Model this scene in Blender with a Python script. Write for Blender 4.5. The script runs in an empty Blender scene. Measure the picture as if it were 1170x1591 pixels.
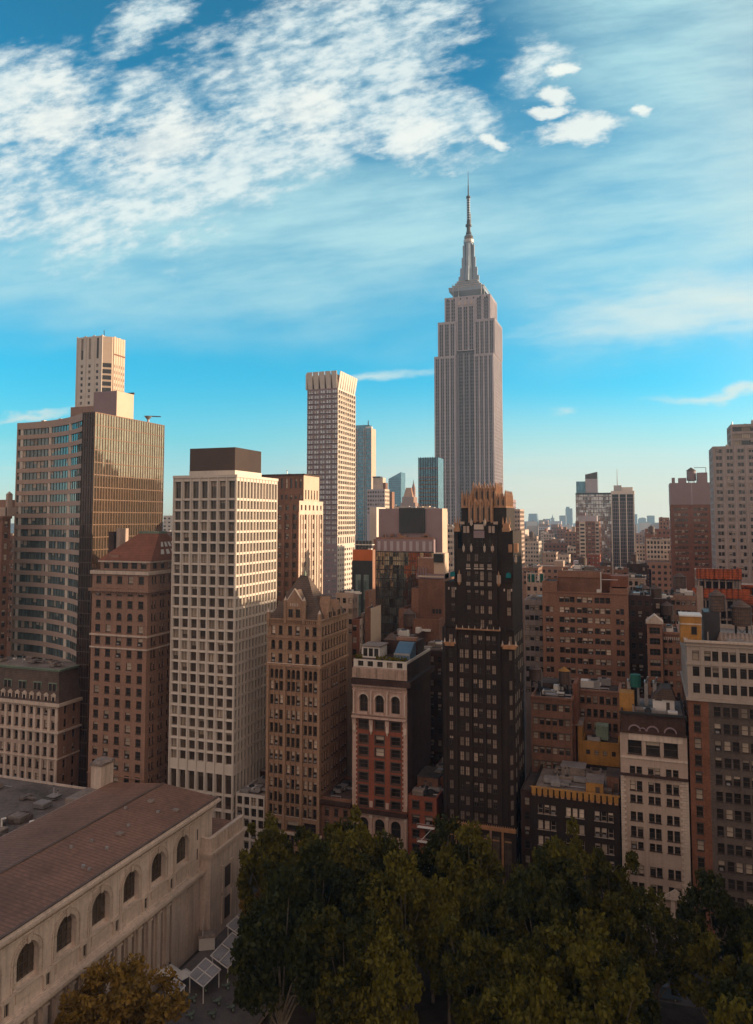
import bpy, math, random
from mathutils import Vector, Matrix
from math import radians as R, sin, cos, pi
random.seed(7)
HAZE = 0.00012
C = bpy.context.scene.collection
SC = bpy.context.scene

# ------------------------------------------------------------------ camera
CAMH = 90.0
YAW, PITCH = 19.56, 3.73
FPX = 1168.0                       # focal length in photograph pixels (1170 x 1591)
cam_d = bpy.data.cameras.new('camera'); cam = bpy.data.objects.new('camera', cam_d); C.objects.link(cam)
cam.location = (0, 0, CAMH); cam.rotation_euler = (R(90 + PITCH), 0, R(YAW))
cam_d.sensor_fit = 'VERTICAL'; cam_d.sensor_height = 36; cam_d.sensor_width = 36
cam_d.lens = 36 * FPX / 1591
cam_d.shift_y = -65.5 / 1591
cam_d.clip_start = 1; cam_d.clip_end = 30000
SC.camera = cam
SC.view_settings.view_transform = 'Standard'; SC.view_settings.look = 'None'
SC.view_settings.exposure = 0.78; SC.view_settings.gamma = 1.0
SC.cycles.max_bounces = 6; SC.cycles.diffuse_bounces = 3; SC.cycles.glossy_bounces = 3
SC.cycles.volume_bounces = 0; SC.cycles.caustics_reflective = False; SC.cycles.caustics_refractive = False

# ------------------------------------------------------------------ sun + sky
SUN_AZ, SUN_EL = 24.0, 10.5         # azimuth from +X (west) towards +Y (south)
sdir = Vector((cos(R(SUN_AZ)) * cos(R(SUN_EL)), sin(R(SUN_AZ)) * cos(R(SUN_EL)), sin(R(SUN_EL))))
sl = bpy.data.lights.new('sun', 'SUN'); sun = bpy.data.objects.new('sun', sl); C.objects.link(sun)
sl.energy = 5.0; sl.angle = R(0.5); sl.color = (1.0, 0.78, 0.54)
sun.rotation_euler = sdir.to_track_quat('Z', 'Y').to_euler(); sun.location = (200, 0, 300)

class NT:
    """tiny helper to write node trees as expressions"""
    def __init__(s, nt): s.nt = nt
    def n(s, t, **k):
        o = s.nt.nodes.new(t)
        for a, b in k.items(): setattr(o, a, b)
        return o
    def put(s, sock, v):
        if hasattr(v, 'is_output'): s.nt.links.new(v, sock)
        else: sock.default_value = v
    def m(s, op, a, b=None, c=None, clamp=False):
        o = s.n('ShaderNodeMath', operation=op, use_clamp=clamp)
        s.put(o.inputs[0], a)
        if b is not None: s.put(o.inputs[1], b)
        if c is not None: s.put(o.inputs[2], c)
        return o.outputs[0]
    def add(s, a, b): return s.m('ADD', a, b)
    def sub(s, a, b): return s.m('SUBTRACT', a, b)
    def mul(s, a, b): return s.m('MULTIPLY', a, b)
    def dot(s, a, v):
        o = s.n('ShaderNodeVectorMath', operation='DOT_PRODUCT'); s.put(o.inputs[0], a); s.put(o.inputs[1], v); return o.outputs['Value']
    def comb(s, x, y, z):
        o = s.n('ShaderNodeCombineXYZ'); s.put(o.inputs[0], x); s.put(o.inputs[1], y); s.put(o.inputs[2], z); return o.outputs[0]
    def ss(s, v, a, b, t0=0.0, t1=1.0):
        o = s.n('ShaderNodeMapRange', interpolation_type='SMOOTHSTEP'); s.put(o.inputs[0], v)
        s.put(o.inputs[1], a); s.put(o.inputs[2], b); s.put(o.inputs[3], t0); s.put(o.inputs[4], t1); return o.outputs[0]
    def noise(s, vec, scale, detail=4.0, rough=0.55, dist=0.0):
        o = s.n('ShaderNodeTexNoise'); s.put(o.inputs['Vector'], vec); o.inputs['Scale'].default_value = scale
        o.inputs['Detail'].default_value = detail; o.inputs['Roughness'].default_value = rough; o.inputs['Distortion'].default_value = dist
        return o.outputs[0]
    def mix(s, f, a, b, bt='MIX'):
        o = s.n('ShaderNodeMix', data_type='RGBA', blend_type=bt); s.put(o.inputs[0], f)
        for i, v in ((6, a), (7, b)):
            s.put(o.inputs[i], (v[0], v[1], v[2], 1.0) if isinstance(v, (tuple, list)) else v)
        return o.outputs[2]
    def ramp(s, f, stops):
        o = s.n('ShaderNodeValToRGB'); s.put(o.inputs[0], f); cr = o.color_ramp
        while len(cr.elements) < len(stops): cr.elements.new(0.5)
        for e, (p, c) in zip(cr.elements, stops): e.position = p; e.color = (c[0], c[1], c[2], 1)
        return o.outputs[0]

def build_world():
    w = bpy.data.worlds.new('World'); SC.world = w; w.use_nodes = True
    nt = w.node_tree; nt.nodes.clear(); N = NT(nt)
    sky = N.n('ShaderNodeTexSky', sky_type='NISHITA'); sky.sun_disc = False
    sky.sun_elevation = R(SUN_EL); sky.sun_rotation = R(90 - SUN_AZ)
    sky.altitude = 90; sky.air_density = 1.0; sky.dust_density = 0.6; sky.ozone_density = 2.0
    d = N.n('ShaderNodeTexCoord').outputs['Generated']
    a = R(YAW)
    fw = N.m('MAXIMUM', N.dot(d, (-sin(a), cos(a), 0)), 0.05)
    U = N.m('DIVIDE', N.dot(d, (cos(a), sin(a), 0)), fw)
    sep = N.n('ShaderNodeSeparateXYZ'); N.put(sep.inputs[0], d); z = sep.outputs[2]
    V = N.m('DIVIDE', z, fw)
    front = N.ss(N.dot(d, (-sin(a), cos(a), 0)), 0.1, 0.3)
    # physical sky, tinted to the photograph's teal
    ztint = N.ramp(N.m('MULTIPLY', z, 1.4, clamp=True), SKYTINT)
    t3 = N.n('ShaderNodeVectorMath', operation='SCALE'); N.put(t3.inputs[0], ztint); t3.inputs['Scale'].default_value = 3.0
    skyc = N.mix(1.0, sky.outputs[0], t3.outputs[0], 'MULTIPLY')
    bg_str = 0.1
    # cloud ceiling coordinates
    zz = N.add(N.m('MAXIMUM', z, 0.0), 0.10)
    px, py = N.m('DIVIDE', sep.outputs[0], zz), N.m('DIVIDE', sep.outputs[1], zz)
    P = N.comb(px, py, 0.0)
    wn = N.n('ShaderNodeTexNoise'); N.put(wn.inputs['Vector'], N.comb(U, N.mul(V, 2.0), 1.7)); wn.inputs['Scale'].default_value = 7.0; wn.inputs['Detail'].default_value = 5.0; wn.inputs['Roughness'].default_value = 0.6
    ws = N.n('ShaderNodeSeparateColor'); N.put(ws.inputs[0], wn.outputs[1])
    Uw = N.add(U, N.mul(N.sub(ws.outputs[0], 0.5), 0.14)); Vw = N.add(V, N.mul(N.sub(ws.outputs[1], 0.5), 0.07))
    def ell(cx, cy, rx, ry, tilt=0.0, warp=True):
        c, s_ = cos(R(tilt)), sin(R(tilt))
        u, v = (cx - 585) / FPX, (806 - cy) / FPX * 1.06
        du, dv = N.sub(Uw if warp else U, u), N.sub(Vw if warp else V, v)
        p = N.mul(N.add(N.mul(du, c), N.mul(dv, s_)), FPX / rx)
        q = N.mul(N.sub(N.mul(dv, c), N.mul(du, s_)), FPX / ry)
        return N.sub(1.0, N.m('SQRT', N.add(N.mul(p, p), N.mul(q, q))))
    def mx(*v):
        r = v[0]
        for x in v[1:]: r = N.m('MAXIMUM', r, x)
        return r
    band = mx(ell(50, 250, 360, 165, -6), ell(300, 215, 400, 140, 13), ell(500, 120, 260, 130, 16), ell(640, 30, 150, 75, 20), ell(660, 205, 130, 80, 0), N.add(ell(200, 45, 110, 60, 30), -0.12), N.add(ell(850, 110, 130, 90, 30), -0.5))
    # rolled, dappled sheet of altocumulus
    Q = N.comb(N.add(N.mul(U, 1.0), N.mul(V, 0.35)), N.sub(N.mul(V, 1.9), N.mul(U, 0.55)), 3.1)
    big = N.noise(Q, 3.4, 4.0, 0.55)
    fine = N.noise(Q, 17.0, 9.0, 0.66)
    mack = N.noise(N.comb(N.add(U, N.mul(V, 0.6)), N.mul(N.sub(V, N.mul(U, 0.32)), 2.6), 9.0), 30.0, 5.0, 0.55)
    tex = N.add(N.add(N.mul(N.sub(fine, 0.5), 1.7), N.mul(N.sub(mack, 0.5), 0.85)), N.mul(N.sub(big, 0.5), 2.0))
    dens = N.add(N.mul(N.m('MINIMUM', band, 0.42), 1.5), tex)
    cl = N.ss(dens, -0.18, 0.85)
    lens = mx(ell(903, 217, 80, 26, 3), ell(1000, 193, 30, 10, 5), ell(880, 165, 36, 24, 20), ell(902, 122, 20, 20, 40), ell(845, 193, 46, 11, 5), ell(775, 235, 30, 14, -10))
    lens = N.ss(N.add(N.mul(lens, 1.2), N.mul(N.sub(fine, 0.5), 2.0)), 0.0, 0.8)
    core = N.ss(N.add(mx(ell(470, 195, 90, 60, 20), ell(655, 230, 80, 60, 0), ell(250, 230, 160, 60, 10), ell(60, 200, 110, 80, 0)), N.mul(N.sub(fine, 0.5), 2.4)), 0.0, 0.9)
    # cirrus: long brushed streaks and a thin milky veil
    st = N.comb(N.add(U, N.mul(V, 0.5)), N.mul(N.sub(V, N.mul(U, 0.14)), 5.0), 0.0)
    cir = N.noise(st, 3.0, 8.0, 0.62)
    cir2 = N.noise(st, 1.3, 3.0, 0.5)
    veil = mx(ell(420, 400, 1000, 170, 5), ell(1050, 330, 600, 260, 10), ell(1050, 80, 300, 400, 0))
    veil = N.mul(N.ss(N.add(N.mul(veil, 1.1), N.mul(N.sub(cir2, 0.5), 1.3)), -0.1, 0.8), N.ss(cir, 0.25, 0.7, 0.35, 1.0))
    hot = mx(ell(1140, 490, 380, 72, 6), ell(1120, 627, 170, 13, 2), N.add(ell(870, 648, 45, 12, 3), -0.1), N.add(ell(590, 592, 200, 18, 6), -0.35), N.add(ell(60, 650, 80, 9, 8), -0.0))
    hot = N.ss(N.add(N.mul(hot, 1.0), N.mul(N.sub(cir, 0.5), 1.8)), -0.05, 1.1)
    low = N.mul(N.ss(V, 0.0, 0.19, 1.0, 0.0), N.ss(U, -0.3, 0.3, 0.3, 1.0))
    lowst = N.mul(N.ss(N.noise(N.comb(U, N.mul(V, 14.0), 5.0), 3.0, 3.0, 0.5), 0.5, 0.65), N.ss(V, 0.02, 0.12, 1.0, 0.0))
    k = 1.0 / bg_str
    veilc = (0.33 * k, 0.525 * k, 0.545 * k); hotc = (0.50 * k, 0.58 * k, 0.54 * k)
    cloudc = N.mix(N.ss(N.add(N.add(N.mul(fine, 0.5), N.mul(mack, 0.3)), N.mul(big, 0.2)), 0.38, 0.60), (0.25 * k, 0.39 * k, 0.46 * k), (0.56 * k, 0.61 * k, 0.59 * k))
    c = N.mix(N.mul(N.mul(veil, 0.88), front), skyc, veilc)
    c = N.mix(N.mul(N.mul(low, 0.92), front), c, (0.66 * k, 0.62 * k, 0.46 * k))
    c = N.mix(N.mul(N.mul(lowst, 0.45), front), c, (0.64 * k, 0.62 * k, 0.49 * k))
    c = N.mix(N.mul(N.mul(hot, 0.85), front), c, hotc)
    c = N.mix(N.mul(N.mul(cl, 0.88), front), c, cloudc)
    c = N.mix(N.mul(N.mul(core, 0.55), front), c, (0.66 * k, 0.66 * k, 0.60 * k))
    c = N.mix(N.mul(N.mul(lens, 0.8), front), c, (0.66 * k, 0.67 * k, 0.61 * k))
    # northern sky behind the camera: warm cloud added unseen to light north faces
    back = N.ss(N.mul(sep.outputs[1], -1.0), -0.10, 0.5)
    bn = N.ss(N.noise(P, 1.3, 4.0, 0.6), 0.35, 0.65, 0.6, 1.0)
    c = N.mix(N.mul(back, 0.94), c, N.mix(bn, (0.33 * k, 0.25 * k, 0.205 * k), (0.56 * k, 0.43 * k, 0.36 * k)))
    glow = N.ss(N.dot(d, tuple(sdir)), 0.42, 0.98)
    c = N.mix(N.mul(glow, 0.85), c, (0.85 * k, 0.62 * k, 0.40 * k))
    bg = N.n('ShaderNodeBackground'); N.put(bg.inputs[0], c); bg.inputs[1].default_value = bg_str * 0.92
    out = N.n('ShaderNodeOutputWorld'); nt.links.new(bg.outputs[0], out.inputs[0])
SKYTINT = [(0.0, (0.44, 0.56, 0.80)), (0.05, (0.30, 0.52, 0.74)), (0.14, (0.05, 0.48, 0.58)), (0.26, (0.0, 0.47, 0.58)), (0.44, (0.0, 0.47, 0.54)), (0.80, (0.0, 0.34, 0.41)), (1.0, (0.0, 0.30, 0.40))]
build_world()

# ------------------------------------------------------------------ pixel <-> street grid helpers
# world: +Y runs down the avenues (south), +X is west, z = 0 is the street
ROT = Matrix.Rotation(R(YAW), 3, 'Z') @ Matrix.Rotation(R(90 + PITCH), 3, 'X')
def ray(px, py): return ROT @ Vector(((px - 585) / FPX, -(py - 730) / FPX, -1))
def FX(px, py, Y): v = ray(px, py); return v.x / v.y * Y
def FZ(px, py, Y): v = ray(px, py); return CAMH + v.z / v.y * Y
def SY(px, py, X): v = ray(px, py); return v.y / v.x * X
def SZ(px, py, X): v = ray(px, py); return CAMH + v.z / v.x * X

# ------------------------------------------------------------------ materials
MATS = {}
def mat(name, col, rough=0.8, var=0.12, scale=0.25, streak=0.0, metal=0.0, spec=0.3, brick=None, bump=0.0, col2=None, ribs=None, randobj=0.0, emit=None, trans=0.0):
    if name in MATS: return MATS[name]
    m = bpy.data.materials.new(name); m.use_nodes = True; nt = m.node_tree; N = NT(nt)
    b = nt.nodes['Principled BSDF']
    pos = N.n('ShaderNodeNewGeometry').outputs['Position']
    n1 = N.add(N.mul(N.noise(pos, scale, 5.0, 0.6), .6), N.mul(N.noise(pos, scale * .17, 3.0, 0.6), .4)); n2 = N.noise(pos, scale * 9, 3.0, 0.6)
    f = N.add(N.mul(N.sub(n1, 0.5), 2.2), N.mul(N.sub(n2, 0.5), 1.0))
    base = (col[0], col[1], col[2])
    var *= 1.5; hi = tuple(min(1, x * (1 + var)) for x in base); lo = tuple(x * (1 - var) for x in (col2 or base))
    c = N.mix(N.ss(f, -0.6, 0.6), lo, hi)
    if streak > 0:
        sp = N.n('ShaderNodeSeparateXYZ'); N.put(sp.inputs[0], pos)
        sv = N.comb(N.mul(sp.outputs[0], 1.3), N.mul(sp.outputs[1], 1.3), N.mul(sp.outputs[2], 0.07))
        s = N.ss(N.noise(sv, 1.0, 4.0, 0.65), 0.44, 0.72)
        c = N.mix(N.mul(s, streak), c, tuple(x * 0.35 for x in base))
    if brick:
        sp = N.n('ShaderNodeSeparateXYZ'); N.put(sp.inputs[0], pos)
        bt = N.n('ShaderNodeTexBrick'); N.put(bt.inputs[0], N.comb(N.add(sp.outputs[0], sp.outputs[1]), sp.outputs[2], 0.0))
        bt.inputs['Scale'].default_value = brick; bt.inputs['Mortar Size'].default_value = 0.02
        for i, g in ((1, 1.15), (2, 0.8), (3, 0.55)): bt.inputs[i].default_value = (g, g, g, 1)
        c = N.mix(0.8, c, bt.outputs[0], 'MULTIPLY')
    if ribs:
        sp = N.n('ShaderNodeSeparateXYZ'); N.put(sp.inputs[0], pos)
        w = N.m('FRACT', N.mul(sp.outputs['XYZ'.index(ribs[0])], ribs[1]))
        c = N.mix(N.mul(N.ss(w, 0.72, 0.8), 0.55), c, tuple(x * 0.35 for x in base))
    if randobj > 0:
        oi = N.n('ShaderNodeObjectInfo').outputs['Random']
        g = N.add(1.0 - randobj, N.mul(oi, 2 * randobj)); c = N.mix(1.0, c, N.comb(g, g, g), 'MULTIPLY')
    N.put(b.inputs['Base Color'], c)
    b.inputs['Roughness'].default_value = rough; b.inputs['Metallic'].default_value = metal
    b.inputs['Specular IOR Level'].default_value = spec
    if bump > 0:
        bp = N.n('ShaderNodeBump'); bp.inputs['Strength'].default_value = bump; bp.inputs['Distance'].default_value = 0.1
        N.put(bp.inputs['Height'], n2); nt.links.new(bp.outputs[0], b.inputs['Normal'])
    if emit: b.inputs['Emission Color'].default_value = (*emit, 1); b.inputs['Emission Strength'].default_value = 1.0
    if trans: b.inputs['Transmission Weight'].default_value = trans
    MATS[name] = m; return m
def glass(name, col, rough=0.06, metal=0.0, wob=0.02, var=0.5, spec=0.6):
    """opaque window glass: dark interior, wavy reflections, tone differs from pane to pane"""
    if name in MATS: return MATS[name]
    m = bpy.data.materials.new(name); m.use_nodes = True; nt = m.node_tree; N = NT(nt); b = nt.nodes['Principled BSDF']
    pos = N.n('ShaderNodeNewGeometry').outputs['Position']
    cell = N.n('ShaderNodeTexWhiteNoise', noise_dimensions='3D')
    sn = N.n('ShaderNodeVectorMath', operation='SNAP'); N.put(sn.inputs[0], pos); sn.inputs[1].default_value = (1.6, 1.6, 3.4); N.put(cell.inputs['Vector'], sn.outputs[0])
    g = N.add(N.mul(cell.outputs[0], var), 1 - var * 0.5)
    inner = N.noise(pos, 0.9, 3.0, 0.7); g = N.mul(g, N.add(0.5, inner))
    c = N.mix(1.0, (col[0], col[1], col[2]), N.comb(g, g, g), 'MULTIPLY'); N.put(b.inputs['Base Color'], c)
    b.inputs['Roughness'].default_value = rough; b.inputs['Metallic'].default_value = metal; b.inputs['Specular IOR Level'].default_value = spec
    if wob > 0:
        # every pane tilts a hair differently, so reflections break up
        nm = N.n('ShaderNodeVectorMath', operation='SUBTRACT'); N.put(nm.inputs[0], cell.outputs[1]); nm.inputs[1].default_value = (0.5, 0.5, 0.5)
        sc = N.n('ShaderNodeVectorMath', operation='SCALE'); N.put(sc.inputs[0], nm.outputs[0]); sc.inputs['Scale'].default_value = wob
        gn = N.n('ShaderNodeNewGeometry').outputs['Normal']
        ad = N.n('ShaderNodeVectorMath', operation='ADD'); N.put(ad.inputs[0], gn); N.put(ad.inputs[1], sc.outputs[0])
        no = N.n('ShaderNodeVectorMath', operation='NORMALIZE'); N.put(no.inputs[0], ad.outputs[0]); nt.links.new(no.outputs[0], b.inputs['Normal'])
    MATS[name] = m; return m

M = {}
def defmats():
    M['lime'] = mat('limestone', (0.46, 0.33, 0.26), streak=0.25)
    M['limep'] = mat('pale_limestone', (0.62, 0.48, 0.38), streak=0.35)
    M['library'] = mat('library_marble', (0.68, 0.53, 0.43), streak=0.45, var=0.12)
    M['white'] = mat('white_precast', (0.66, 0.56, 0.47), streak=0.12, var=0.06)
    M['esb'] = mat('grey_limestone', (0.47, 0.405, 0.42), streak=0.2, var=0.1)
    M['tan'] = mat('tan_brick', (0.36, 0.20, 0.135), streak=0.35, brick=1.2)
    M['brown'] = mat('brown_brick', (0.25, 0.12, 0.075), streak=0.35, brick=1.2, var=0.2)
    M['red'] = mat('red_brick', (0.30, 0.085, 0.045), streak=0.2, brick=1.5, var=0.18)
    M['redbrown'] = mat('red_brown_brick', (0.25, 0.10, 0.06), streak=0.3, brick=1.2, var=0.2)
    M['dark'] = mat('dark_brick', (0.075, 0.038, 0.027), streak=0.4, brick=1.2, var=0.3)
    M['black'] = mat('black_brick', (0.034, 0.019, 0.013), streak=0.3, brick=1.5, var=0.3)
    M['gold'] = mat('gilded_terracotta', (0.42, 0.20, 0.09), rough=0.4, streak=0.3, var=0.25, scale=0.8, spec=0.6)
    M['slabst'] = mat('brown_grey_stone', (0.40, 0.31, 0.275), streak=.3)
    M['greyb'] = mat('grey_brown_stone', (0.34, 0.27, 0.24), streak=.4)
    M['mauve'] = mat('mauve_panel', (0.29, 0.20, 0.205), streak=0.1, var=0.06, rough=0.6)
    M['orange'] = mat('orange_panel', (0.55, 0.13, 0.03), streak=0.1, var=0.08)
    M['ochre'] = mat('ochre_stucco', (0.42, 0.20, 0.05), streak=0.25, var=0.2)
    M['blackp'] = mat('charcoal_panel', (0.03, 0.027, 0.026), rough=0.5, var=0.2)
    M['roof'] = mat('tar_roof', (0.10, 0.065, 0.05), streak=0, var=0.45, scale=0.15)
    M['roofl'] = mat('grey_roof_membrane', (0.25, 0.19, 0.155), var=0.35, scale=0.2)
    M['copper'] = mat('brown_copper_roof', (0.245, 0.125, 0.080), var=0.26, scale=0.12, streak=.35, ribs=('Y', 1.1), rough=0.6)
    M['tile'] = mat('red_roof_tile', (0.25, 0.085, 0.045), var=0.2, scale=0.5, ribs=('Z', 2.2))
    M['slate'] = mat('brown_slate', (0.13, 0.085, 0.065), var=0.25, scale=0.6, ribs=('Z', 2.0))
    M['verd'] = mat('verdigris_copper', (0.20, 0.24, 0.17), var=0.25, streak=0.4)
    M['green'] = mat('green_paint', (0.02, 0.11, 0.085), var=0.2)
    M['teal'] = mat('teal_cloth', (0.01, 0.16, 0.17), var=0.2)
    M['wood'] = mat('tank_wood', (0.16, 0.10, 0.075), var=0.25, scale=1.0, streak=0.5, ribs=('X', 2.6))
    M['steel'] = mat('dark_steel', (0.06, 0.055, 0.055), rough=0.45, metal=0.4)
    M['metal'] = mat('galvanised_metal', (0.42, 0.38, 0.36), rough=0.4, metal=0.5, var=0.2)
    M['whitep'] = mat('white_paint', (0.74, 0.67, 0.60), var=0.06)
    M['net'] = mat('orange_netting', (0.50, 0.115, 0.04), var=0.35, scale=0.8, ribs=('Z', 1.0))
    M['frame'] = mat('dark_window_frame', (0.10, 0.07, 0.055))
    M['framel'] = mat('pale_window_frame', (0.45, 0.34, 0.27))
    M['blind'] = mat('window_blind', (0.42, 0.33, 0.25), var=0.15, randobj=0.35, rough=0.5)
    M['blindd'] = mat('dim_window_blind', (0.33, 0.24, 0.18), var=0.15, randobj=0.5, rough=0.5)
    M['blindw'] = mat('white_window_blind', (0.66, 0.52, 0.40), var=0.15, randobj=0.35, rough=0.5)
    M['g'] = glass('window_glass', (0.035, 0.028, 0.024))
    M['gb'] = glass('brown_window_glass', (0.10, 0.07, 0.05), var=0.9)
    M['gt'] = glass('teal_tinted_glass', (0.10, 0.13, 0.12), var=0.9, spec=0.8)
    M['gblue'] = glass('blue_curtain_glass', (0.10, 0.22, 0.28), metal=0.55, var=0.5, rough=0.12)
    M['ggold'] = glass('bronze_mirror_glass', (0.54, 0.42, 0.29), metal=0.92, var=0.22, rough=0.05, wob=0.012)
    M['gdark'] = glass('dark_bronze_glass', (0.055, 0.030, 0.022), metal=0.3, var=0.7)
    M['gmir'] = glass('dark_mirror_glass', (0.18, 0.15, 0.12), metal=0.85, var=0.5, rough=0.05, wob=0.09)
    M['gblack'] = glass('black_curtain_glass', (0.02, 0.018, 0.017), metal=0.2, var=0.6, spec=0.4)
    M['bark'] = mat('plane_tree_bark', (0.16, 0.12, 0.08), var=0.4, scale=1.5)
defmats()

# ------------------------------------------------------------------ mesh builder
class MB:
    def __init__(s): s.v = []; s.f = []; s.mi = []; s.ms = []
    def m(s, k):
        if k not in s.ms: s.ms.append(k)
        return s.ms.index(k)
    def poly(s, pts, k):
        i = len(s.v); s.v += [tuple(p) for p in pts]; s.f.append(tuple(range(i, i + len(pts)))); s.mi.append(s.m(k))
    def box(s, x0, x1, y0, y1, z0, z1, k):
        i = len(s.v)
        s.v += [(x0, y0, z0), (x1, y0, z0), (x1, y1, z0), (x0, y1, z0), (x0, y0, z1), (x1, y0, z1), (x1, y1, z1), (x0, y1, z1)]
        for f in ((0, 3, 2, 1), (4, 5, 6, 7), (0, 1, 5, 4), (1, 2, 6, 5), (2, 3, 7, 6), (3, 0, 4, 7)):
            s.f.append(tuple(i + q for q in f)); s.mi.append(s.m(k))
    def frus(s, cx, cy, z0, z1, r0, r1, n, k, ph=0.0, sx=1.0, sy=1.0, cap=True):
        i = len(s.v)
        for z, r in ((z0, r0), (z1, r1)):
            for j in range(n):
                a = ph + 2 * pi * j / n; s.v.append((cx + r * cos(a) * sx, cy + r * sin(a) * sy, z))
        for j in range(n):
            s.f.append((i + j, i + (j + 1) % n, i + n + (j + 1) % n, i + n + j)); s.mi.append(s.m(k))
        if cap:
            s.f.append(tuple(i + n + j for j in range(n))); s.mi.append(s.m(k)); s.f.append(tuple(i + n - 1 - j for j in range(n))); s.mi.append(s.m(k))
    def bar(s, a, b, r, k, n=4, r2=None):
        a, b = Vector(a), Vector(b); d = (b - a).normalized(); u = d.orthogonal().normalized(); w = d.cross(u); i = len(s.v)
        for p, rr in ((a, r), (b, r2 if r2 is not None else r)):
            for j in range(n):
                t = 2 * pi * (j + .5) / n; s.v.append(tuple(p + u * rr * cos(t) + w * rr * sin(t)))
        for j in range(n):
            s.f.append((i + j, i + (j + 1) % n, i + n + (j + 1) % n, i + n + j)); s.mi.append(s.m(k))
        s.f.append(tuple(i + n + j for j in range(n))); s.mi.append(s.m(k)); s.f.append(tuple(i + n - 1 - j for j in range(n))); s.mi.append(s.m(k))
    def hip(s, x0, x1, y0, y1, z0, z1, ins, k, insy=None):
        """hipped roof: eave rectangle up to a ridge rectangle inset by ins"""
        iy = ins if insy is None else insy
        a = [(x0, y0, z0), (x1, y0, z0), (x1, y1, z0), (x0, y1, z0)]
        b = [(x0 + ins, y0 + iy, z1), (x1 - ins, y0 + iy, z1), (x1 - ins, y1 - iy, z1), (x0 + ins, y1 - iy, z1)]
        for j in range(4): s.poly([a[j], a[(j + 1) % 4], b[(j + 1) % 4], b[j]], k)
        s.poly(b, k)
    def prism(s, pts, a, b, axis, k):
        """extrude a 2-D outline along an axis ('x': pts are (y,z); 'y': (x,z); 'z': (x,y))"""
        def P(p, t): return (t, p[0], p[1]) if axis == 'x' else (p[0], t, p[1]) if axis == 'y' else (p[0], p[1], t)
        n = len(pts); s.poly([P(p, a) for p in pts], k); s.poly([P(p, b) for p in reversed(pts)], k)
        for j in range(n): s.poly([P(pts[j], a), P(pts[(j + 1) % n], a), P(pts[(j + 1) % n], b), P(pts[j], b)], k)
    def build(s, name, parent=None, loc=(0, 0, 0), smooth=False):
        me = bpy.data.meshes.new(name); me.from_pydata(s.v, [], s.f); 
        for k in s.ms: me.materials.append(M[k] if isinstance(k, str) else k)
        me.polygons.foreach_set('material_index', s.mi)
        if smooth: me.polygons.foreach_set('use_smooth', [True] * len(s.f))
        me.update(); o = bpy.data.objects.new(name, me); C.objects.link(o); o.parent = parent; o.location = loc
        return o

def tag(o, label=None, cat=None, group=None, kind=None):
    if label: o['label'] = label
    if cat: o['category'] = cat
    if group: o['group'] = group
    if kind: o['kind'] = kind
    return o
def thing(name, label, cat, loc, rz=0.0, group=None):
    o = bpy.data.objects.new(name, None); C.objects.link(o); o.location = loc; o.rotation_euler = (0, 0, rz)
    o.empty_display_size = 2
    return tag(o, label, cat, group)
def copy_tree(o, loc, label=None, rz=None, parent=None):
    c = o.copy(); C.objects.link(c)
    if parent is None: c.location = loc
    if label: c['label'] = label
    if rz is not None: c.rotation_euler = (0, 0, rz)
    if parent is not None: c.parent = parent
    for ch in o.children: copy_tree(ch, None, parent=c)
    return c

# ------------------------------------------------------------------ buildings
def cols(n, a, b, w, m=None):
    """n windows of width w evenly spread between a and b (m = margin to first window edge)"""
    if m is None: p = (b - a) / n; return [(a + p * (i + .5) - w / 2, a + p * (i + .5) + w / 2) for i in range(n)]
    if n == 1: return [((a + b - w) / 2, (a + b + w) / 2)]
    p = (b - a - 2 * m - w) / (n - 1); return [(a + m + p * i, a + m + p * i + w) for i in range(n)]
def grp(n, k, a, b, w, gap):
    """n groups of k windows"""
    p = (b - a) / n; t = k * w + (k - 1) * gap
    return [(a + p * (i + .5) - t / 2 + j * (w + gap), a + p * (i + .5) - t / 2 + j * (w + gap) + w) for i in range(n) for j in range(k)]
def rows(z0, z1, pitch, h, sill=0.9):
    n = max(1, int(round((z1 - z0) / pitch))); p = (z1 - z0) / n
    return [(z0 + p * i + sill * p / pitch, z0 + p * i + sill * p / pitch + h) for i in range(n)]

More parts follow.
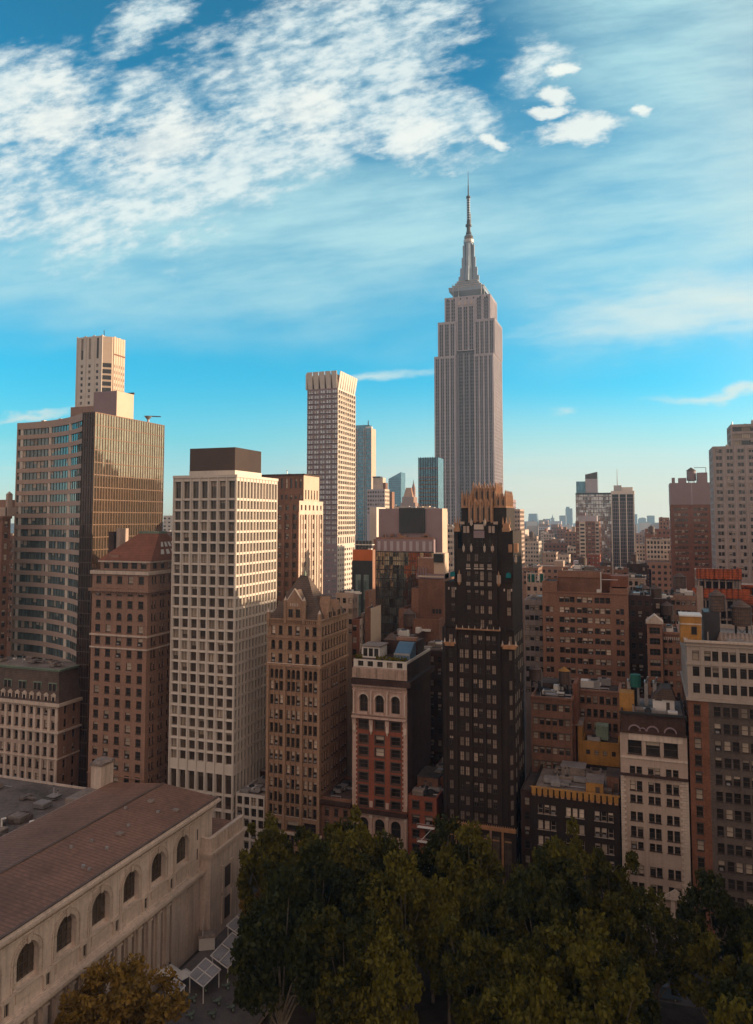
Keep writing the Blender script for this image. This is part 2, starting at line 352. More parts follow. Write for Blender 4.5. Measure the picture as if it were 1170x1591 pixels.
WCACHE = {}
def winparts(w, h, rec, style, var, fk, gk, bk, arch):
    """glass+blind geometry and frame geometry of one window, in its own XZ plane (outer wall at y = 0)"""
    g, f = MB(), MB(); y = rec
    if arch:
        r = w / 2; n = 8; pts = [(0, 0), (w, 0)] + [(r + r * cos(pi * i / n), h - r + r * sin(pi * i / n)) for i in range(n + 1)]
        g.poly([(p[0], y, p[1]) for p in pts], gk)
    else: g.poly([(0, y, 0), (w, y, 0), (w, y, h), (0, y, h)], gk)
    if var > 0 and not arch:
        bh = (0, .3, .55, .97)[var] * h
        g.poly([(0.05, y - .02, h - bh), (w - .05, y - .02, h - bh), (w - .05, y - .02, h - .02), (0.05, y - .02, h - .02)], bk)
    if var == 2 and not arch and 1.0 < w < 2.2 and 'r' in style and bk != 'whbay': f.box(w * .2, w * .2 + .7, y - .5, y - .02, .1, .5, 'metal')
    t = 0.09
    if fk:
        f.box(0, t, y - .08, y - .03, 0, h - (w / 2 if arch else 0), fk); f.box(w - t, w, y - .08, y - .03, 0, h - (w / 2 if arch else 0), fk)
        f.box(t, w - t, y - .08, y - .03, 0, t, fk)
        if not arch: f.box(t, w - t, y - .08, y - .03, h - t, h, fk)
        if 'r' in style: f.box(t, w - t, y - .10, y - .035, h * .48, h * .48 + t, fk)
        if 't' in style: f.box(t, w - t, y - .10, y - .035, h * .72, h * .72 + t, fk)
        nm = int(style[-1]) if style[-1].isdigit() else 0
        for i in range(nm): x = w * (i + 1) / (nm + 1); f.box(x - t / 2, x + t / 2, y - .09, y - .032, t, h - (w * .2 if arch else t), fk)
        if 's' in style: f.box(-.12, w + .12, -.14, rec - .1, -.16, 0, fk)
        if 'L' in style: f.box(-.15, w + .15, -.12, .1, h, h + .28, fk)
        if 'F' in style:   # raised stone surround
            q = .26
            f.box(-q, 0, -.1, .12, -q, h + q, fk); f.box(w, w + q, -.1, .12, -q, h + q, fk); f.box(0, w, -.1, .12, h, h + q, fk); f.box(0, w, -.14, .12, -q, 0, fk)
    return g, f
class Bld:
    NI = 100
    def __init__(s, name, label, cat, x0, y0, group=None, z0=0, rz=0):
        s.root = thing(name, label, cat, (x0, y0, z0), rz, group); s.o = (x0, y0); s.wl = MB(); s.rf = MB(); s.tr = MB(); s.wins = []; s.n = 0; s.rz = rz
    def map(s, face, B, u, dep, v):
        x0, x1, y0, y1 = B
        return (x0 + u, y0 + dep, v) if face == 'F' else (x1 - dep, y0 + u, v) if face == 'R' else (x0 + dep, y1 - u, v)
    def facade(s, face, B, z0, z1, k, spec):
        W = (B[1] - B[0]) if face == 'F' else (B[3] - B[2])
        cs, rs = spec['c'], spec['r']; rec = spec.get('rec', .35); arch = spec.get('arch', ()); skip = spec.get('skip')
        q = lambda a, b, c, d, dep=0, kk=k: s.wl.poly([s.map(face, B, a, dep, c), s.map(face, B, b, dep, c), s.map(face, B, b, dep, d), s.map(face, B, a, dep, d)], kk)
        # split rows whose windows use a different column layout
        zc = z0
        for ri, r in enumerate(rs):
            cc = spec.get('rc', {}).get(ri, cs); h0, h1 = r[0], r[1]
            if h1 > z1 or h0 < zc - 1e-6: continue
            pk = spec.get('bandk', k)
            if h0 > zc: q(0, W, zc, h0, kk=pk if ri else k)
            uc = 0
            for (a, b) in cc:
                if a < uc - 1e-6 or b > W + 1e-6: continue
                if a > uc: q(uc, a, h0, h1)
                P = lambda u, d, v: s.map(face, B, u, d, v)
                for pts in (((a, 0, h0), (a, rec, h0), (a, rec, h1), (a, 0, h1)), ((b, 0, h0), (b, rec, h0), (b, rec, h1), (b, 0, h1)), ((a, 0, h0), (b, 0, h0), (b, rec, h0), (a, rec, h0)), ((a, 0, h1), (b, 0, h1), (b, rec, h1), (a, rec, h1))):
                    s.wl.poly([P(*p) for p in pts], k)
                ar = ri in arch
                if ar:
                    rr = (b - a) / 2; n = 8; pr = [(a + rr - rr * cos(pi * i / n), h1 - rr + rr * sin(pi * i / n)) for i in range(n + 1)]
                    L = [(a, h1)] + pr[:n // 2 + 1]; Rr = [(b, h1)] + list(reversed(pr[n // 2:]))
                    for T in (L, Rr):
                        for dd in (0, rec * .8):
                            s.wl.poly([P(p[0], dd, p[1]) for p in T], k)
                    for i in range(n): s.wl.poly([P(pr[i][0], 0, pr[i][1]), P(pr[i + 1][0], 0, pr[i + 1][1]), P(pr[i + 1][0], rec * .8, pr[i + 1][1]), P(pr[i][0], rec * .8, pr[i][1])], k)
                s.wins.append((face, B, a, h0, round(b - a, 3), round(h1 - h0, 3), rec, ar, spec)); uc = b
            if uc < W: q(uc, W, h0, h1)
            zc = h1
        if zc < z1: q(0, W, zc, z1)
    def tier(s, B, z0, z1, k, F=None, Rt=None, L=None, roof='roof', par=0.9, base=True):
        x0, x1, y0, y1 = B; wl = s.wl
        for face, spec in (('F', F), ('R', Rt), ('L', L)):
            if spec and spec['c'] and spec['r']: s.facade(face, B, z0, z1, spec.get('k', k), spec)
            else:
                kk = spec.get('k', k) if spec else k
                W = (x1 - x0) if face == 'F' else (y1 - y0)
                wl.poly([s.map(face, B, 0, 0, z0), s.map(face, B, W, 0, z0), s.map(face, B, W, 0, z1), s.map(face, B, 0, 0, z1)], kk)
        wl.poly([(x0, y1, z0), (x1, y1, z0), (x1, y1, z1), (x0, y1, z1)], k)
        if roof:
            t = 0.35; zr = z1 - par
            s.rf.poly([(x0 + t, y0 + t, zr), (x1 - t, y0 + t, zr), (x1 - t, y1 - t, zr), (x0 + t, y1 - t, zr)], roof)
            if par > 0:
                o = [(x0, y0), (x1, y0), (x1, y1), (x0, y1)]; i = [(x0 + t, y0 + t), (x1 - t, y0 + t), (x1 - t, y1 - t), (x0 + t, y1 - t)]
                for j in range(4):
                    a, b = j, (j + 1) % 4
                    wl.poly([(*o[a], z1), (*o[b], z1), (*i[b], z1), (*i[a], z1)], k); wl.poly([(*i[a], z1), (*i[b], z1), (*i[b], zr), (*i[a], zr)], k)
    def cornice(s, B, z, h, out, k, faces='FRL', name='cornice'):
        m = MB(); x0, x1, y0, y1 = B
        xa = x0 - (out if 'L' in faces else 0); xb = x1 + (out if 'R' in faces else 0)
        m.box(xa, xb, y0 - out, y0 - .003, z, z + h, k)
        if 'R' in faces: m.box(x1 + .003, xb, y0 - .003, y1, z, z + h, k)
        if 'L' in faces: m.box(xa, x0 - .003, y0 - .003, y1, z, z + h, k)
        m.build(name, s.root)
    def dentils(s, B, z, h, out, n, k, faces='F'):
        m = MB(); x0, x1, y0, y1 = B
        for i in range(n):
            u = (x1 - x0) * (i + .25) / n; m.box(x0 + u, x0 + u + (x1 - x0) / n * .5, y0 - out, y0 - .004, z, z + h, k)
        if 'R' in faces:
            for i in range(n):
                u = (y1 - y0) * (i + .25) / n; m.box(x1 + .004, x1 + out, y0 + u, y0 + u + (y1 - y0) / n * .5, z, z + h, k)
        m.build('dentil_course', s.root)
    def clutter(s, B, z, n, seed, hmax=3.0, k=('metal', 'roofl', 'steel', 'whitep')):
        r = random.Random(seed); x0, x1, y0, y1 = B
        for i in range(n):   # thin stacks, pipe runs and small vents
            x, y = r.uniform(x0 + .5, x1 - 1.5), r.uniform(y0 + .5, y1 - 1.5); m = MB(); t = r.random()
            if t < .35: h = r.uniform(1, 2.6); m.frus(x, y, z, z + h, .14, .14, 8, 'metal'); m.frus(x, y, z + h, z + h + .3, .26, .1, 8, 'steel'); m.build('vent_stack', s.root)
            elif t < .7: L = min(r.uniform(2, 6), x1 - .4 - x); m.bar((x, y, z + .35), (x + L, y, z + .35), .13, 'metal', 6); m.bar((x, y, z), (x, y, z + .35), .13, 'metal', 6); m.bar((x + L, y, z), (x + L, y, z + .35), .13, 'metal', 6); m.build('duct_run', s.root)
            else: m.box(x, x + .9, y, y + .8, z, z + .6, r.choice(k)); m.box(x - .08, x + .98, y - .08, y + .88, z + .6, z + .68, 'steel'); m.build('roof_hatch', s.root)
        for i in range(n):
            w, d, h = r.uniform(1.2, 3.6), r.uniform(1.2, 3.2), r.uniform(.8, hmax)
            w = min(w, (x1 - x0) * .4); d = min(d, (y1 - y0) * .4)
            x, y = r.uniform(x0 + .6, x1 - w - .6), r.uniform(y0 + .6, y1 - d - .6); m = MB(); kk = r.choice(k)
            m.box(x, x + w, y, y + d, z + .25, z + h, kk)
            for a in (x + .1, x + w - .25):
                for b in (y + .1, y + d - .25): m.box(a, a + .15, b, b + .15, z, z + .25, 'steel')
            t = r.random()
            if t < .4: m.frus(x + w / 2, y + d / 2, z + h, z + h + .3, min(w, d) * .36, min(w, d) * .36, 10, 'steel')
            elif t < .7:
                for j in range(4): m.box(x - .03, x + w + .03, y - .03, y + d + .03, z + .4 + j * (h - .6) / 4, z + .46 + j * (h - .6) / 4, 'steel')
            else: m.box(x + w, x + w + r.uniform(1, 3), y + d * .3, y + d * .6, z + h * .4, z + h * .75, kk)
            m.build('rooftop_unit', s.root)
    def bulkhead(s, x0, x1, y0, y1, z0, z1, k, door=True, roof='roof', name='stair_bulkhead'):
        m = MB(); m.box(x0, x1, y0, y1, z0, z1, k); m.box(x0 - .15, x1 + .15, y0 - .15, y1 + .15, z1, z1 + .2, roof)
        if door: w = x1 - x0; m.box(x0 + w * .55, x0 + w * .55 + .95, y0 - .05, y0 - .003, z0 + .05, z0 + 2.1, 'frame')
        return m.build(name, s.root)
    def done(s, var=(.5, .2, .15, .15), fk='frame', gk='g', bk='blind', style='r', sub=False, top=None, name='window'):
        s.wl.build('wall', s.root)
        if s.rf.f: s.rf.build('roof', s.root)
        cx, cy = -s.o[0], -s.o[1]; L = []
        for w in s.wins:
            face, B, a, h0, ww, hh, rec, ar, spec = w
            p = s.map(face, B, a if face != 'L' else a, 0, h0)
            wp = Vector((p[0] + s.o[0], p[1] + s.o[1], h0 - CAMH)); d2 = wp.length_squared
            fx = abs(wp.y if face == 'F' else wp.x) / math.sqrt(d2)
            vz = wp.z / max(1, wp.y); vis = 1.0
            sc = ww * hh * fx / d2
            # the lowest rows hide behind the trees and roofs in front
            if h0 < spec.get('hid', 0): sc *= .05
            L.append((sc, w, p))
        L.sort(key=lambda t: -t[0]); rnd = random.Random(len(L) * 7 + 3)
        ind, rest = L[:s.NI], L[s.NI:]; stg = MB()
        for i, (sc, w, p) in enumerate(ind + rest):
            face, B, a, h0, ww, hh, rec, ar, spec = w
            st = spec.get('style', style); vv = rnd.choices((0, 1, 2, 3), spec.get('var', var))[0]
            f_, g_, b_ = spec.get('fk', fk), spec.get('gk', gk), spec.get('bk', bk)
            key = (ww, hh, rec, st, vv, f_, g_, b_, ar, sub)
            if key not in WCACHE:
                g, f = winparts(ww, hh, rec, st, vv, f_, g_, b_, ar); WCACHE[key] = [g, f, None, None]
            ce = WCACHE[key]
            rz = {'F': 0, 'R': pi / 2, 'L': -pi / 2}[face]
            if i < s.NI:
                if ce[2] is None:
                    if sub: ce[2] = ce[0].build('window', s.root); ce[3] = ce[1].build('frame', ce[2]); o = ce[2]
                    else:
                        jm = MB()
                        for q in (ce[0], ce[1]):
                            for fc, mi in zip(q.f, q.mi): jm.poly([q.v[t] for t in fc], q.ms[mi])
                        ce[2] = o = jm.build('window', s.root)
                else:
                    o = ce[2].copy(); C.objects.link(o); o.parent = s.root
                    if sub and ce[3]: c2 = ce[3].copy(); C.objects.link(c2); c2.parent = o
                o.location = p; o.rotation_euler = (0, 0, rz)
            else:
                for q in (ce[0], ce[1]):
                    for fc, mi in zip(q.f, q.mi):
                        pts = []
                        for t in fc:
                            x, y, z = q.v[t]
                            pts.append((p[0] + x, p[1] + y, p[2] + z) if face == 'F' else (p[0] - y, p[1] + x, p[2] + z) if face == 'R' else (p[0] + y, p[1] - x, p[2] + z))
                        stg.poly(pts, q.ms[mi])
        if stg.f: tag(stg.build('window', s.root), kind='stuff')
        if s.tr.f: s.tr.build('trim', s.root)
        return s
def span(xl, xr, ytop, Y, xd=None):
    """left x, width, top height and (from the far edge of the west side) depth of a block seen between two pixel columns"""
    xa, xb = FX(xl, ytop, Y), FX(xr, ytop, Y); z = FZ((xl + xr) / 2, ytop, Y)
    dep = (SY(xd, ytop, xb) - Y) if xd else 20.0
    return xa, xb - xa, z, dep
# ------------------------------------------------------------------ ground, street, park
def flat(name, x0, x1, y0, y1, z, k, kind='structure'):
    m = MB(); m.poly([(x0, y0, z), (x1, y0, z), (x1, y1, z), (x0, y1, z)], k); return tag(m.build(name), kind=kind)
M['roofd'] = mat('weathered_grey_roof', (0.15, 0.115, 0.095), var=0.4, scale=0.15)
M['ground'] = mat('city_ground', (0.075, 0.062, 0.055), var=0.3, scale=0.02)
M['asphalt'] = mat('asphalt', (0.05, 0.045, 0.045), var=0.25, scale=0.3)
M['pave'] = mat('pavement_slabs', (0.17, 0.14, 0.125), var=0.2, scale=0.4)
M['gravel'] = mat('park_gravel', (0.085, 0.062, 0.045), var=0.35, scale=0.5)
M['paint'] = mat('road_paint', (0.6, 0.55, 0.5), var=0.2, scale=1.5)
M['grass'] = mat('lawn_grass', (0.035, 0.05, 0.015), var=0.3, scale=0.8)
YA = 180.0                       # building line on the far side of the street
flat('ground', -12000, 12000, -9000, 16000, 0.0, 'ground')
flat('street', -400, 400, 161, 175.5, 0.03, 'asphalt')
pv = MB(); pv.box(-400, 400, 175.5, YA + .5, 0.004, .16, 'pave'); tag(pv.build('pavement'), kind='structure')
pv = MB(); pv.box(-88, 400, 156, 161, 0.004, .16, 'pave'); tag(pv.build('pavement'), kind='structure')
flat('park_ground', -88, 160, 30, 156, 0.05, 'gravel')
flat('lawn', -66, 120, 62, 118, 0.09, 'grass')
mk = MB()
for i in range(60): mk.box(-100 + i * 5, -98 + i * 5, 168.1, 168.25, .034, .042, 'paint')
tag(mk.build('road_marking'), kind='structure')
for Y in (255, 335, 415, 495, 575, 655, 735): flat('street', -400, 500, Y, Y + 9, 0.03, 'asphalt')

# ------------------------------------------------------------------ library (left foreground)
LX = -90.0
def library():
    root = thing('library', 'long pale marble library with brown copper roof and tall arched windows', 'library', (LX, 70, 0))
    oy = 70.0
    w = MB(); EZ = 29.2; Y0, Y1 = -60, 76.5
    arches = [SY(x, y, LX) - oy for x, y in ((284, 1310), (247, 1337), (205, 1366), (156, 1400), (104, 1437), (43, 1482))]
    arches.sort(); st = (arches[-1] - arches[0]) / 5
    ac = [arches[-1] - st * i for i in range(14)]
    aw, az0, az1 = 2.2, 19.6, 25.6
    D = .9
    # wall plane with arched openings (park side looks +x)
    cells = sorted(ac); yc = Y0
    def q(ya, yb, za, zb, x=0.0, k='library'): w.poly([(x, ya, za), (x, yb, za), (x, yb, zb), (x, ya, zb)], k)
    for c in cells:
        a, b = c - aw, c + aw
        if a < Y0: continue
        q(yc, a, az0, az1); yc = b
        n = 14; pr = [(c - aw * cos(pi * i / n), az1 - aw + aw * sin(pi * i / n)) for i in range(n + 1)]
        for T in ([(a, az1)] + pr[:n // 2 + 1], [(b, az1)] + list(reversed(pr[n // 2:]))): w.poly([(0, p[0], p[1]) for p in T], 'library')
        for i in range(n): w.poly([(0, *pr[i]), (0, *pr[i + 1]), (-D, *pr[i + 1]), (-D, *pr[i])], 'library')
        w.poly([(0, a, az0), (0, a, az1 - aw), (-D, a, az1 - aw), (-D, a, az0)], 'library')
        w.poly([(0, b, az0), (0, b, az1 - aw), (-D, b, az1 - aw), (-D, b, az0)], 'library')
        w.poly([(0, a, az0), (0, b, az0), (-D, b, az0), (-D, a, az0)], 'library')
    q(yc, Y1, az0, az1); q(Y0, Y1, az1, EZ - 1.2)
    # zone between ledge and arch sills, with small niches
    q(Y0, Y1, 16.6, az0)
    # lower storey: tall slots between piers
    z0s, z1s = 2.5, 14.6; yc = Y0
    slots = [61.5 - 2.92 * i for i in range(40)]
    for c in sorted(slots):
        if c - .5 < Y0: continue
        q(yc, c - .55, z0s, z1s); yc = c + .55
        for yy in (c - .55, c + .55): w.poly([(0, yy, z0s), (0, yy, z1s), (-1.1, yy, z1s), (-1.1, yy, z0s)], 'library')
    q(yc, Y1, z0s, z1s); q(Y0, Y1, 0, z0s); q(Y0, Y1, z1s, 16.6)
    w.poly([(0, Y1, 0), (-27, Y1, 0), (-27, Y1, EZ - 1.2), (0, Y1, EZ - 1.2)], 'library')
    w.poly([(-27, Y0, 0), (-27, Y1, 0), (-27, Y1, EZ - 1.2), (-27, Y0, EZ - 1.2)], 'library')
    w.build('wall', root)
    for c in sorted(slots):
        if c - .5 < Y0: continue
        m = MB(); m.poly([(-1.1, c - .55, z0s), (-1.1, c + .55, z0s), (-1.1, c + .55, z1s), (-1.1, c - .55, z1s)], 'g')
        for zz in (4.6, 6.8, 9, 11.2, 13.3): m.box(-1.1, -1.02, c - .5, c + .5, zz, zz + .18, 'frame')
        m.box(-1.12, -1.0, c - .04, c + .04, z0s, z1s, 'frame'); m.build('slot_window', root)
    for c in cells:
        if c - aw < Y0: continue
        m = MB(); n = 14; pr = [(-aw * cos(pi * i / n), az1 - aw + aw * sin(pi * i / n)) for i in range(n + 1)]
        m.poly([(-D, -aw, az0), (-D, aw, az0)] + [(-D, p[0], p[1]) for p in reversed(pr)], 'gb')
        wo = m.build('arched_window', root, (0, c, 0)); f = MB()
        for t in (-1.0, 0, 1.0): f.box(-D + .02, -D + .12, t - .06, t + .06, az0, az1 - (.1 if t == 0 else .3), 'frame')
        for zz in (21, 22.4, 23.7): f.box(-D + .02, -D + .10, -aw, aw, zz, zz + .1, 'frame')
        f.box(-D + .02, -D + .2, -aw, aw, az0, az0 + .55, 'library'); f.build('frame', wo)
        # archivolt: two rings of voussoirs and a keystone
        a = MB(); nn = 22
        for r0, r1, out in ((aw + .02, aw + .55, .12), (aw + .8, aw + 1.05, .16)):
            for i in range(nn):
                t0, t1 = pi * i / nn + .015, pi * (i + 1) / nn - .015
                P = lambda r, t: (-r * cos(t), az1 - aw + r * sin(t))
                a.prism([P(r0, t0), P(r0, t1), P(r1, t1), P(r1, t0)], .003, out, 'x', 'limep' if r0 < 2.5 else 'library')
            for sgn in (-1, 1):
                for j in range(7):
                    z = az0 + j * .57; y0_, y1_ = sorted((sgn * r0, sgn * r1)); a.box(.003, out, y0_, y1_, z + .03, z + .54, 'limep' if r0 < 2.5 else 'library')
        a.box(.17, .34, -.3, .3, az1 - .1, az1 + 1.1, 'limep'); a.box(.003, .3, -aw - 1.1, aw + 1.1, az0 - .35, az0 - .02, 'limep'); a.box(.003, .18, -aw, aw, az0 - 1.9, az0 - .5, 'limep')
        a.build('archivolt', root, (0, c, 0))
        # pedimented niche between two arches
        p = MB(); p.box(.02, .06, -.42, .42, 17.0, 18.9, 'g'); p.box(.002, .35, -.85, -.45, 16.9, 19.0, 'limep'); p.box(.002, .35, .45, .85, 16.9, 19.0, 'limep')
        p.prism([(-1.15, 19.05), (1.15, 19.05), (.7, 19.6), (0, 19.85), (-.7, 19.6)], .002, .5, 'x', 'limep'); p.box(.07, .1, -.03, .03, 17, 18.9, 'limep')
        p.build('niche', root, (0, c - st / 2, 0))
    # belts, cornices, balustraded ledge
    t = MB(); t.box(.003, 1.3, Y0, Y1, 15.6, 16.1, 'limep'); t.box(.003, .8, Y0, Y1, 15.0, 15.6, 'library'); t.box(.003, .3, Y0, Y1, 14.6, 15.0, 'library'); t.box(.003, .3, Y0, Y1, 16.1, 16.5, 'library')
    t.build('belt_course', root)
    t = MB(); t.box(.003, .35, Y0, Y1 + .3, 27.0, 27.3, 'library'); t.box(.003, .7, Y0, Y1 + .3, EZ - 1.2, EZ - .7, 'library'); t.box(-27.5, 1.5, Y0, Y1 + 1.2, EZ - .7, EZ - .25, 'limep'); t.box(-27.3, 1.2, Y0, Y1 + .9, EZ - .25, EZ + .1, 'library')
    for i in range(230):
        y = Y0 + i * .6; 
        if y < Y1: t.box(.71, 1.2, y, y + .3, EZ - 1.1, EZ - .72, 'library')
    t.build('cornice', root)
    # pilasters between the slots (projecting), end quoins
    t = MB()
    for c in slots:
        if c - 1.5 > Y0 and c < 62: t.box(.003, .55, c - 1.46 - .5, c - 1.46 + .5, 2.5, 14.2, 'limep'); t.box(.003, .7, c - 1.46 - .75, c - 1.46 + .75, 14.2, 14.58, 'limep')
    t.build('pilaster', root)
    t = MB()
    for j in range(22):
        z = 2.6 + j * .56; o_ = .08 if j % 2 else 0; t.box(.003, .22, 67.4 - o_, 69.4 + o_, z, z + .5, 'limep')
        if 16.6 < z + 14.1 < 27: t.box(.003, .22, 67.6 - o_, 69.2 + o_, z + 14.1, z + 14.6, 'limep')
    for z in (18.6, 22.6): t.box(.004, .03, 70.6, 71.0, z, z + 2.2, 'frame')
    for z in (3.5, 7.0, 10.5): t.box(.004, .03, 69.0, 69.5, z, z + 2.2, 'frame')
    t.build('quoin_strip', root)
    # low gabled copper roof with standing seams, gutter and hatches
    r = MB(); rz = EZ + 1.5
    r.poly([(1.0, Y0, EZ + .12), (1.0, Y1 + .7, EZ + .12), (-13, Y1 + .7, rz), (-13, Y0, rz)], 'copper')
    r.poly([(-27.2, Y0, EZ + .12), (-27.2, Y1 + .7, EZ + .12), (-13, Y1 + .7, rz), (-13, Y0, rz)], 'copper')
    r.poly([(1.0, Y1 + .7, EZ + .12), (-13, Y1 + .7, rz), (-27.2, Y1 + .7, EZ + .12)], 'copper')
    ro = r.build('roof', root)
    g = MB(); g.box(-13.25, -12.75, Y0, Y1 + .7, rz - .02, rz + .16, 'slate'); g.box(.6, 1.15, Y0, Y1 + .9, EZ + .13, EZ + .32, 'slate'); g.build('ridge_cap', ro)
    g = MB()
    rr = random.Random(3)
    for i in range(14):
        x, y = rr.uniform(-12, -1.5), rr.uniform(10, 72); z = EZ + .12 + (1 - x) / 14 * 1.38 ; g.box(x, x + .5, y, y + .4, z, z + .45, 'metal')
    for x, y in ((-3.2, 66), (-6, 52), (-10, 67)): z = EZ + .12 + (1 - x) / 14 * 1.38; g.box(x, x + 1.3, y, y + 1.0, z, z + .4, 'roofl')
    g.build('roof_vent', ro)
    # white plant house on the far edge
    m = MB(); x, y = -30.0, 73.5; m.box(x, x + 2.8, y, y + 4.2, EZ - 8, EZ + 4.7, 'limep'); m.box(x - .25, x + 3.05, y - .25, y + 4.45, EZ + 4.7, EZ + 5.3, 'roofl'); m.frus(x + 1.4, y + 2.1, EZ + 5.3, EZ + 5.8, 2.2, 1.5, 8, 'roofl')
    m.box(x - 1, x + 2.6, y - 7, y - .1, EZ - 8, EZ - .3, 'roofl'); m.build('plant_house', root)
    # projecting south-west pavilion with balustrade
    p = MB(); a, b, c, d = 0.004, 2.3, 72.3, 86; zt = 22.3
    p.box(a, b, c, d, 0, zt - 3.2, 'library'); p.box(a, b + .7, c - .7, d + .3, zt - 3.2, zt - 2.6, 'limep'); p.box(a, b + .35, c - .35, d + .3, zt - 3.9, zt - 3.201, 'library')
    p.box(b - .5, b, c, d, zt - 2.6, zt, 'library'); p.box(a, b - .504, c, c + .5, zt - 2.6, zt - .003, 'library'); p.box(b - .7, b + .2, c - .15, d, zt, zt + .3, 'limep'); p.box(a, b - .704, c - .14, c + .6, zt, zt + .29, 'limep')
    p.box(a + .01, b - .51, c + .51, d - .01, zt - 2.3, zt - 2.0, 'copper')
    for i in range(10):
        p.box(b + .003, b + .25, c + .4 + i * 1.35, c + .9 + i * 1.35, zt - 2.4, zt - .1, 'limep')
    for z in (3, 9.5): p.box(b + .003, b + .05, c + 5.5, c + 8.2, z + .4, z + 4.8, 'frame'); p.box(b + .003, b + .3, c + 4.6, c + 5.4, z, z + 5.6, 'limep'); p.box(b + .003, b + .3, c + 8.3, c + 9.1, z, z + 5.6, 'limep')
    p.box(-26, a - .01, 76.6, d - .2, 0, zt - 1.5, 'library'); p.box(-26, a - .01, 76.6, d - .3, zt - 1.5, zt - 1.2, 'copper')
    p.build('pavilion', root)
library()
def courtroof():
    b = Bld('library_wing', 'low flat roofed wing behind the copper roof with round skylights and white vent pipes', 'building', -172, 96)
    b.tier((0, 52, 0, 66), 0, 21.0, 'library', roof='roofd', par=.5)
    for i, (x, y) in enumerate(((34, 45), (22, 43), (30, 30), (44, 50), (14, 28), (40, 34))):
        m = MB(); m.frus(x, y, 20.5, 21.4, 3.0, 2.8, 20, 'roof'); m.frus(x, y, 21.4, 22.0, 2.3, .6, 20, 'gb'); m.build('skylight', b.root)
    for x, y in ((36, 38), (43, 39), (28, 36)):
        m = MB(); m.bar((x, y, 20.5), (x, y, 23.4), .22, 'whitep', 8); m.bar((x, y, 23.4), (x + 1.4, y - .3, 23.9), .22, 'whitep', 8); m.build('vent_pipe', b.root)
    b.clutter((0, 52, 20, 64), 20.6, 26, 5, 1.6, ('roofl', 'metal', 'roof')); b.done()
courtroof()

# ------------------------------------------------------------------ water tanks
def watertank(x, y, z, r=2.1, h=4.0, leg=3.0, label='', k='wood', rk='slate', name='water_tank'):
    t = thing(name, label, 'water tank', (x, y, z), 0)
    m = MB(); m.frus(0, 0, leg, leg + h, r, r * .96, 20, k); tk = m.build('tank', t)
    hp = MB()
    for j in range(5): hp.frus(0, 0, leg + .4 + j * h / 5, leg + .5 + j * h / 5, r * 1.02, r * 1.02, 20, 'steel')
    hp.build('hoop', tk)
    m = MB(); m.frus(0, 0, leg + h + .01, leg + h + r * .75, r * 1.1, .12, 20, rk); m.build('roof', t)
    m = MB()
    for a in (pi / 4, 3 * pi / 4, 5 * pi / 4, 7 * pi / 4):
        m.bar((r * .8 * cos(a), r * .8 * sin(a), 0), (r * .8 * cos(a), r * .8 * sin(a), leg), .13, 'steel')
        b = a + pi / 2; m.bar((r * .8 * cos(a), r * .8 * sin(a), .2), (r * .8 * cos(b), r * .8 * sin(b), leg - .2), .06, 'steel')
        m.bar((r * .8 * cos(a), r * .8 * sin(a), leg - .1), (r * .8 * cos(b), r * .8 * sin(b), leg - .1), .1, 'steel')
    m.build('stand', t)
    m = MB(); m.bar((r * 1.05, 0, 0), (r * 1.05, 0, leg + h), .1, 'metal'); m.build('pipe', t)
    return t

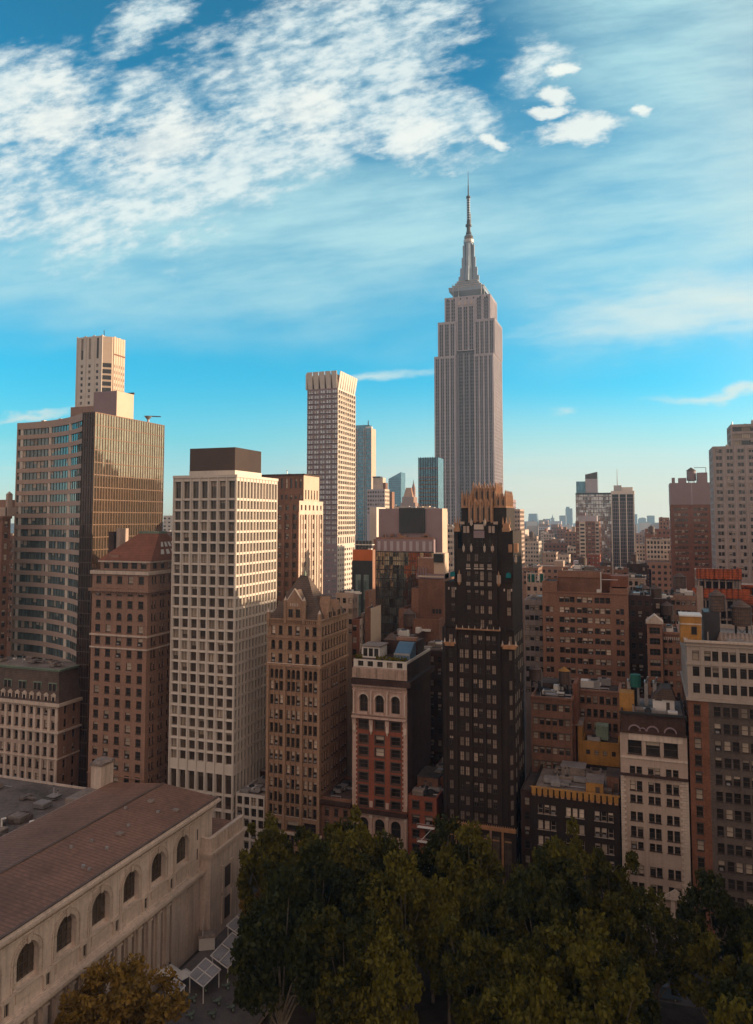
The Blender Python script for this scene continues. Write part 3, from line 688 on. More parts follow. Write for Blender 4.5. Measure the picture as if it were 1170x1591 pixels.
# ------------------------------------------------------------------ street row, left to right
def mansard():
    Y = YA + 1; xb = FX(91, 1100, Y); w = 34; x0 = xb - w; dep = 13
    b = Bld('mansard_building', 'ornate beige stone building with dark mansard roof and dormers behind the library roof', 'building', x0, Y)
    zc = FZ(60, 1090, Y); zt = FZ(60, 1043, Y)
    p = FZ(60, 1132, Y) - FZ(60, 1153, Y)
    rs = []; z = zc - 3.6
    while z > 3: rs.append((z, z + 2.4)); z -= p
    rs.reverse(); n = len(rs)
    cs = cols(12, 0.6, w - .6, 1.25)
    b.tier((0, w, 0, dep), 0, zc, 'lime', F=dict(c=cs, r=rs, style='rs', arch={n - 3}, rec=.5, hid=18), Rt=dict(c=cols(3, 1, dep - 1, 1.1), r=rs, k='tan', hid=18), roof=None)
    b.cornice((0, w, 0, dep), zc - .9, .9, .9, 'limep'); b.cornice((0, w, 0, dep), rs[n - 2][0] - 1.1, .5, .8, 'limep'); b.dentils((0, w, 0, dep), zc - 1.5, .55, .5, 48, 'limep')
    b.cornice((0, w, 0, dep), rs[n - 4][0] - .9, .35, .35, 'limep')
    m = MB()
    for i in range(13): u = .6 + (w - 1.2) / 12 * i; m.box(u - .45, u + .45, -.22, -.003, rs[n - 3][0] - .5, zc - 1.6, 'limep')
    for i in range(13): u = .6 + (w - 1.2) / 12 * i; m.box(u - .3, u + .3, -.12, -.003, 12, rs[n - 3][0] - 1.4, 'limep')
    m.build('pilaster', b.root)
    r = MB(); r.hip(-.2, w + .2, -.2, dep, zc, zt, 1.5, 'slate', 1.4); ro = r.build('mansard_roof', b.root)
    r = MB(); r.box(1.0, w - .9, 1.0, dep - 1, zt, zt + .5, 'verd'); r.box(.6, w - .4, .6, dep - .6, zt + .5, zt + .75, 'verd'); r.box(1.4, w - 1.4, 1.4, dep - 1.4, zt + .75, zt + .8, 'roofl'); r.build('copper_ridge', ro)
    for i in range(6):
        u = 2.8 + i * (w - 5.6) / 5 ; zz = zc + 3.2
        m = MB(); m.box(u - 1.5, u + 1.5, .35, 2, zz, zz + 2.5, 'verd'); m.box(u - 1.3, u + 1.3, .3, .34, zz + .2, zz + 2.2, 'g'); m.box(u - .05, u + .05, .25, .29, zz + .2, zz + 2.2, 'framel'); d = m.build('skylight', ro)
    for i in range(12):
        u = (w - 1.2) / 12 * (i + .5) + .6; m = MB(); m.box(u - .75, u + .75, -.1, 1.2, zc + .02, zc + 2.1, 'limep'); m.box(u - .45, u + .45, -.14, -.11, zc + .25, zc + 1.7, 'g'); m.prism([(u - .95, zc + 2.1), (u + .95, zc + 2.1), (u, zc + 2.9)], -.25, 1.6, 'y', 'limep'); m.build('dormer', ro)
    b.clutter((2, w - 3, 2, dep - 2), zt + .8, 7, 9, 1.4); b.done(sub=False)
mansard()

def curved():
    Yr = YA + 10; X0, X1 = FX(23, 655, Yr + 12), FX(129, 640, Yr); w = X1 - X0
    zt = FZ(128, 641, Yr); xc = FX(148, 640, Yr) - X0; dep = SY(255, 661, FX(148, 640, Yr)) - Yr
    b = Bld('curved_office_tower', 'curved office tower of pink stone bands and glass with mirrored gold west side', 'tower', X0, Yr)
    n = 22
    cur = lambda t: 13.5 * (1 - t ** 2.2)
    pts = [(w * i / n, cur(i / n)) for i in range(n + 1)]
    fl = (FZ(100, 690, Yr) - FZ(100, 709, Yr)); nf = int(zt / fl)
    wl = MB(); 
    def strip(z0, z1, out, k, mb):
        for i in range(n):
            (xa, ya), (xb, yb) = pts[i], pts[i + 1]; mb.poly([(xa, ya + out, z0), (xb, yb + out, z0), (xb, yb + out, z1), (xa, ya + out, z1)], k)
    zs = [zt - 1.9 - fl * (i + 1) for i in range(nf)]
    M['pinkband'] = mat('pink_stone_band', (0.46, 0.31, 0.24), var=.06, streak=.08)
    strip(zt - 2.3, zt, 0, 'pinkband', wl)
    for z in zs: strip(z, z + 1.45, 0, 'pinkband', wl)
    for z in [zt - 2.3] + [z for z in zs]:
        for i in range(n): (xa, ya), (xb, yb) = pts[i], pts[i + 1]; wl.poly([(xa, ya, z), (xb, yb, z), (xb, yb + .5, z), (xa, ya + .5, z)], 'pinkband'); wl.poly([(xa, ya, z + 1.45), (xb, yb, z + 1.45), (xb, yb + .5, z + 1.45), (xa, ya + .5, z + 1.45)], 'pinkband')
    wl.box(-.3, 0.1, 13.4, 40, 0, zt, 'pinkband')
    wl.build('stone_band', b.root)
    gtop = zt - 2.3; i = 0; cnt = 0
    for z in zs:
        g = MB(); rr = random.Random(int(z * 10))
        for i in range(n):
            (xa, ya), (xb, yb) = pts[i], pts[i + 1]; g.poly([(xa, ya + .45, z + 1.45), (xb, yb + .45, z + 1.45), (xb, yb + .45, z + fl), (xa, ya + .45, z + fl)], 'gt')
            if rr.random() < .28: hh = rr.uniform(.3, 1.0) * (fl - 1.5); g.poly([(xa + .1, ya + .43, z + fl - hh), (xb - .1, yb + .43, z + fl - hh), (xb - .1, yb + .43, z + fl), (xa + .1, ya + .43, z + fl)], 'blind')
            g.box(xa - .05, xa + .05, ya + .3, ya + .42, z + 1.46, z + fl, 'frame')
        for t in (.045, .4, .72):
            x = w * t; y = cur(t); g.box(x - .55, x + .55, y + .1, y + .42, z + 1.46, z + fl, 'white')
        g.build('window_band', b.root)
    # dark glass pier and west curtain wall
    def curtain(name, P0, P1, nrm, ncol, k, mk, z1, fh, mw=.12, band=None):
        m = MB(); v = Vector((P1[0] - P0[0], P1[1] - P0[1], 0)); nv = Vector((nrm[0], nrm[1], 0))
        m.poly([(P0[0], P0[1], 0), (P1[0], P1[1], 0), (P1[0], P1[1], z1), (P0[0], P0[1], z1)], k); o = m.build(name, b.root)
        f = MB(); L = v.length; vd = v.normalized()
        def bx(a, c, z0_, z1_, out, kk):
            p = [Vector((P0[0], P0[1], 0)) + vd * a, Vector((P0[0], P0[1], 0)) + vd * c]; q = [p[0] + nv * out, p[1] + nv * out]
            xs = [t.x for t in p + q]; ys = [t.y for t in p + q]; f.box(min(xs), max(xs), min(ys), max(ys), z0_, z1_, kk)
        for i in range(ncol + 1): a = L * i / ncol; bx(a - mw / 2, a + mw / 2, 0, z1, .16, mk)
        z = z1
        while z > 0: bx(0, L, z - .32, z, .08, band or mk); z -= fh
        f.build('mullion', o); return o
    M['goldmul'] = mat('bronze_mullion', (0.20, 0.12, 0.08), rough=.35, metal=.6, var=.1)
    curtain('dark_glass_pier', (w + .02, 0), (xc, 0), (0, -1), 5, 'gdark', 'frame', zt, fl)
    curtain('mirror_curtain_wall', (xc, 0), (xc, dep), (1, 0), 28, 'ggold', 'goldmul', zt, fl, .22)
    m = MB(); m.poly([(p[0], p[1], zt - .4) for p in pts] + [(xc, 0, zt - .4), (xc, dep, zt - .4), (0, dep, zt - .4)], 'roofl'); m.poly([(0, dep, 0), (xc, dep, 0), (xc, dep, zt), (0, dep, zt)], 'mauve'); m.build('roof', b.root)
    # penthouse
    px0 = FX(149, 640, Yr + 14) - X0; px1 = FX(181, 640, Yr + 14) - X0; zp = FZ(181, 607, Yr + 14)
    M['peach'] = mat('peach_panel_and_lit_side', (0.58, 0.42, 0.31), var=.05)  # peach also paints the sunlit west sides of several towers
    m = MB(); d2 = SY(208, 612, px1 + X0) - Yr
    m.box(px0 - 1, px1, 14, d2, zt - .4, zp, 'mauve'); m.poly([(px1 + .01, 14, zt - .4), (px1 + .01, d2, zt - .4), (px1 + .01, d2, zp), (px1 + .01, 14, zp)], 'peach'); m.box(px0 - 1, px1, d2, d2 + .4, zp, zp + .8, 'steel'); m.build('penthouse', b.root)
    m = MB(); x, y = xc - 1.5, dep * .80
    m.bar((x, y, zt), (x, y, zt + 2), .4, 'metal', 8); m.frus(x, y, zt + 1.2, zt + 2.4, .4, 1.4, 12, 'metal'); m.bar((x + 1, y, zt + 2.3), (x + 1.5, y + 5, zt + 2.8), .2, 'steel'); m.build('antenna_dish', b.root)
    for i in range(9): m = MB(); x, y = random.uniform(2, xc - 2), 15 + random.uniform(0, 8); m.box(x, x + 1.2, y, y + 1.5, zt - .4, zt + random.uniform(.6, 1.6), 'metal'); m.build('rooftop_unit', b.root)
    return b
curved()

def redroof():
    Y = YA; x0, w, zt, dep = span(144, 230, 887, Y); dep = 22
    b = Bld('red_roof_building', 'tan brick building with steep red tiled hip roof left of the white gridded tower', 'building', x0, Y)
    p = 3.53; z = FZ(190, 1060, Y); rs = [z + 3.47 * i for i in range(-14, 12)]; rs = [(a, a + 2.05) for a in rs if 3 < a < zt - 3.2]
    n = len(rs); wc = cols(5, .4, w - .4, 1.75); dc = [c for a, b_ in wc for c in ((a, a + .82), (a + .93, b_))]
    za = FZ(190, 917, Y)
    b.tier((0, w, 0, dep), 0, zt, 'tan', F=dict(c=wc, r=rs, style='r1s', arch={n - 4}, var=(.55, .15, .15, .15), hid=17), Rt=dict(c=grp(5, 2, 1, dep - 1, .85, .5), r=rs, style='rs', hid=20), roof='roof')
    for zz, h, o_ in ((zt - 1, 1.0, .5), (za - .4, .8, .8), (rs[n - 5][0] - 1.1, .5, .35), (rs[n - 6][0] - 1.2, .4, .3)): b.cornice((0, w, 0, dep), zz, h, o_, 'limep' if o_ < .7 else 'tan')
    b.dentils((0, w, 0, dep), za - 1.1, .65, .45, 34, 'tan', 'FR'); b.cornice((0, w, 0, dep), 3.5 + 14, .3, .2, 'tan')
    # attic storey set back, with loggia windows
    za2 = FZ(190, 871, Y + 1.5); B2 = (1.4, w + 1.0, 1.6, dep - 1)
    B2 = (1.4, w - .5, 1.6, dep - 1)
    b.tier(B2, zt, za2, 'tan', F=dict(c=cols(5, .6, B2[1] - B2[0] - .6, 2.0), r=[(zt + .5, zt + 2.5)], style='r1'), Rt=dict(c=cols(5, .6, B2[3] - B2[2] - .6, 2.0), r=[(zt + .5, zt + 2.5)], style='r1'), roof=None)
    b.cornice(B2, za2 - .5, .5, .5, 'limep')
    zr = FZ(232, 829, Y + 10); r = MB(); r.hip(B2[0] - .5, B2[1] + .6, B2[2] - .5, B2[3] + .5, za2, zr, 0, 'tile') if 0 else None
    xm0 = FX(219, 829, Y + 10) - x0; xm1 = FX(240, 829, Y + 10) - x0
    e = [(B2[0] - .6, B2[2] - .6), (B2[1] + .7, B2[2] - .6), (B2[1] + .7, B2[3] + .6), (B2[0] - .6, B2[3] + .6)]; t = [(min(xm0, w - 5.5), 9), (w - 3.0, 9), (w - 3.0, 13), (min(xm0, w - 5.5), 13)]
    for j in range(4): r.poly([(*e[j], za2), (*e[(j + 1) % 4], za2), (*t[(j + 1) % 4], zr), (*t[j], zr)], 'tile')
    r.poly([(*q, zr) for q in t], 'roofl'); ro = r.build('hip_roof', b.root)
    m = MB(); m.box(t[0][0], t[1][0], 9, 13, zr, zr + .7, 'verd'); m.build('ridge_cresting', ro)
    # roof lights on the western slope
    for i in range(5):
        for j in range(2):
            a = .22 + .17 * i; c = .22 + .28 * j; P = lambda s_, q_: Vector((*[e[1][k] * (1 - q_) * (1 - s_) + e[2][k] * (1 - q_) * s_ + t[1][k] * q_ * (1 - s_) + t[2][k] * q_ * s_ for k in (0, 1)], za2 * (1 - q_) + zr * q_))
            nrm = Vector((1, 0, .8)).normalized() * .08; m = MB(); m.poly([P(a, c) + nrm, P(a + .1, c) + nrm, P(a + .1, c + .18) + nrm, P(a, c + .18) + nrm], 'whitep'); m.build('roof_light', ro)
    m = MB(); m.box(4.2, 7.4, 1.9, 2.3, za2 + .05, za2 + 1.6, 'tan'); m.build('louvre', ro)
    cx0, cx1 = FX(165, 850, Y + 9) - x0, FX(180, 850, Y + 9) - x0
    m = MB(); m.box(cx0, cx0 + 2.0, 10, 13, za2 - 1, FZ(170, 826, Y + 9), 'dark'); m.box(cx0 + 2.9, cx0 + 4.2, 10, 14, za2 - 1, FZ(170, 821, Y + 9), 'lime'); m.build('chimney', b.root)
    b.done(sub=True)
redroof()

def gridtower():
    Y = YA; x0, w, zt, dep = span(270, 368, 739, Y, 431)
    b = Bld('white_grid_tower', 'tall white gridded tower with brown louvred box on its roof', 'tower', x0, Y)
    p = (FZ(320, 780, Y) - FZ(320, 1190, Y)) / 24.0
    ztop = FZ(320, 776, Y); rs = []; z = ztop
    zb = FZ(320, 1197, Y)
    while z - p > zb - .5: z -= p; rs.append((z + .30, z + p - .32))
    rs = rs[::-1]; rs.append((ztop + .35, zt - 1.6))
    low = [(zb - 9.6, zb - 4.0 - 2.2), (zb - 5.6, zb - .6)]
    zz = zb - 10.0; lw = []
    while zz - p > .5: zz -= p; lw.append((zz + .3, zz + p - .3))
    rs = lw[::-1] + low + rs
    cF = cols(7, .1, w - .1, (w - .2) / 7 - .95); cR = cols(13, .1, dep - .1, (dep - .2) / 13 * .64)
    b.tier((0, w, 0, dep), 0, zt, 'white', F=dict(c=cF, r=rs, style='1', rec=.7, gk='gb', bk='blind', var=(.72, .06, .07, .15), hid=22), Rt=dict(c=cR, r=rs, style='0', rec=.6, gk='g', var=(.9, 0, 0, .1)), roof='roofl', par=.5)
    m = MB()
    for i, (h0, h1) in enumerate(rs):
        m.box(-.0, w + .14, -.14, -.003, h1 + .06, h1 + .30, 'white')
    for i in range(8): x = .1 + (w - .2) / 7 * i; m.box(x - .16 if i else 0, x + .16 if i < 7 else w, -.26, -.141, 0, zt - .6, 'white')
    m.box(-.1, w + .25, -.3, -.003, zt - .6, zt + .15, 'white'); m.box(w + .003, w + .3, -.003, dep + .1, zt - .6, zt + .15, 'white')
    for i in range(14): y = .1 + (dep - .2) / 13 * i; m.box(w + .003, w + .13, y - .13 if i else 0, y + .13 if i < 13 else dep, 0, zt - .6, 'white')
    m.build('facade_grid', b.root)
    zp0 = zt; zp1 = FZ(330, 696, Y + 2.5); xa, xb = FX(295, 730, Y + 2.5) - x0, FX(365, 730, Y + 2.5) - x0; d2 = SY(406, 705, xb + x0) - Y
    M['louv'] = mat('brown_louvre', (0.26, 0.15, 0.105), rough=.5, var=.08, metal=.3)
    m = MB(); m.box(xa, xb, 2.5, d2, zp0 + 1.5, zp1, 'louv'); m.box(xa - .1, xb + .1, 2.4, d2 + .1, zp0 - .4, zp0 + 1.5, 'white'); ph = m.build('penthouse', b.root)
    m = MB()
    for i in range(48):
        x = xa + (xb - xa) * i / 48; m.box(x, x + .1, 2.4, 2.49, zp0 + 1.5, zp1, 'steel')
    for i in range(40): y = 2.5 + (d2 - 2.5) * i / 40; m.box(xb + .01, xb + .1, y, y + .1, zp0 + 1.5, zp1, 'steel')
    m.build('louvre', ph)
    b.done(fk='frame', sub=False)
    # podium wing to the right
    Yp = YA + .4; xp0 = x0 + w + .6; xp1 = FX(411, 1250, Yp); zp = FZ(400, 1236, Yp); wp = xp1 - xp0
    q = Bld('white_grid_podium', 'low white gridded block at the foot of the tall white tower', 'building', xp0, Yp)
    q.tier((0, wp, 0, 12), 0, zp, 'white', F=dict(c=cols(4, .1, wp - .1, wp / 4 - .6), r=rows(0.2, zp - .4, p, p - .75, .3), style='r1', rec=.6, var=(.75, .1, .05, .1)), Rt=dict(c=cols(4, .2, 11.8, 1.9), r=rows(0.2, zp - .4, p, p - .75, .3), style='r1'), roof='roofl', par=.3)
    q.clutter((0, wp, 0, 12), zp - .3, 4, 2, 1.6, ('whitep', 'metal')); q.done()
    # dark low block with pale canopy between tower and gothic building
    x = FX(388, 1190, YA + 12); m2 = Bld('dark_infill_building', 'small dark building with pale flat canopy squeezed beside the white tower', 'building', x0 + w + 1.0, YA + 13)
    zq = FZ(400, 1196, YA + 13); ww = FX(414, 1190, YA + 13) - (x0 + w + 1.0)
    m2.tier((0, ww, 0, 10), 0, zq, 'dark', roof='roof', par=.2); m = MB(); m.box(ww * .3, ww + .3, -.6, 6, zq, zq + .25, 'roofl'); m.build('canopy', m2.root); m2.done()
gridtower()

def gothic():
    Y = YA; x0, w, ze, dep = span(416, 498, 962, Y, 540)
    b = Bld('gothic_building', 'brown brick gothic building with pointed gables and steep slate roofs', 'building', x0, Y)
    k = 'tanb'; M[k] = mat('warm_tan_brick', (0.40, 0.235, 0.145), streak=.3, brick=1.2, var=.12)
    pz = lambda y: FZ(456, y, Y)
    ys = [1430, 1350, 1280, 1205, 1130, 1055, 980, 908, 835, 755, 680, 615, 530, 458, 380]
    zs = [pz(870 + y / 3.458) for y in ys]
    rs = [(z - 1.1, z + 1.15) for z in zs]
    tri = grp(3, 3, .3, w - .3, 1.05, .30); six = grp(3, 2, .3, w - .3, 1.15, 1.0)
    n = len(rs)
    low = [(z, z + 2.2) for z in (3.0, 6.6)]
    rs = low + rs; n += 2
    rc = {i: six for i in (n - 3, n - 2, n - 1)}; rc[2] = cols(3, .3, w - .3, 3.4); 
    sixR = cols(9, .6, dep - .6, 1.15); triR = grp(3, 3, .3, dep - .3, 1.05, .6)
    b.tier((0, w, 0, dep), 0, ze, k, F=dict(c=tri, rc=rc, r=rs, arch={n - 4, n - 2}, style='rs', var=(.45, .2, .2, .15), rec=.5, bk='blindw', hid=12), Rt=dict(c=triR, rc={i: sixR for i in (n - 3, n - 2, n - 1)}, r=rs, arch={n - 2}, style='rs', rec=.4), roof='roof', par=.3)
    m = MB()
    for i in range(4):
        x = .3 + (w - .6) / 3 * i; zt_ = rs[n - 4][1] + 1; m.box(x - .35 if i else 0, x + .35 if i < 3 else w, -.42, -.003, 0, zt_, k)
    for i in range(3):   # thin mullion piers
        c = .3 + (w - .6) / 3 * (i + .5)
        for s_ in (-.675, .675): m.box(c + s_ - .11, c + s_ + .11, -.2, -.003, rs[3][0] - .3, rs[n - 4][1] - .4, k)
    m.build('pier', b.root)
    for i, (a, c) in enumerate(rs[2:]):
        m = MB(); m.box(0, w, -.1, -.003, a - .42, a - .2, 'limep' if i in (1, n - 5) else k); m.build('sill_course', b.root)
    b.cornice((0, w, 0, dep), rs[n - 3][0] - 1.0, .5, .45, k); b.cornice((0, w, 0, dep), rs[n - 1][0] - .9, .4, .35, k); b.cornice((0, w, 0, dep), rs[2][0] - 1.0, .5, .5, 'limep'); b.cornice((0, w, 0, dep), ze - .3, .35, .4, k, 'FR')
    b.dentils((0, w, 0, dep), ze - 1.1, .8, .3, 26, k)
    # roofs
    zp = FZ(476, 893, Y + 8)
    r = MB(); r.hip(.3, w - .4, .3, 12.5, ze, zp, 6.2, 'slate', 6.0)
    for j in range(1): pass
    r.prism([(w - 5, ze), (w + .1, ze), (w + .1, ze + 1), (w - 4.2, ze + 5.2)], 9, 16, 'y', 'slate')
    r.hip(2, w - .2, 12.5, dep - .4, ze, ze + 5.0, 4.2, 'slate', 2.0)
    ro = r.build('slate_roof', b.root)
    m = MB(); m.frus(w * .5 + .2, 6.3, zp - .1, zp + 1.2, .5, .2, 6, 'verd'); m.build('finial', ro)
    # main front gable with two windows
    xl, xr = FX(444, 950, Y) - x0, FX(473, 950, Y) - x0; xm = (xl + xr) / 2; zg = FZ(458, 917, Y); zs_ = FZ(458, 940, Y)
    m = MB(); m.prism([(xl, ze - .2), (xr, ze - .2), (xr, zs_), (xm, zg), (xl, zs_)], -.35, .6, 'y', k); m.prism([(xl, zs_), (xr, zs_), (xm, zg)], .6, 7.2, 'y', 'slate')
    for s_ in (xl - .35, xr - .35): m.box(s_, s_ + .7, -.6, .3, ze - 1, zs_ + 1.2, k); m.frus(s_ + .35, -.15, zs_ + 1.2, zs_ + 2.2, .45, .02, 4, 'limep', pi / 4)
    for a, c in (((xl - .2, zs_ + .1), (xm, zg + .35)), ((xr + .2, zs_ + .1), (xm, zg + .35))): m.bar((a[0], -.1, a[1]), (c[0], -.1, c[1]), .25, 'limep')
    for s_ in (-1, 1): c = xm + s_ * 1.05; m.box(c - .62, c + .62, -.40, -.352, ze + .5, ze + 2.6, 'g'); m.box(c - .75, c - .62, -.5, -.352, ze + .4, ze + 2.7, k); m.box(c + .62, c + .75, -.5, -.352, ze + .4, ze + 2.7, k); m.box(c - .05, c + .05, -.45, -.41, ze + .5, ze + 2.6, 'frame')
    for t in range(5): m.box(xm - 1.2 + t * .5, xm - .95 + t * .5, -.45, -.352, zs_ - .3, zs_ + .5, 'limep')
    m.build('gable', ro)
    # stepped corner turret and side gable dormers
    for (yy, h) in ((dep * .30, 5.6), (dep * .62, 4.2)):
        m = MB(); m.prism([(yy - 1.9, ze - .2), (yy + 1.9, ze - .2), (yy + 1.9, ze + 1.0), (yy, ze + h), (yy - 1.9, ze + 1.0)], w - 2.5, w + .3, 'x', k)
        m.prism([(yy - 1.95, ze + 1.0), (yy + 1.95, ze + 1.0), (yy, ze + h)], w - 6, w - 2.5, 'x', 'slate')
        m.box(w + .3, w + .33, yy - .9, yy - .2, ze - .1, ze + 1.6, 'g'); m.box(w + .3, w + .33, yy + .2, yy + .9, ze - .1, ze + 1.6, 'g'); m.build('dormer', ro)
    for x in (.25, w - .25): m = MB(); m.box(x - .4, x + .4, -.45, .4, ze - 2, ze + 1.6, k); m.frus(x, 0, ze + 1.6, ze + 2.6, .5, .03, 4, 'limep', pi / 4); m.build('corner_pinnacle', b.root)
    m = MB(); m.box(.4, 5, dep - 7, dep - .5, ze, ze + 5.0, 'dark'); 
    for i in range(7): m.box(.5 + i * .7, .8 + i * .7, dep - 7.1, dep - 6.8, ze + 5, ze + 5.9, 'metal')
    m.build('cooling_plant', b.root)
    b.done(sub=True, fk='frame')
gothic()

def lowbrown():
    Y = YA + .5; x0, w, zt, _ = span(498, 547, 1240, Y)
    b = Bld('brown_townhouse', 'small brown three storey house between the gothic building and the red brick club', 'house', x0 + .2, Y); w -= .4
    p = FZ(520, 1263, Y) - FZ(520, 1281, Y)
    zz = FZ(520, 1268, Y); rs = [(zz + 3.1 * i, zz + 3.1 * i + 1.7) for i in (-3, -2, -1, 0)]
    rs = [r for r in rs if r[0] > 1]
    b.tier((0, w, 0, 16), 0, zt, 'brown', F=dict(c=cols(3, .3, w - .3, 1.1), r=rs, style='rsL'), roof='roof', par=.6); b.cornice((0, w, 0, 16), zt - 1.6, .9, .7, 'dark', 'F'); b.dentils((0, w, 0, 16), zt - 2.0, .4, .35, 16, 'dark')
    b.clutter((0, w, 0, 16), zt - .6, 4, 4, 1.5); b.done(sub=True)
lowbrown()

def club():
    Y = YA; x0, w, zt, _ = span(548, 632.5, 1030, Y); dep = 22
    b = Bld('red_brick_club_building', 'narrow red brick building with cream stone corners and arched top windows', 'building', x0, Y)
    pz = lambda y: FZ(590, 980 + y / 4.682, Y)
    xs = lambda x: FX(530 + x / 4.682, 1150, Y) - x0
    M['cream'] = mat('cream_stone', (0.54, 0.36, 0.28), streak=.4, var=.12)
    cc = [(166 / 4.682, 0)]; c3 = [w * .205, w * .5, w * .79]
    mk = lambda hw: [(c - hw, c + hw) for c in c3]
    zq = [(795, 62), (885, 62), (980, 62), (1072, 62), (1165, 62)]
    rr = [(pz(y + 32), pz(y - 28)) for y, _h in zq][::-1]
    # base storey arches
    zb0 = pz(1335)
    arch_lo = (pz(1465) - 1.0, pz(1372)); bot = (arch_lo[0] - 7.5, arch_lo[0] - 3)
    bot = (2.2, 5.4); mid = (8.0, arch_lo[0] - 2.2)
    specs = dict(c=mk(1.15), rec=.5, style='rF', var=(.7, .15, .1, .05))
    b.tier((0, w, 0, dep), 0, zb0, 'cream', F=dict(c=mk(1.3), r=[bot, arch_lo], arch={1}, style='r', rec=.6), Rt=dict(c=[], r=[]), roof=None)
    b.wl.poly([(w + .002, 0, 0), (w + .002, dep, 0), (w + .002, dep, zt), (w + .002, 0, zt)], 'dark')
    zr0 = zb0; zr1 = pz(640)
    allr = [(pz(1290), pz(1232))] + rr + [(pz(720), pz(658))]
    b.tier((0, w, 0, dep), zr0, zr1, 'red', F=dict(specs, r=allr), roof=None)
    zc = pz(395)
    b.tier((0, w, 0, dep), zr1, zc, 'cream', F=dict(c=mk(1.12), r=[(pz(598), pz(470))], arch={0}, style='r1', rec=.7), roof=None)
    zt0 = pz(275)
    b.tier((0, w, 0, dep), zc, zt0, 'cream', roof=None)
    M['stain'] = mat('stained_cream_stone', (0.46, 0.31, 0.23), streak=.85, var=.2)
    b.tier((.15, w - .15, .25, dep), zt0, pz(218), 'white', F=dict(c=cols(5, .6, w - .9, 1.5), r=[(zt0 + .25, pz(228))], style='1', rec=.5), roof='roof', par=.2)
    t = MB(); t.box(-.05, w + .05, -.25, -.003, pz(350), pz(280), 'stain'); t.build('parapet', b.root)
    b.cornice((0, w, 0, dep), pz(395), 1.4, 1.15, 'dark', 'FR'); b.cornice((0, w, 0, dep), pz(395) - .5, .5, .7, 'cream', 'F'); b.dentils((0, w, 0, dep), pz(418), .45, .5, 30, 'cream'); b.cornice((0, w, 0, dep), pz(440), .3, .3, 'cream', 'F')
    b.cornice((0, w, 0, dep), pz(640), .5, 1.0, 'cream', 'F'); b.cornice((0, w, 0, dep), pz(615), .3, .5, 'cream', 'F'); b.cornice((0, w, 0, dep), pz(1335), .9, .8, 'dark', 'F'); b.cornice((0, w, 0, dep), pz(1345), .35, .5, 'cream', 'F')
    # quoins
    for side in (0, 1):
        t = MB(); z = pz(1290); i = 0; t.box(*((-.02, .9) if side == 0 else (w - .9, w + .02)), -.08, -.003, z, pz(650), 'cream')
        while z < pz(650):
            o_ = .95 if i % 2 else 1.3
            t.box(*((-.03, o_) if side == 0 else (w - o_, w + .03)), -.14, -.081, z, z + .46, 'cream'); z += .56; i += 1
        t.build('quoin_strip', b.root)
    # panelled piers by the arches, frieze panels, brackets, balcony rail
    t = MB()
    for x in (.5, w * .35, w * .645, w - .5): t.box(x - .34, x + .34, -.35, -.003, pz(612), pz(440), 'cream'); t.frus(x, -.5, pz(608), pz(455), .2, .17, 8, 'limep')
    for c in c3:
        for i in range(3): t.box(c - 1.1 + i * .8, c - .55 + i * .8, -.04, -.003, pz(420) , pz(406), 'frame')
        n = 12; P = lambda r, a: (c - r * cos(a), pz(470) - 1.12 + r * sin(a))
        for i in range(n): t.prism([P(1.2, pi * i / n), P(1.2, pi * (i + 1) / n), P(1.55, pi * (i + 1) / n), P(1.55, pi * i / n)], -.28, -.003, 'y', 'limep')
        t.box(c - 1.3, c + 1.3, -.9, -.5, pz(612), pz(592), 'cream')
    t.build('arcade_trim', b.root)
    for x in (.55, w * .35, w * .645, w - .55):
        m = MB(); m.box(x - .5, x + .5, -.45, -.125, pz(690), pz(650), 'cream'); m.box(x - .38, x + .38, -.35, -.125, pz(735), pz(690), 'limep'); m.frus(x, -.3, pz(760), pz(735), .1, .35, 8, 'limep'); m.build('bracket', b.root)
        m = MB(); m.box(x - .42, x + .42, -.3, -.125, pz(1290), pz(1245), 'cream'); m.build('cartouche', b.root)
        m = MB(); m.box(x - .33, x + .33, -.4, -.003, 1, pz(1365), 'cream'); m.box(x - .45, x + .45, -.5, -.003, pz(1365), pz(1345), 'limep'); m.build('pilaster', b.root)
    # penthouse and roof garden
    zr = pz(218)
    m = MB(); m.box(1.0, 5.8, 4, 10, zr - .2, zr + 2.6, 'whitep'); m.box(.7, 6.2, 3.6, 10.4, zr + 2.6, zr + 2.9, 'roofl')
    for i in range(3): m.box(1.4 + i * 1.5, 2.5 + i * 1.5, 3.93, 3.997, zr + .2, zr + 2.2, 'g')
    m.build('penthouse', b.root)
    M['bluegls'] = mat('blue_awning', (0.10, 0.17, 0.24), rough=.35, var=.15)
    m = MB(); m.prism([(3.6, zr + 1.2), (7.5, zr + 3.6), (9, zr + 3.6), (9, zr), (3.6, zr)], w - 4.6, w - .4, 'x', 'bluegls')
    for i in range(6): x = w - 4.6 + i * .8; m.box(x, x + .12, 3.5, 3.58, zr, zr + 1.3, 'metal')
    m.box(w - 4.6, w - .4, 3.45, 3.5, zr + 1.0, zr + 1.5, 'metal'); m.build('glasshouse', b.root)
    m = MB(); m.box(5.0, w - .5, 11, 17, zr - .2, zr + 3.4, 'dark'); m.frus(w * .42, 13, zr + 3.4, zr + 5, 2.3, .3, 4, 'slate', pi / 4); m.box(w * .55, w - 1, 11.5, 13.5, zr + 3.4, zr + 4.2, 'tan'); m.build('rear_penthouse', b.root)
    m = MB(); r_ = random.Random(5)
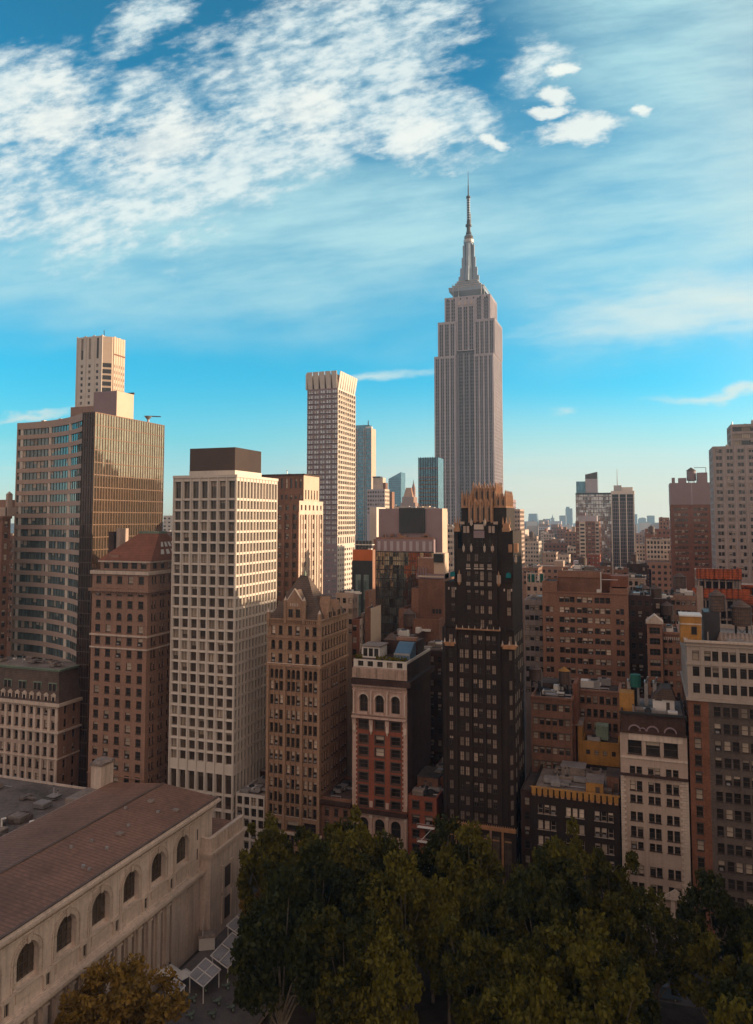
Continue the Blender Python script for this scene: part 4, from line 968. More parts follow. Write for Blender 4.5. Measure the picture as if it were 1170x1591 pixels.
    for i in range(260):
        c = Vector((r_.choice((r_.uniform(.3, 2), r_.uniform(5.8, w - .4))), r_.uniform(.9, 1.6), zr + r_.uniform(-.2, .9))); d1 = Vector([r_.gauss(0, 1) for _ in range(3)]).normalized() * .22; d2 = d1.orthogonal().normalized() * .2
        m.poly([c - d1 - d2, c + d1 - d2, c + d1 + d2, c - d1 + d2], LEAF)
    tag(m.build('roof_planting', b.root), kind='stuff')
    b.clutter((1, w - 1, 16, dep), zr, 4, 8, 1.6); b.done(sub=True, fk='frame')

def leafmat(name, c1, c2):
    m = bpy.data.materials.new(name); m.use_nodes = True; nt = m.node_tree; N = NT(nt); b = nt.nodes['Principled BSDF']
    pos = N.n('ShaderNodeNewGeometry').outputs['Position']; oi = N.n('ShaderNodeObjectInfo').outputs['Random']
    f = N.add(N.mul(N.noise(pos, .35, 3, .6), 1.3), N.mul(N.sub(oi, .5), .7)); g = N.noise(pos, 2.6, 2, .7)
    c = N.mix(N.ss(N.add(f, N.mul(N.sub(g, .5), .8)), .3, .95), c1, c2); N.put(b.inputs['Base Color'], c)
    b.inputs['Roughness'].default_value = .7; b.inputs['Specular IOR Level'].default_value = .2
    tr = N.n('ShaderNodeBsdfTranslucent'); N.put(tr.inputs[0], c); ms = N.n('ShaderNodeMixShader'); ms.inputs[0].default_value = .28
    nt.links.new(b.outputs[0], ms.inputs[1]); nt.links.new(tr.outputs[0], ms.inputs[2]); nt.links.new(ms.outputs[0], nt.nodes['Material Output'].inputs[0]); return m
LEAF = leafmat('plane_leaves', (0.034, 0.036, 0.006), (0.145, 0.115, 0.010))
LEAFY = leafmat('autumn_leaves', (0.20, 0.12, 0.022), (0.42, 0.235, 0.04))
club()

def fireescape():
    Y = YA + .3; x0, w, zt, _ = span(634, 678, 1238, Y)
    b = Bld('red_brick_walkup', 'small red brick building with white fire escape beside the black tower', 'building', x0, Y)
    zw = FZ(655, 1251, Y); rs = [(zw - 3.4 * i - 1.0, zw - 3.4 * i + .8) for i in range(5, -1, -1)]; rs = [r for r in rs if r[0] > 1]
    b.tier((0, w, 0, 18), 0, zt, 'red', F=dict(c=cols(2, .3, w - .3, 1.9), r=rs, style='r1sL', fk='frame'), roof='roof', par=.5)
    b.bulkhead(.6, w - 1.2, 6, 14, zt - .5, zt + 2.6, 'brown'); b.clutter((0, w, 0, 8), zt - .5, 5, 11, 1.7)
    m = MB(); ux = w * .42
    for i in range(4):
        z = rs[-2 - i][0] - .5 if len(rs) > i + 1 else 2
        m.box(ux - .4, w - .3, -1.3, -.05, z, z + .08, 'whitep')
        for s_ in (ux - .4, w - .35): m.box(s_, s_ + .05, -1.3, -1.25, z, z + 1, 'whitep')
        m.box(ux - .4, w - .3, -1.3, -1.26, z + .95, z + 1.0, 'whitep')
        if i: m.bar((ux + .2, -.9, z), (w - .9, -.9, z + 3.4), .09, 'whitep')
    m.build('fire_escape', b.root); b.done(sub=True)
    Y = YA + 8; q = Bld('red_brick_rear_building', 'dark red brick block rising behind the fire escape house', 'building', FX(664, 1205, Y), Y); ww = FX(690, 1205, Y) - FX(664, 1205, Y); z = FZ(676, 1206, Y)
    q.tier((0, ww, 0, 14), 0, z, 'redbrown', F=dict(c=cols(2, .3, ww - .3, 1.1), r=rows(3, z - 1, 3.4, 1.7), style='rs'), roof='roofl', par=.5); q.clutter((0, ww, 0, 14), z - .5, 5, 6, 1.8); q.done()
fireescape()
def blacktower():
    Y = YA; x0 = FX(691, 1000, Y); w = FX(797, 1000, Y) - x0; dep = 16
    b = Bld('black_and_gold_tower', 'black brick tower with gilded stepped crown of pinnacles and arches', 'tower', x0, Y)
    px = lambda x, y=900: FX(660 + x / 5.683, y, Y) - x0
    pz = lambda y: FZ(745, 740 + y / 5.683, Y)
    # main shaft windows: x columns from the lower zoom (5.306 scale)
    qx = lambda x: FX(660 + x / 5.306, 1120, Y) - x0
    cen = [218, 305, 349, 418, 462, 527, 574, 664]; cs = [(qx(c) - .5, qx(c) + .5) for c in cen]
    ch = 1.6; pitch = (FZ(745, 1000 + 90 / 5.306, Y) - FZ(745, 1000 + 1310 / 5.306, Y)) / 10
    ztop = pz(1440) + .9; rs = []; z = ztop
    while z > 3: rs.append((z - 2.1, z)); z -= pitch
    rs = rs[::-1]; zs = pz(1350)
    B0 = (0, w - ch, 0, dep); hid = 14
    wv = (.16, .14, .2, .5)
    b.tier(B0, 0, zs, 'black', F=dict(c=cs, r=rs, style='r1', var=wv, rec=.3, bk='blindd', hid=hid), roof=None, par=0)
    # chamfer + right flank
    m = MB(); m.prism([(w - ch, 0), (w, ch), (w, dep), (w - ch, dep)], 0, zs, 'z', 'black'); m.prism([(0, 0), (0, .02), (-.9, 1.2), (-.9, dep), (0, dep)], 0, zs, 'z', 'black')
    for a, c in rs:
        P = lambda t, zz, o_=.03: (w - ch + ch * t + o_, ch * t - o_, zz)
        m.poly([P(.35, a), P(.7, a), P(.7, c), P(.35, c)], 'blindd' if random.random() < .7 else 'g')
        for i in range(5): y = ch + 1 + i * 2.6; m.poly([(w + .02, y, a), (w + .02, y + 1.1, a), (w + .02, y + 1.1, c), (w + .02, y, c)], 'blind' if random.random() < .5 else 'g')
    m.build('chamfer_wall', b.root)
    t = MB()
    for x in (qx(262), qx(384), qx(496), qx(622)): t.box(x - .32, x + .32, -.34, -.003, 0, zs, 'black')
    for x in (0.02, w - ch - .5): t.box(x, x + .48, -.25, -.003, 0, zs + 1, 'black')
    t.build('pier', b.root)
    # tiers of the crown
    T1 = (px(172), px(865), 0.6, dep - .4); z1 = pz(940)
    mid = [(px(c) - .48, px(c) + .48) for c in (385, 455, 503, 573)]
    sh = lambda cs_, B: [(a - B[0], c - B[0]) for a, c in cs_]
    side = [(px(c) - .5, px(c) + .5) for c in (242, 735)]
    zw = lambda a, c: (pz(c), pz(a))
    # central bay of tier windows
    TB = (.01, px(285), .6, dep - .4); b.tier(TB, zs, z1, 'black', F=dict(c=sh([side[0]], TB), r=[zw(1385, 1440), zw(1262, 1325), zw(1133, 1200), zw(985, 1082)], style='r1', var=wv, bk='blindd'), roof='black', par=0)
    TC = (px(640), w - .05, .6, dep - .4); b.tier(TC, zs, z1, 'black', F=dict(c=sh([side[1]], TC), r=[zw(1408, 1468), zw(1280, 1355), zw(1150, 1225), zw(990, 1095)], style='r1', var=wv, bk='blindd'), roof='black', par=0)
    TD = (px(285) + .003, px(640) - .003, .1, dep - .8); z2 = pz(700)
    b.tier(TD, zs, pz(640), 'black', F=dict(c=sh(mid, TD), r=[zw(1265, 1340), zw(1143, 1215), zw(1005, 1088), zw(838, 922), zw(685, 752)], style='r1', var=(.05, .1, .15, .7), bk='blindd'), roof='black', par=0)
    T3 = (px(250), px(775), 1.2, dep - 1.2); z3 = pz(480)
    b.tier((T3[0], TD[0] - .003, T3[2], T3[3]), z1 + .01, z3, 'black', roof='black', par=0); b.tier((TD[1] + .003, T3[1], T3[2], T3[3]), z1 + .01, z3, 'black', roof='black', par=0)
    z4 = pz(275); T4 = (px(310), px(715), 2.0, dep - 2)
    b.tier((px(330), px(640), 1.0, dep - 1.5), pz(640) + .01, pz(400), 'black', F=dict(c=[(px(c) - .46 - px(330), px(c) + .46 - px(330)) for c in (383, 455, 503, 572)], r=[zw(535, 620)], arch={0}, style='r1', var=(0, .05, .15, .8), bk='blindd'), roof='black', par=0)
    b.tier(T4, z3 - 3, z4, 'black', roof='black', par=0)
    # crown drum and wings in gilded terracotta with arches
    def goldblock(x0_, x1_, y0_, y1_, za, zb, n, merl=True, nm='gilded_crown'):
        m = MB(); m.box(x0_, x1_, y0_, y1_, za, zb - 1.0, 'gold'); W = x1_ - x0_; hw = W / n * .20
        for i in range(n):
            c = x0_ + W * (i + .5) / n; zz = zb - 1.6; nn = 6
            m.poly([(c - hw, y0_ - .03, za + .3), (c + hw, y0_ - .03, za + .3)] + [(c + hw * cos(pi * j / nn), y0_ - .03, zz - hw + hw * sin(pi * j / nn)) for j in range(nn + 1)], 'blackp')
            m.box(c - hw * 1.4, c - hw * 1.15, y0_ - .12, y0_ - .003, za, zz + .3, 'limep'); m.box(c + hw * 1.15, c + hw * 1.4, y0_ - .12, y0_ - .003, za, zz + .3, 'gold')
        for i in range(n + 1):
            x = x0_ + W * i / n; m.box(x - .22, x + .22, y0_ - .28, y0_ + .2, za - .3, zb - .2, 'gold'); m.frus(x, y0_, zb - .2, zb + .9, .3, .03, 4, 'gold', pi / 4)
            m.box(x - .2, x + .2, y1_ - .2, y1_ + .2, za, zb - .3, 'gold'); m.frus(x, y1_, zb - .3, zb + .7, .3, .03, 4, 'gold', pi / 4)
        for i in range(n * 4):
            x = x0_ + W * (i + .5) / (n * 4); m.box(x - .06, x + .06, y0_ - .1, y0_ - .003, za, zb - 1.0, 'gold' if i % 2 else 'blackp'); m.frus(x, y0_ + .15, zb - 1.0, zb - .1 + .35 * (i % 2), .14, .02, 4, 'gold', pi / 4)
        for i in range(n): c = x0_ + W * (i + .5) / n; m.prism([(c - W / n * .3, zb - 1.0), (c + W / n * .3, zb - 1.0), (c, zb + .1)], y0_, y0_ + .4, 'y', 'gold')
        nd = max(2, int((y1_ - y0_) / (W / n)))
        for i in range(nd + 1):
            y = y0_ + (y1_ - y0_) * i / nd; m.box(x1_ - .1, x1_ + .25, y - .2, y + .2, za - .3, zb - .3, 'gold'); m.frus(x1_, y, zb - .3, zb + .8, .3, .03, 4, 'gold', pi / 4)
            if i < nd: c = y + (y1_ - y0_) / nd / 2; m.box(x1_ + .01, x1_ + .04, c - .4, c + .4, za + .4, zb - 1.8, 'blackp')
        return m.build(nm, b.root)
    goldblock(px(410), px(612), 3.4, 11, pz(280), pz(70), 4)
    goldblock(px(318), px(398), 2.2, 12, pz(262), pz(150), 2, nm='gilded_wing'); goldblock(px(615), px(705), 2.2, 12, pz(262), pz(150), 2, nm='gilded_wing')
    m = MB(); m.box(px(312), px(400), 1.8, 12.4, pz(278), pz(262), 'gold'); m.box(px(600), px(712), 1.8, 12.4, pz(278), pz(262), 'gold'); m.build('gilded_ledge', b.root)
    goldblock(px(392), px(590), .9, 2.8, pz(400), pz(218), 4, nm='gilded_frontispiece')
    # shoulder urns / pinnacles
    def pinn(x, y, za, zb, r=.5, k='gold'):
        r *= .68
        m = MB(); m.frus(x, y, za, za + (zb - za) * .15, r * .35, r, 6, k); m.frus(x, y, za + (zb - za) * .15, za + (zb - za) * .6, r, r * .8, 6, k); m.frus(x, y, za + (zb - za) * .6, zb, r * .8, .04, 6, k)
        for j in range(6): a = j * pi / 3; m.bar((x + r * 1.05 * cos(a), y + r * 1.05 * sin(a), za + (zb - za) * .2), (x + r * .95 * cos(a), y + r * .95 * sin(a), za + (zb - za) * .72), .08, 'limep')
        m.build('pinnacle', b.root)
    for x, a, c, r in ((304, 965, 830, .55), (652, 970, 832, .62)): pinn(px(x), .1, pz(a), pz(c), r)
    for x, a, c, r in ((415, 440, 370, .4), (535, 440, 370, .4), (345, 672, 595, .3), (412, 672, 595, .3), (530, 672, 595, .3), (600, 672, 595, .4)): pinn(px(x), -.0, pz(a), pz(c), r, 'limep' if x != 600 else 'gold')
    for xa, xb_, a, c in ((250, 305, 490, 455), (680, 750, 490, 455)):
        m = MB(); m.box(px(xa), px(xb_), .9, 2.4, pz(a), pz(c), 'gold'); m.box(px(xa) + .2, px(xb_) - .2, 1.1, 2.2, pz(c), pz(c - 40), 'gold')
        for x in (xa + 5, (xa + xb_) / 2, xb_ - 5): m.frus(px(x), 1.6, pz(c - 30), pz(c - 95), .28, .03, 4, 'gold', pi / 4)
        m.build('gilded_shoulder', b.root)
    for x, a, c in ((735, 670, 600), (785, 670, 590)): m = MB(); m.box(px(x), px(x) + .9, .95, 2, pz(a), pz(c), 'gold'); m.build('gilded_bracket', b.root)
    for x, a, c in ((800, 770, 690), (225, 770, 720)): pinn(px(x), 1.0, pz(a), pz(c), .35)
    # limestone ornament between windows
    for c in (385, 455, 503, 573):
        m = MB()
        for a, z_ in ((775, 805), (935, 968)):
            for i in range(4): m.box(px(c) - .45 + i * .24, px(c) - .33 + i * .24, .02, .097, pz(z_), pz(a), 'limep')
        m.box(px(c) - .55, px(c) + .55, -.1, .097, pz(822), pz(812), 'limep'); m.build('stone_ornament', b.root)
    m = MB()
    m.box(px(435), px(520), .3, .99, pz(470), pz(425), 'limep'); m.box(px(430), px(525), .5, .99, pz(545), pz(480), 'mauve')
    m.build('stone_panel', b.root)
    for x in (350, 380, 575, 605): m = MB(); m.box(px(x) - .3, px(x) + .3, .5, .99, pz(500), pz(440), 'lime'); m.build('stone_niche', b.root)
    for x in (330, 625): m = MB(); m.box(px(x) - .5, px(x) + .5, .4, .99, pz(425), pz(400), 'lime'); m.build('stone_bracket', b.root)
    m = MB()
    za = pz(1358)
    m.box(px(272), px(665), -.5, .09, za, za + .3, 'gold')
    for i in range(8): x = px(280) + (px(660) - px(280)) * i / 7; m.frus(x, -.35, za + .2, za + 1.1, .16, .02, 4, 'limep')
    for xa, xb_ in ((165, 275), (668, 815)):
        m.box(px(xa), px(xb_), -.45, .58, pz(1490), pz(1475), 'gold'); m.box(px(xa) + .4, px(xb_) - .4, -.6, .58, pz(1510), pz(1490), 'gold')
        for t in (.1, .5, .9): x = px(xa) + (px(xb_) - px(xa)) * t; m.frus(x, -.3, pz(1478), pz(1440), .25, .05, 5, 'limep')
    for x in (208, 268, 698, 762): m.box(px(x) - .14, px(x) + .14, .35, .58, pz(1010), pz(988), 'limep')
    m.build('balcony_ornament', b.root)
    for xa in (238, 733):
        m = MB(); m.prism([(px(xa) - .55, pz(893)), (px(xa) + .6, pz(893)), (px(xa) + .65, pz(858)), (px(xa) + .1, pz(845)), (px(xa) - .5, pz(856))], .62, 1.4, 'y', 'teal'); m.build('teal_canopy', b.root)
    # shoulder buttresses left of main shaft
    # base: bronze/gold shopfront
    zb = FZ(745, 1280, Y); m = MB(); m.box(-1.0, w + .4, -1.2, -.4, zb - .7, zb, 'gold')
    for i in range(34): x = -1 + (w + 1.2) * i / 34; m.frus(x + .3, -1.0, zb, zb + .6, .22, .03, 4, 'gold', pi / 4)
    m.box(-.9, w + .3, -.95, -.4, 0, zb - .7, 'black')
    for i in range(6):
        x = -.4 + (w + .2) * i / 6; m.box(x, x + .5, -1.12, -.953, 0, zb - .71, 'gold' if i % 2 else 'tan'); m.box(x + .7, x + 2.3, -1.0, -.953, 3, zb - 2.0, 'gb'); m.box(x + .7, x + 2.3, -1.08, -1.003, zb - 3.0, zb - 2.7, 'gold'); m.box(x + 1.45, x + 1.55, -1.06, -1.003, 3, zb - 2, 'frame')
    m.build('gilded_storefront', b.root)
    b.done(style='r1', fk='frame')
blacktower()

def darkrow():
    Y = YA; X0 = FX(826, 1250, Y); X1 = FX(963, 1250, Y); z = FZ(890, 1232, Y); w = X1 - X0; dep = SY(826, 1187, X0) - Y
    dep = 22
    b = Bld('black_brick_block', 'low black brick block with gilded battlement cornice and cluttered flat roof', 'building', X0, Y)
    b.tier((0, w, 0, dep), 0, z, 'black', F=dict(c=grp(3, 3, .3, w - .3, 1.1, .35), r=[(z - 3.4 - 3.5 * i - 2, z - 3.4 - 3.5 * i) for i in range(6, -1, -1) if z - 5.4 - 3.5 * i > 1], style='r1s', var=(.25, .15, .2, .4), bk='blindw', fk='framel'), roof='roofl', par=.9)
    m = MB(); n = 15
    for i in range(n): x = w * i / n; m.box(x + .1, x + w / n - .25, -.45, -.003, z - 1.0, z + .35, 'ochre'); m.box(x + .2, x + w / n - .35, -.3, -.003, z - 1.5, z - 1.001, 'gold')
    m.box(-.2, w + .1, -.35, .3, z + .35, z + .5, 'ochre'); m.build('battlement', b.root)
    m = MB(); m.box(5.5, 11, 13, 17, z - .9, z + 1.6, 'roofl'); m.box(5.3, 11.2, 12.8, 17.2, z + 1.6, z + 1.8, 'metal'); m.build('long_plant_room', b.root)
    b.bulkhead(w - 7.4, w - 3.6, 2.2, 8, z - .9, z + 2.0, 'ochre', roof='roofl'); b.bulkhead(w - 3, w - .3, 6, 12, z - .9, z + 2.6, 'brown')
    b.clutter((1, w - 1, 3, dep - 1), z - .9, 12, 21, 1.5, ('roofl', 'metal', 'steel')); b.done()
    # lower sliver to its left
    xl = FX(809, 1228, Y + 3); q = Bld('dark_sliver_building', 'narrow dark building between the black tower and the gilded battlement block', 'building', xl, Y + 3); zq = FZ(818, 1228, Y + 3); ww = X0 - xl - .1
    q.tier((0, ww, 0, 20), 0, zq, 'dark', F=dict(c=cols(1, .2, ww - .2, 1.2), r=rows(2, zq - 1, 3.4, 1.8), style='r'), roof='roof', par=.4); q.done()
darkrow()

def palehotel():
    Y = YA - .5; x0 = FX(964, 1180, Y); w = FX(1069, 1200, Y) - x0; pz = lambda y: FZ(1015, y, Y); pc = lambda y: pz(1080 + y / 3.162); zt = pc(98); dep = 20
    b = Bld('pale_stone_hotel', 'pale stone building with dark cornice and three big square top windows', 'building', x0, Y)
    px = lambda x: FX(800 + x / 3.162, 1200, Y) - x0
    big = [(px(c) - 1.45, px(c) + 1.45) for c in (592, 681, 769)]
    sm = [(px(c) - .58, px(c) + .58) for c in (578, 611, 668, 700, 756, 790)]
    ys = [(360, 395), (430, 478), (498, 535), (565, 600), (582, 627), (650, 710), (727, 765)]
    rs = [(pc(b_), pc(a)) for a, b_ in ((358, 393), (430, 478), (500, 537), (583, 627), (655, 707), (730, 766))]
    z = rs[-1][0] - 3.4
    while z > 9: rs.append((z - 2, z)); z -= 3.7
    rs = rs[::-1]; rs.append((pc(298), pc(230))); n = len(rs)
    rs = [(1.5, 6.2)] + rs; n += 1
    M['hotel'] = mat('pale_hotel_stone', (0.47, 0.34, 0.265), streak=.25, var=.1)
    b.tier((0, w, 0, dep), 0, pc(188), 'hotel', F=dict(c=sm, rc={n - 1: big, 0: cols(4, .5, w - .5, 2.1)}, r=rs, style='rs', rec=.45, var=(.75, .1, .1, .05)), L=dict(c=[], r=[]), roof=None)
    b.tier((.2, w - .2, .3, dep), pc(188), zt, 'dark', roof='roofl', par=.8)
    m = MB(); zz = pc(188)
    for c in (592, 632, 681, 769):
        nn = 10; r_ = 1.35 if c != 632 else .8
        for i in range(nn): P = lambda r, a: (px(c) - r * cos(a), zz + .2 + r * sin(a)); m.prism([P(r_ * .8, pi * i / nn), P(r_ * .8, pi * (i + 1) / nn), P(r_, pi * (i + 1) / nn), P(r_, pi * i / nn)], .0, .28, 'y', 'mauve')
    m.build('blind_arch', b.root)
    b.cornice((0, w, 0, dep), pc(190) - .15, .5, .5, 'dark', 'F'); b.cornice((0, w, 0, dep), pc(405), .45, .6, 'dark', 'F'); b.cornice((0, w, 0, dep), pc(320), .4, .2, 'limep', 'F'); b.cornice((0, w, 0, dep), zt - .1, .5, .35, 'blackp', 'F'); b.cornice((0, w, 0, dep), 8.2, .6, .7, 'limep', 'F')
    m = MB(); m.box(px(563), px(830), -.15, -.003, pc(228), pc(190) - .2, 'limep'); m.build('frieze', b.root)
    for side in (0, 1):
        t = MB(); z = 8.9; i = 0
        while z < pc(412):
            o_ = 1.3 if i % 2 else 1.7; t.box(*((w - o_, w + .04) if side else (-.04, o_ - .6)), -.18, -.003, z, z + .5, 'limep'); z += .58; i += 1
        t.build('quoin_strip', b.root)
    t = MB()
    for i in range(5): x = .5 + (w - 1) * i / 4; t.box(x - .4, x + .4, -.5, -.003, 0, 8.1, 'limep')
    t.prism([(w * .62, 8.9), (w * .62 + 4.2, 8.9), (w * .62 + 2.1, 10.4)], -.5, -.003, 'y', 'limep'); t.build('portico', b.root)
    # roof: white house, dark plant, ochre box, fans
    m = MB(); xa, xb = px(686), px(797); m.box(xa, xb, 6, 12, zt - .8, FZ(1035, 1087, Y + 6), 'whitep'); m.box(xa + (xb - xa) * .62, xa + (xb - xa) * .78, 5.94, 5.997, zt - .7, zt + 1.6, 'frame'); m.box(xa + .5, xa + 2, 5.94, 5.997, zt + 1.9, zt + 2.2, 'frame')
    zh = FZ(1035, 1087, Y + 6); m.prism([(xa - .3, zh), (xb + .3, zh), (xb - .6, zh + 2.4), (xa + 2, zh + 2.4)], 5.6, 12.4, 'y', 'slate'); m.build('white_roof_house', b.root)
    m = MB(); m.box(px(517), px(592), 5, 9, zt - .8, zt + 3.3, 'ochre'); m.build('ochre_bulkhead', b.root)
    for i in range(4): m = MB(); x = 1.5 + i * 1.9; m.box(x, x + .8, 10, 13, zt - .5, zt + 5, 'metal'); m.bar((x + .4, 10, zt + 5), (x + .9, 9, zt + 6.5), .25, 'metal'); m.build('cooling_fan', b.root)
    m = MB(); m.frus(3.4, 9.2, zt + 4, zt + 6.8, 1.2, 1.2, 12, 'green'); m.bar((3.4, 9.2, zt - .5), (3.4, 9.2, zt + 4), .3, 'steel'); m.build('green_tank', b.root)
    b.clutter((1, w - 1, 1, 6), zt - .8, 4, 31, 1.5); b.done()
palehotel()

def greyright():
    Y = YA - 1; x0 = FX(1068, 1040, Y); pz = lambda y: FZ(1100, y, Y); zt = pz(996); w = 42; dep = 30
    b = Bld('grey_corner_building', 'grey corner building, pale stone top floors over dark brick, at the right edge', 'building', x0, Y)
    px = lambda x: FX(x, 1040, Y) - x0
    k = 'greyst'; M[k] = mat('grey_painted_stone', (0.44, 0.345, 0.28), streak=.15, var=.07); M['glowbrick'] = mat('orange_glow_brick', (0.25, 0.10, 0.055), brick=1.2, streak=.25, var=.2)  # orange-red brick tone stands for reflected glow on the left bay
    M['gdk'] = mat('dark_grey_brick', (0.145, 0.105, 0.085), brick=1.2, streak=.3, var=.2)
    f = px(1139) - px(1128); s1 = px(1081.5); c = [(s1 - .68, s1 + .68)]
    g0 = px(1106); st = px(1133.5) - px(1106)
    for i in range(8): c += [(g0 + st * i - 1.5, g0 + st * i - .15), (g0 + st * i + .15, g0 + st * i + 1.5)]
    c = [q for q in c if q[1] < w - .5]
    zb = pz(1089); hw = lambda y: (pz(870 + (y + 45) / 5.571), pz(870 + (y - 42) / 5.571))
    r1 = [hw(1115), hw(970), hw(832)]
    b.tier((0, w, 0, dep), zb, zt, k, F=dict(c=c, r=r1, style='t', rec=.5, var=(.85, .05, .05, .05)), L=dict(c=cols(6, 1, dep - 1, 1.5), r=r1, style='t'), roof='roofl', par=1.0)
    p = 3.55; rs = []; z = zb - 1.1
    while z > 6: rs.append((z - 2.1, z)); z -= p
    rs = rs[::-1]; wl = px(1099)
    b.tier((0, wl, 0, dep), 0, zb, 'glowbrick', F=dict(c=c[:1], r=rs, style='rsL', var=(.6, .1, .1, .2), hid=8), L=dict(c=cols(6, 1, dep - 1, 1.3), r=rs, style='rs'), roof=None)
    b.tier((wl, w, 0, dep), 0, zb, 'gdk', F=dict(c=[(u - wl, v - wl) for u, v in c[1:] if u > wl], r=rs, style='rs', var=(.55, .15, .15, .15), hid=8), roof=None)
    b.cornice((0, w, 0, dep), zt - .4, .5, .5, 'limep', 'FL'); b.cornice((0, w, 0, dep), zb - .1, .6, .4, k, 'FL'); b.cornice((0, w, 0, dep), r1[2][0] - .9, .35, .25, k, 'FL'); b.cornice((0, w, 0, dep), r1[2][1] + 1.0, .3, .25, k, 'FL')
    m = MB()
    for i in range(9): x = px(1092) + st * i; m.box(x - .35, x + .35, -.16, -.003, zb + .6, r1[2][1] + .9, k)
    m.build('pier', b.root)
    # ochre bulkhead with window, low parapet wall and skylights
    xa, xb = px(1056), px(1093); zq = FZ(1075, 958, Y + 3)
    m = MB(); m.box(xa + .5, xb, 3, 9, zt - 1, zq, 'ochre'); m.box(xa + .3, xb + .2, 2.8, 9.2, zq, zq + .3, 'whitep'); m.box(xb - 2.1, xb - .9, 2.94, 2.997, zt + .8, zt + 2.6, 'frame'); m.box(xb - 2.0, xb - 1.0, 2.9, 2.937, zt + .9, zt + 2.5, 'g'); m.box(xa + .5, xb, 2.9, 2.997, zq - 1.8, zq - 1.5, 'limep'); m.build('ochre_bulkhead', b.root)
    for i in range(9): m = MB(); x = px(1126) + i * .85; m.frus(x, 6, zt - .5, zt + 1.2, .9, .3, 10, 'roofl', sy=1.6); m.build('skylight', b.root)
    m = MB(); m.box(px(1100), px(1126), 8, 15, zt - 1, FZ(1113, 950, Y + 10), 'steel'); m.build('tank_stand', b.root)
    b.clutter((px(1095), w - 4, 2, 20), zt - 1, 8, 41, 1.3); b.done(style='rs')
    zk = FZ(1113, 950, Y + 10); r = (FX(1126, 940, Y + 11) - FX(1101, 940, Y + 11)) / 2
    watertank(FX(1113.5, 940, Y + 11), Y + 11, zk, r, FZ(1113, 925, Y + 11) - zk, .05, 'large timber water tank on a dark stand, grey corner building roof, left one')
    zk2 = FZ(1150, 985, Y + 12); r = 1.8
    watertank(FX(1151, 950, Y + 12), Y + 12, zt - 1, 2.0, 4.2, 3.2, 'timber water tank on legs, grey corner building roof, right one')
greyright()

# ------------------------------------------------------------------ generic mid-distance block
def blk(name, label, xl, xr, yt, Y, xd=None, k='tan', nc=4, p=3.4, ww=1.3, wh=1.8, g=None, nr=None, depth=None, roof='roof', style='r', var=(.5, .2, .15, .15), kr=None, gk='g', bk='blind', rec=.3, cl=4, left=False, corn=None, zlow=12, cat='building', par=.9, seed=None, fin=True, bandk=None, blank=0.0, nm_ni=None, group=None, fk='frame', ymin=None):
    x0, w, zt, dep = span(xl, xr, yt, Y, xd)
    if depth: dep = depth
    b = Bld(name, label, cat, x0, Y, group)
    if nm_ni is not None: b.NI = nm_ni
    if nc:
        cs = grp(nc, g[0], .3, w - .3, ww, g[1]) if g else cols(nc, .3, w - .3, ww)
        zz = zt - blank; lo = FZ((xl + xr) / 2, ymin, Y) if ymin else zlow
        lo = max(lo, 2)
        rs = rows(lo, zz - .9, p, wh)
        nd = max(1, int(nc * dep / w)); cr = grp(nd, g[0], .3, dep - .3, ww, g[1]) if g else cols(nd, .3, dep - .3, ww)
        F = dict(c=cs, r=rs, style=style, var=var, rec=rec, gk=gk, bk=bk)
        if bandk: F['bandk'] = bandk
        S = dict(F, c=cr, k=kr or k)
        b.tier((0, w, 0, dep), 0, zt, k, F=F, Rt=None if left else S, L=S if left else None, roof=roof, par=par)
    else: b.tier((0, w, 0, dep), 0, zt, k, Rt=dict(c=[], r=[], k=kr or k), roof=roof, par=par)
    if corn: b.cornice((0, w, 0, dep), zt - corn, corn, corn * .7, k, 'FL' if left else 'FR')
    if cl: b.clutter((0, w, 0, dep), zt - par, cl, seed or int(xl * 7 + yt), 2.4)
    b.w, b.d, b.zt, b.Y, b.x0 = w, dep, zt, Y, x0
    if fin: b.done(fk=fk)
    return b
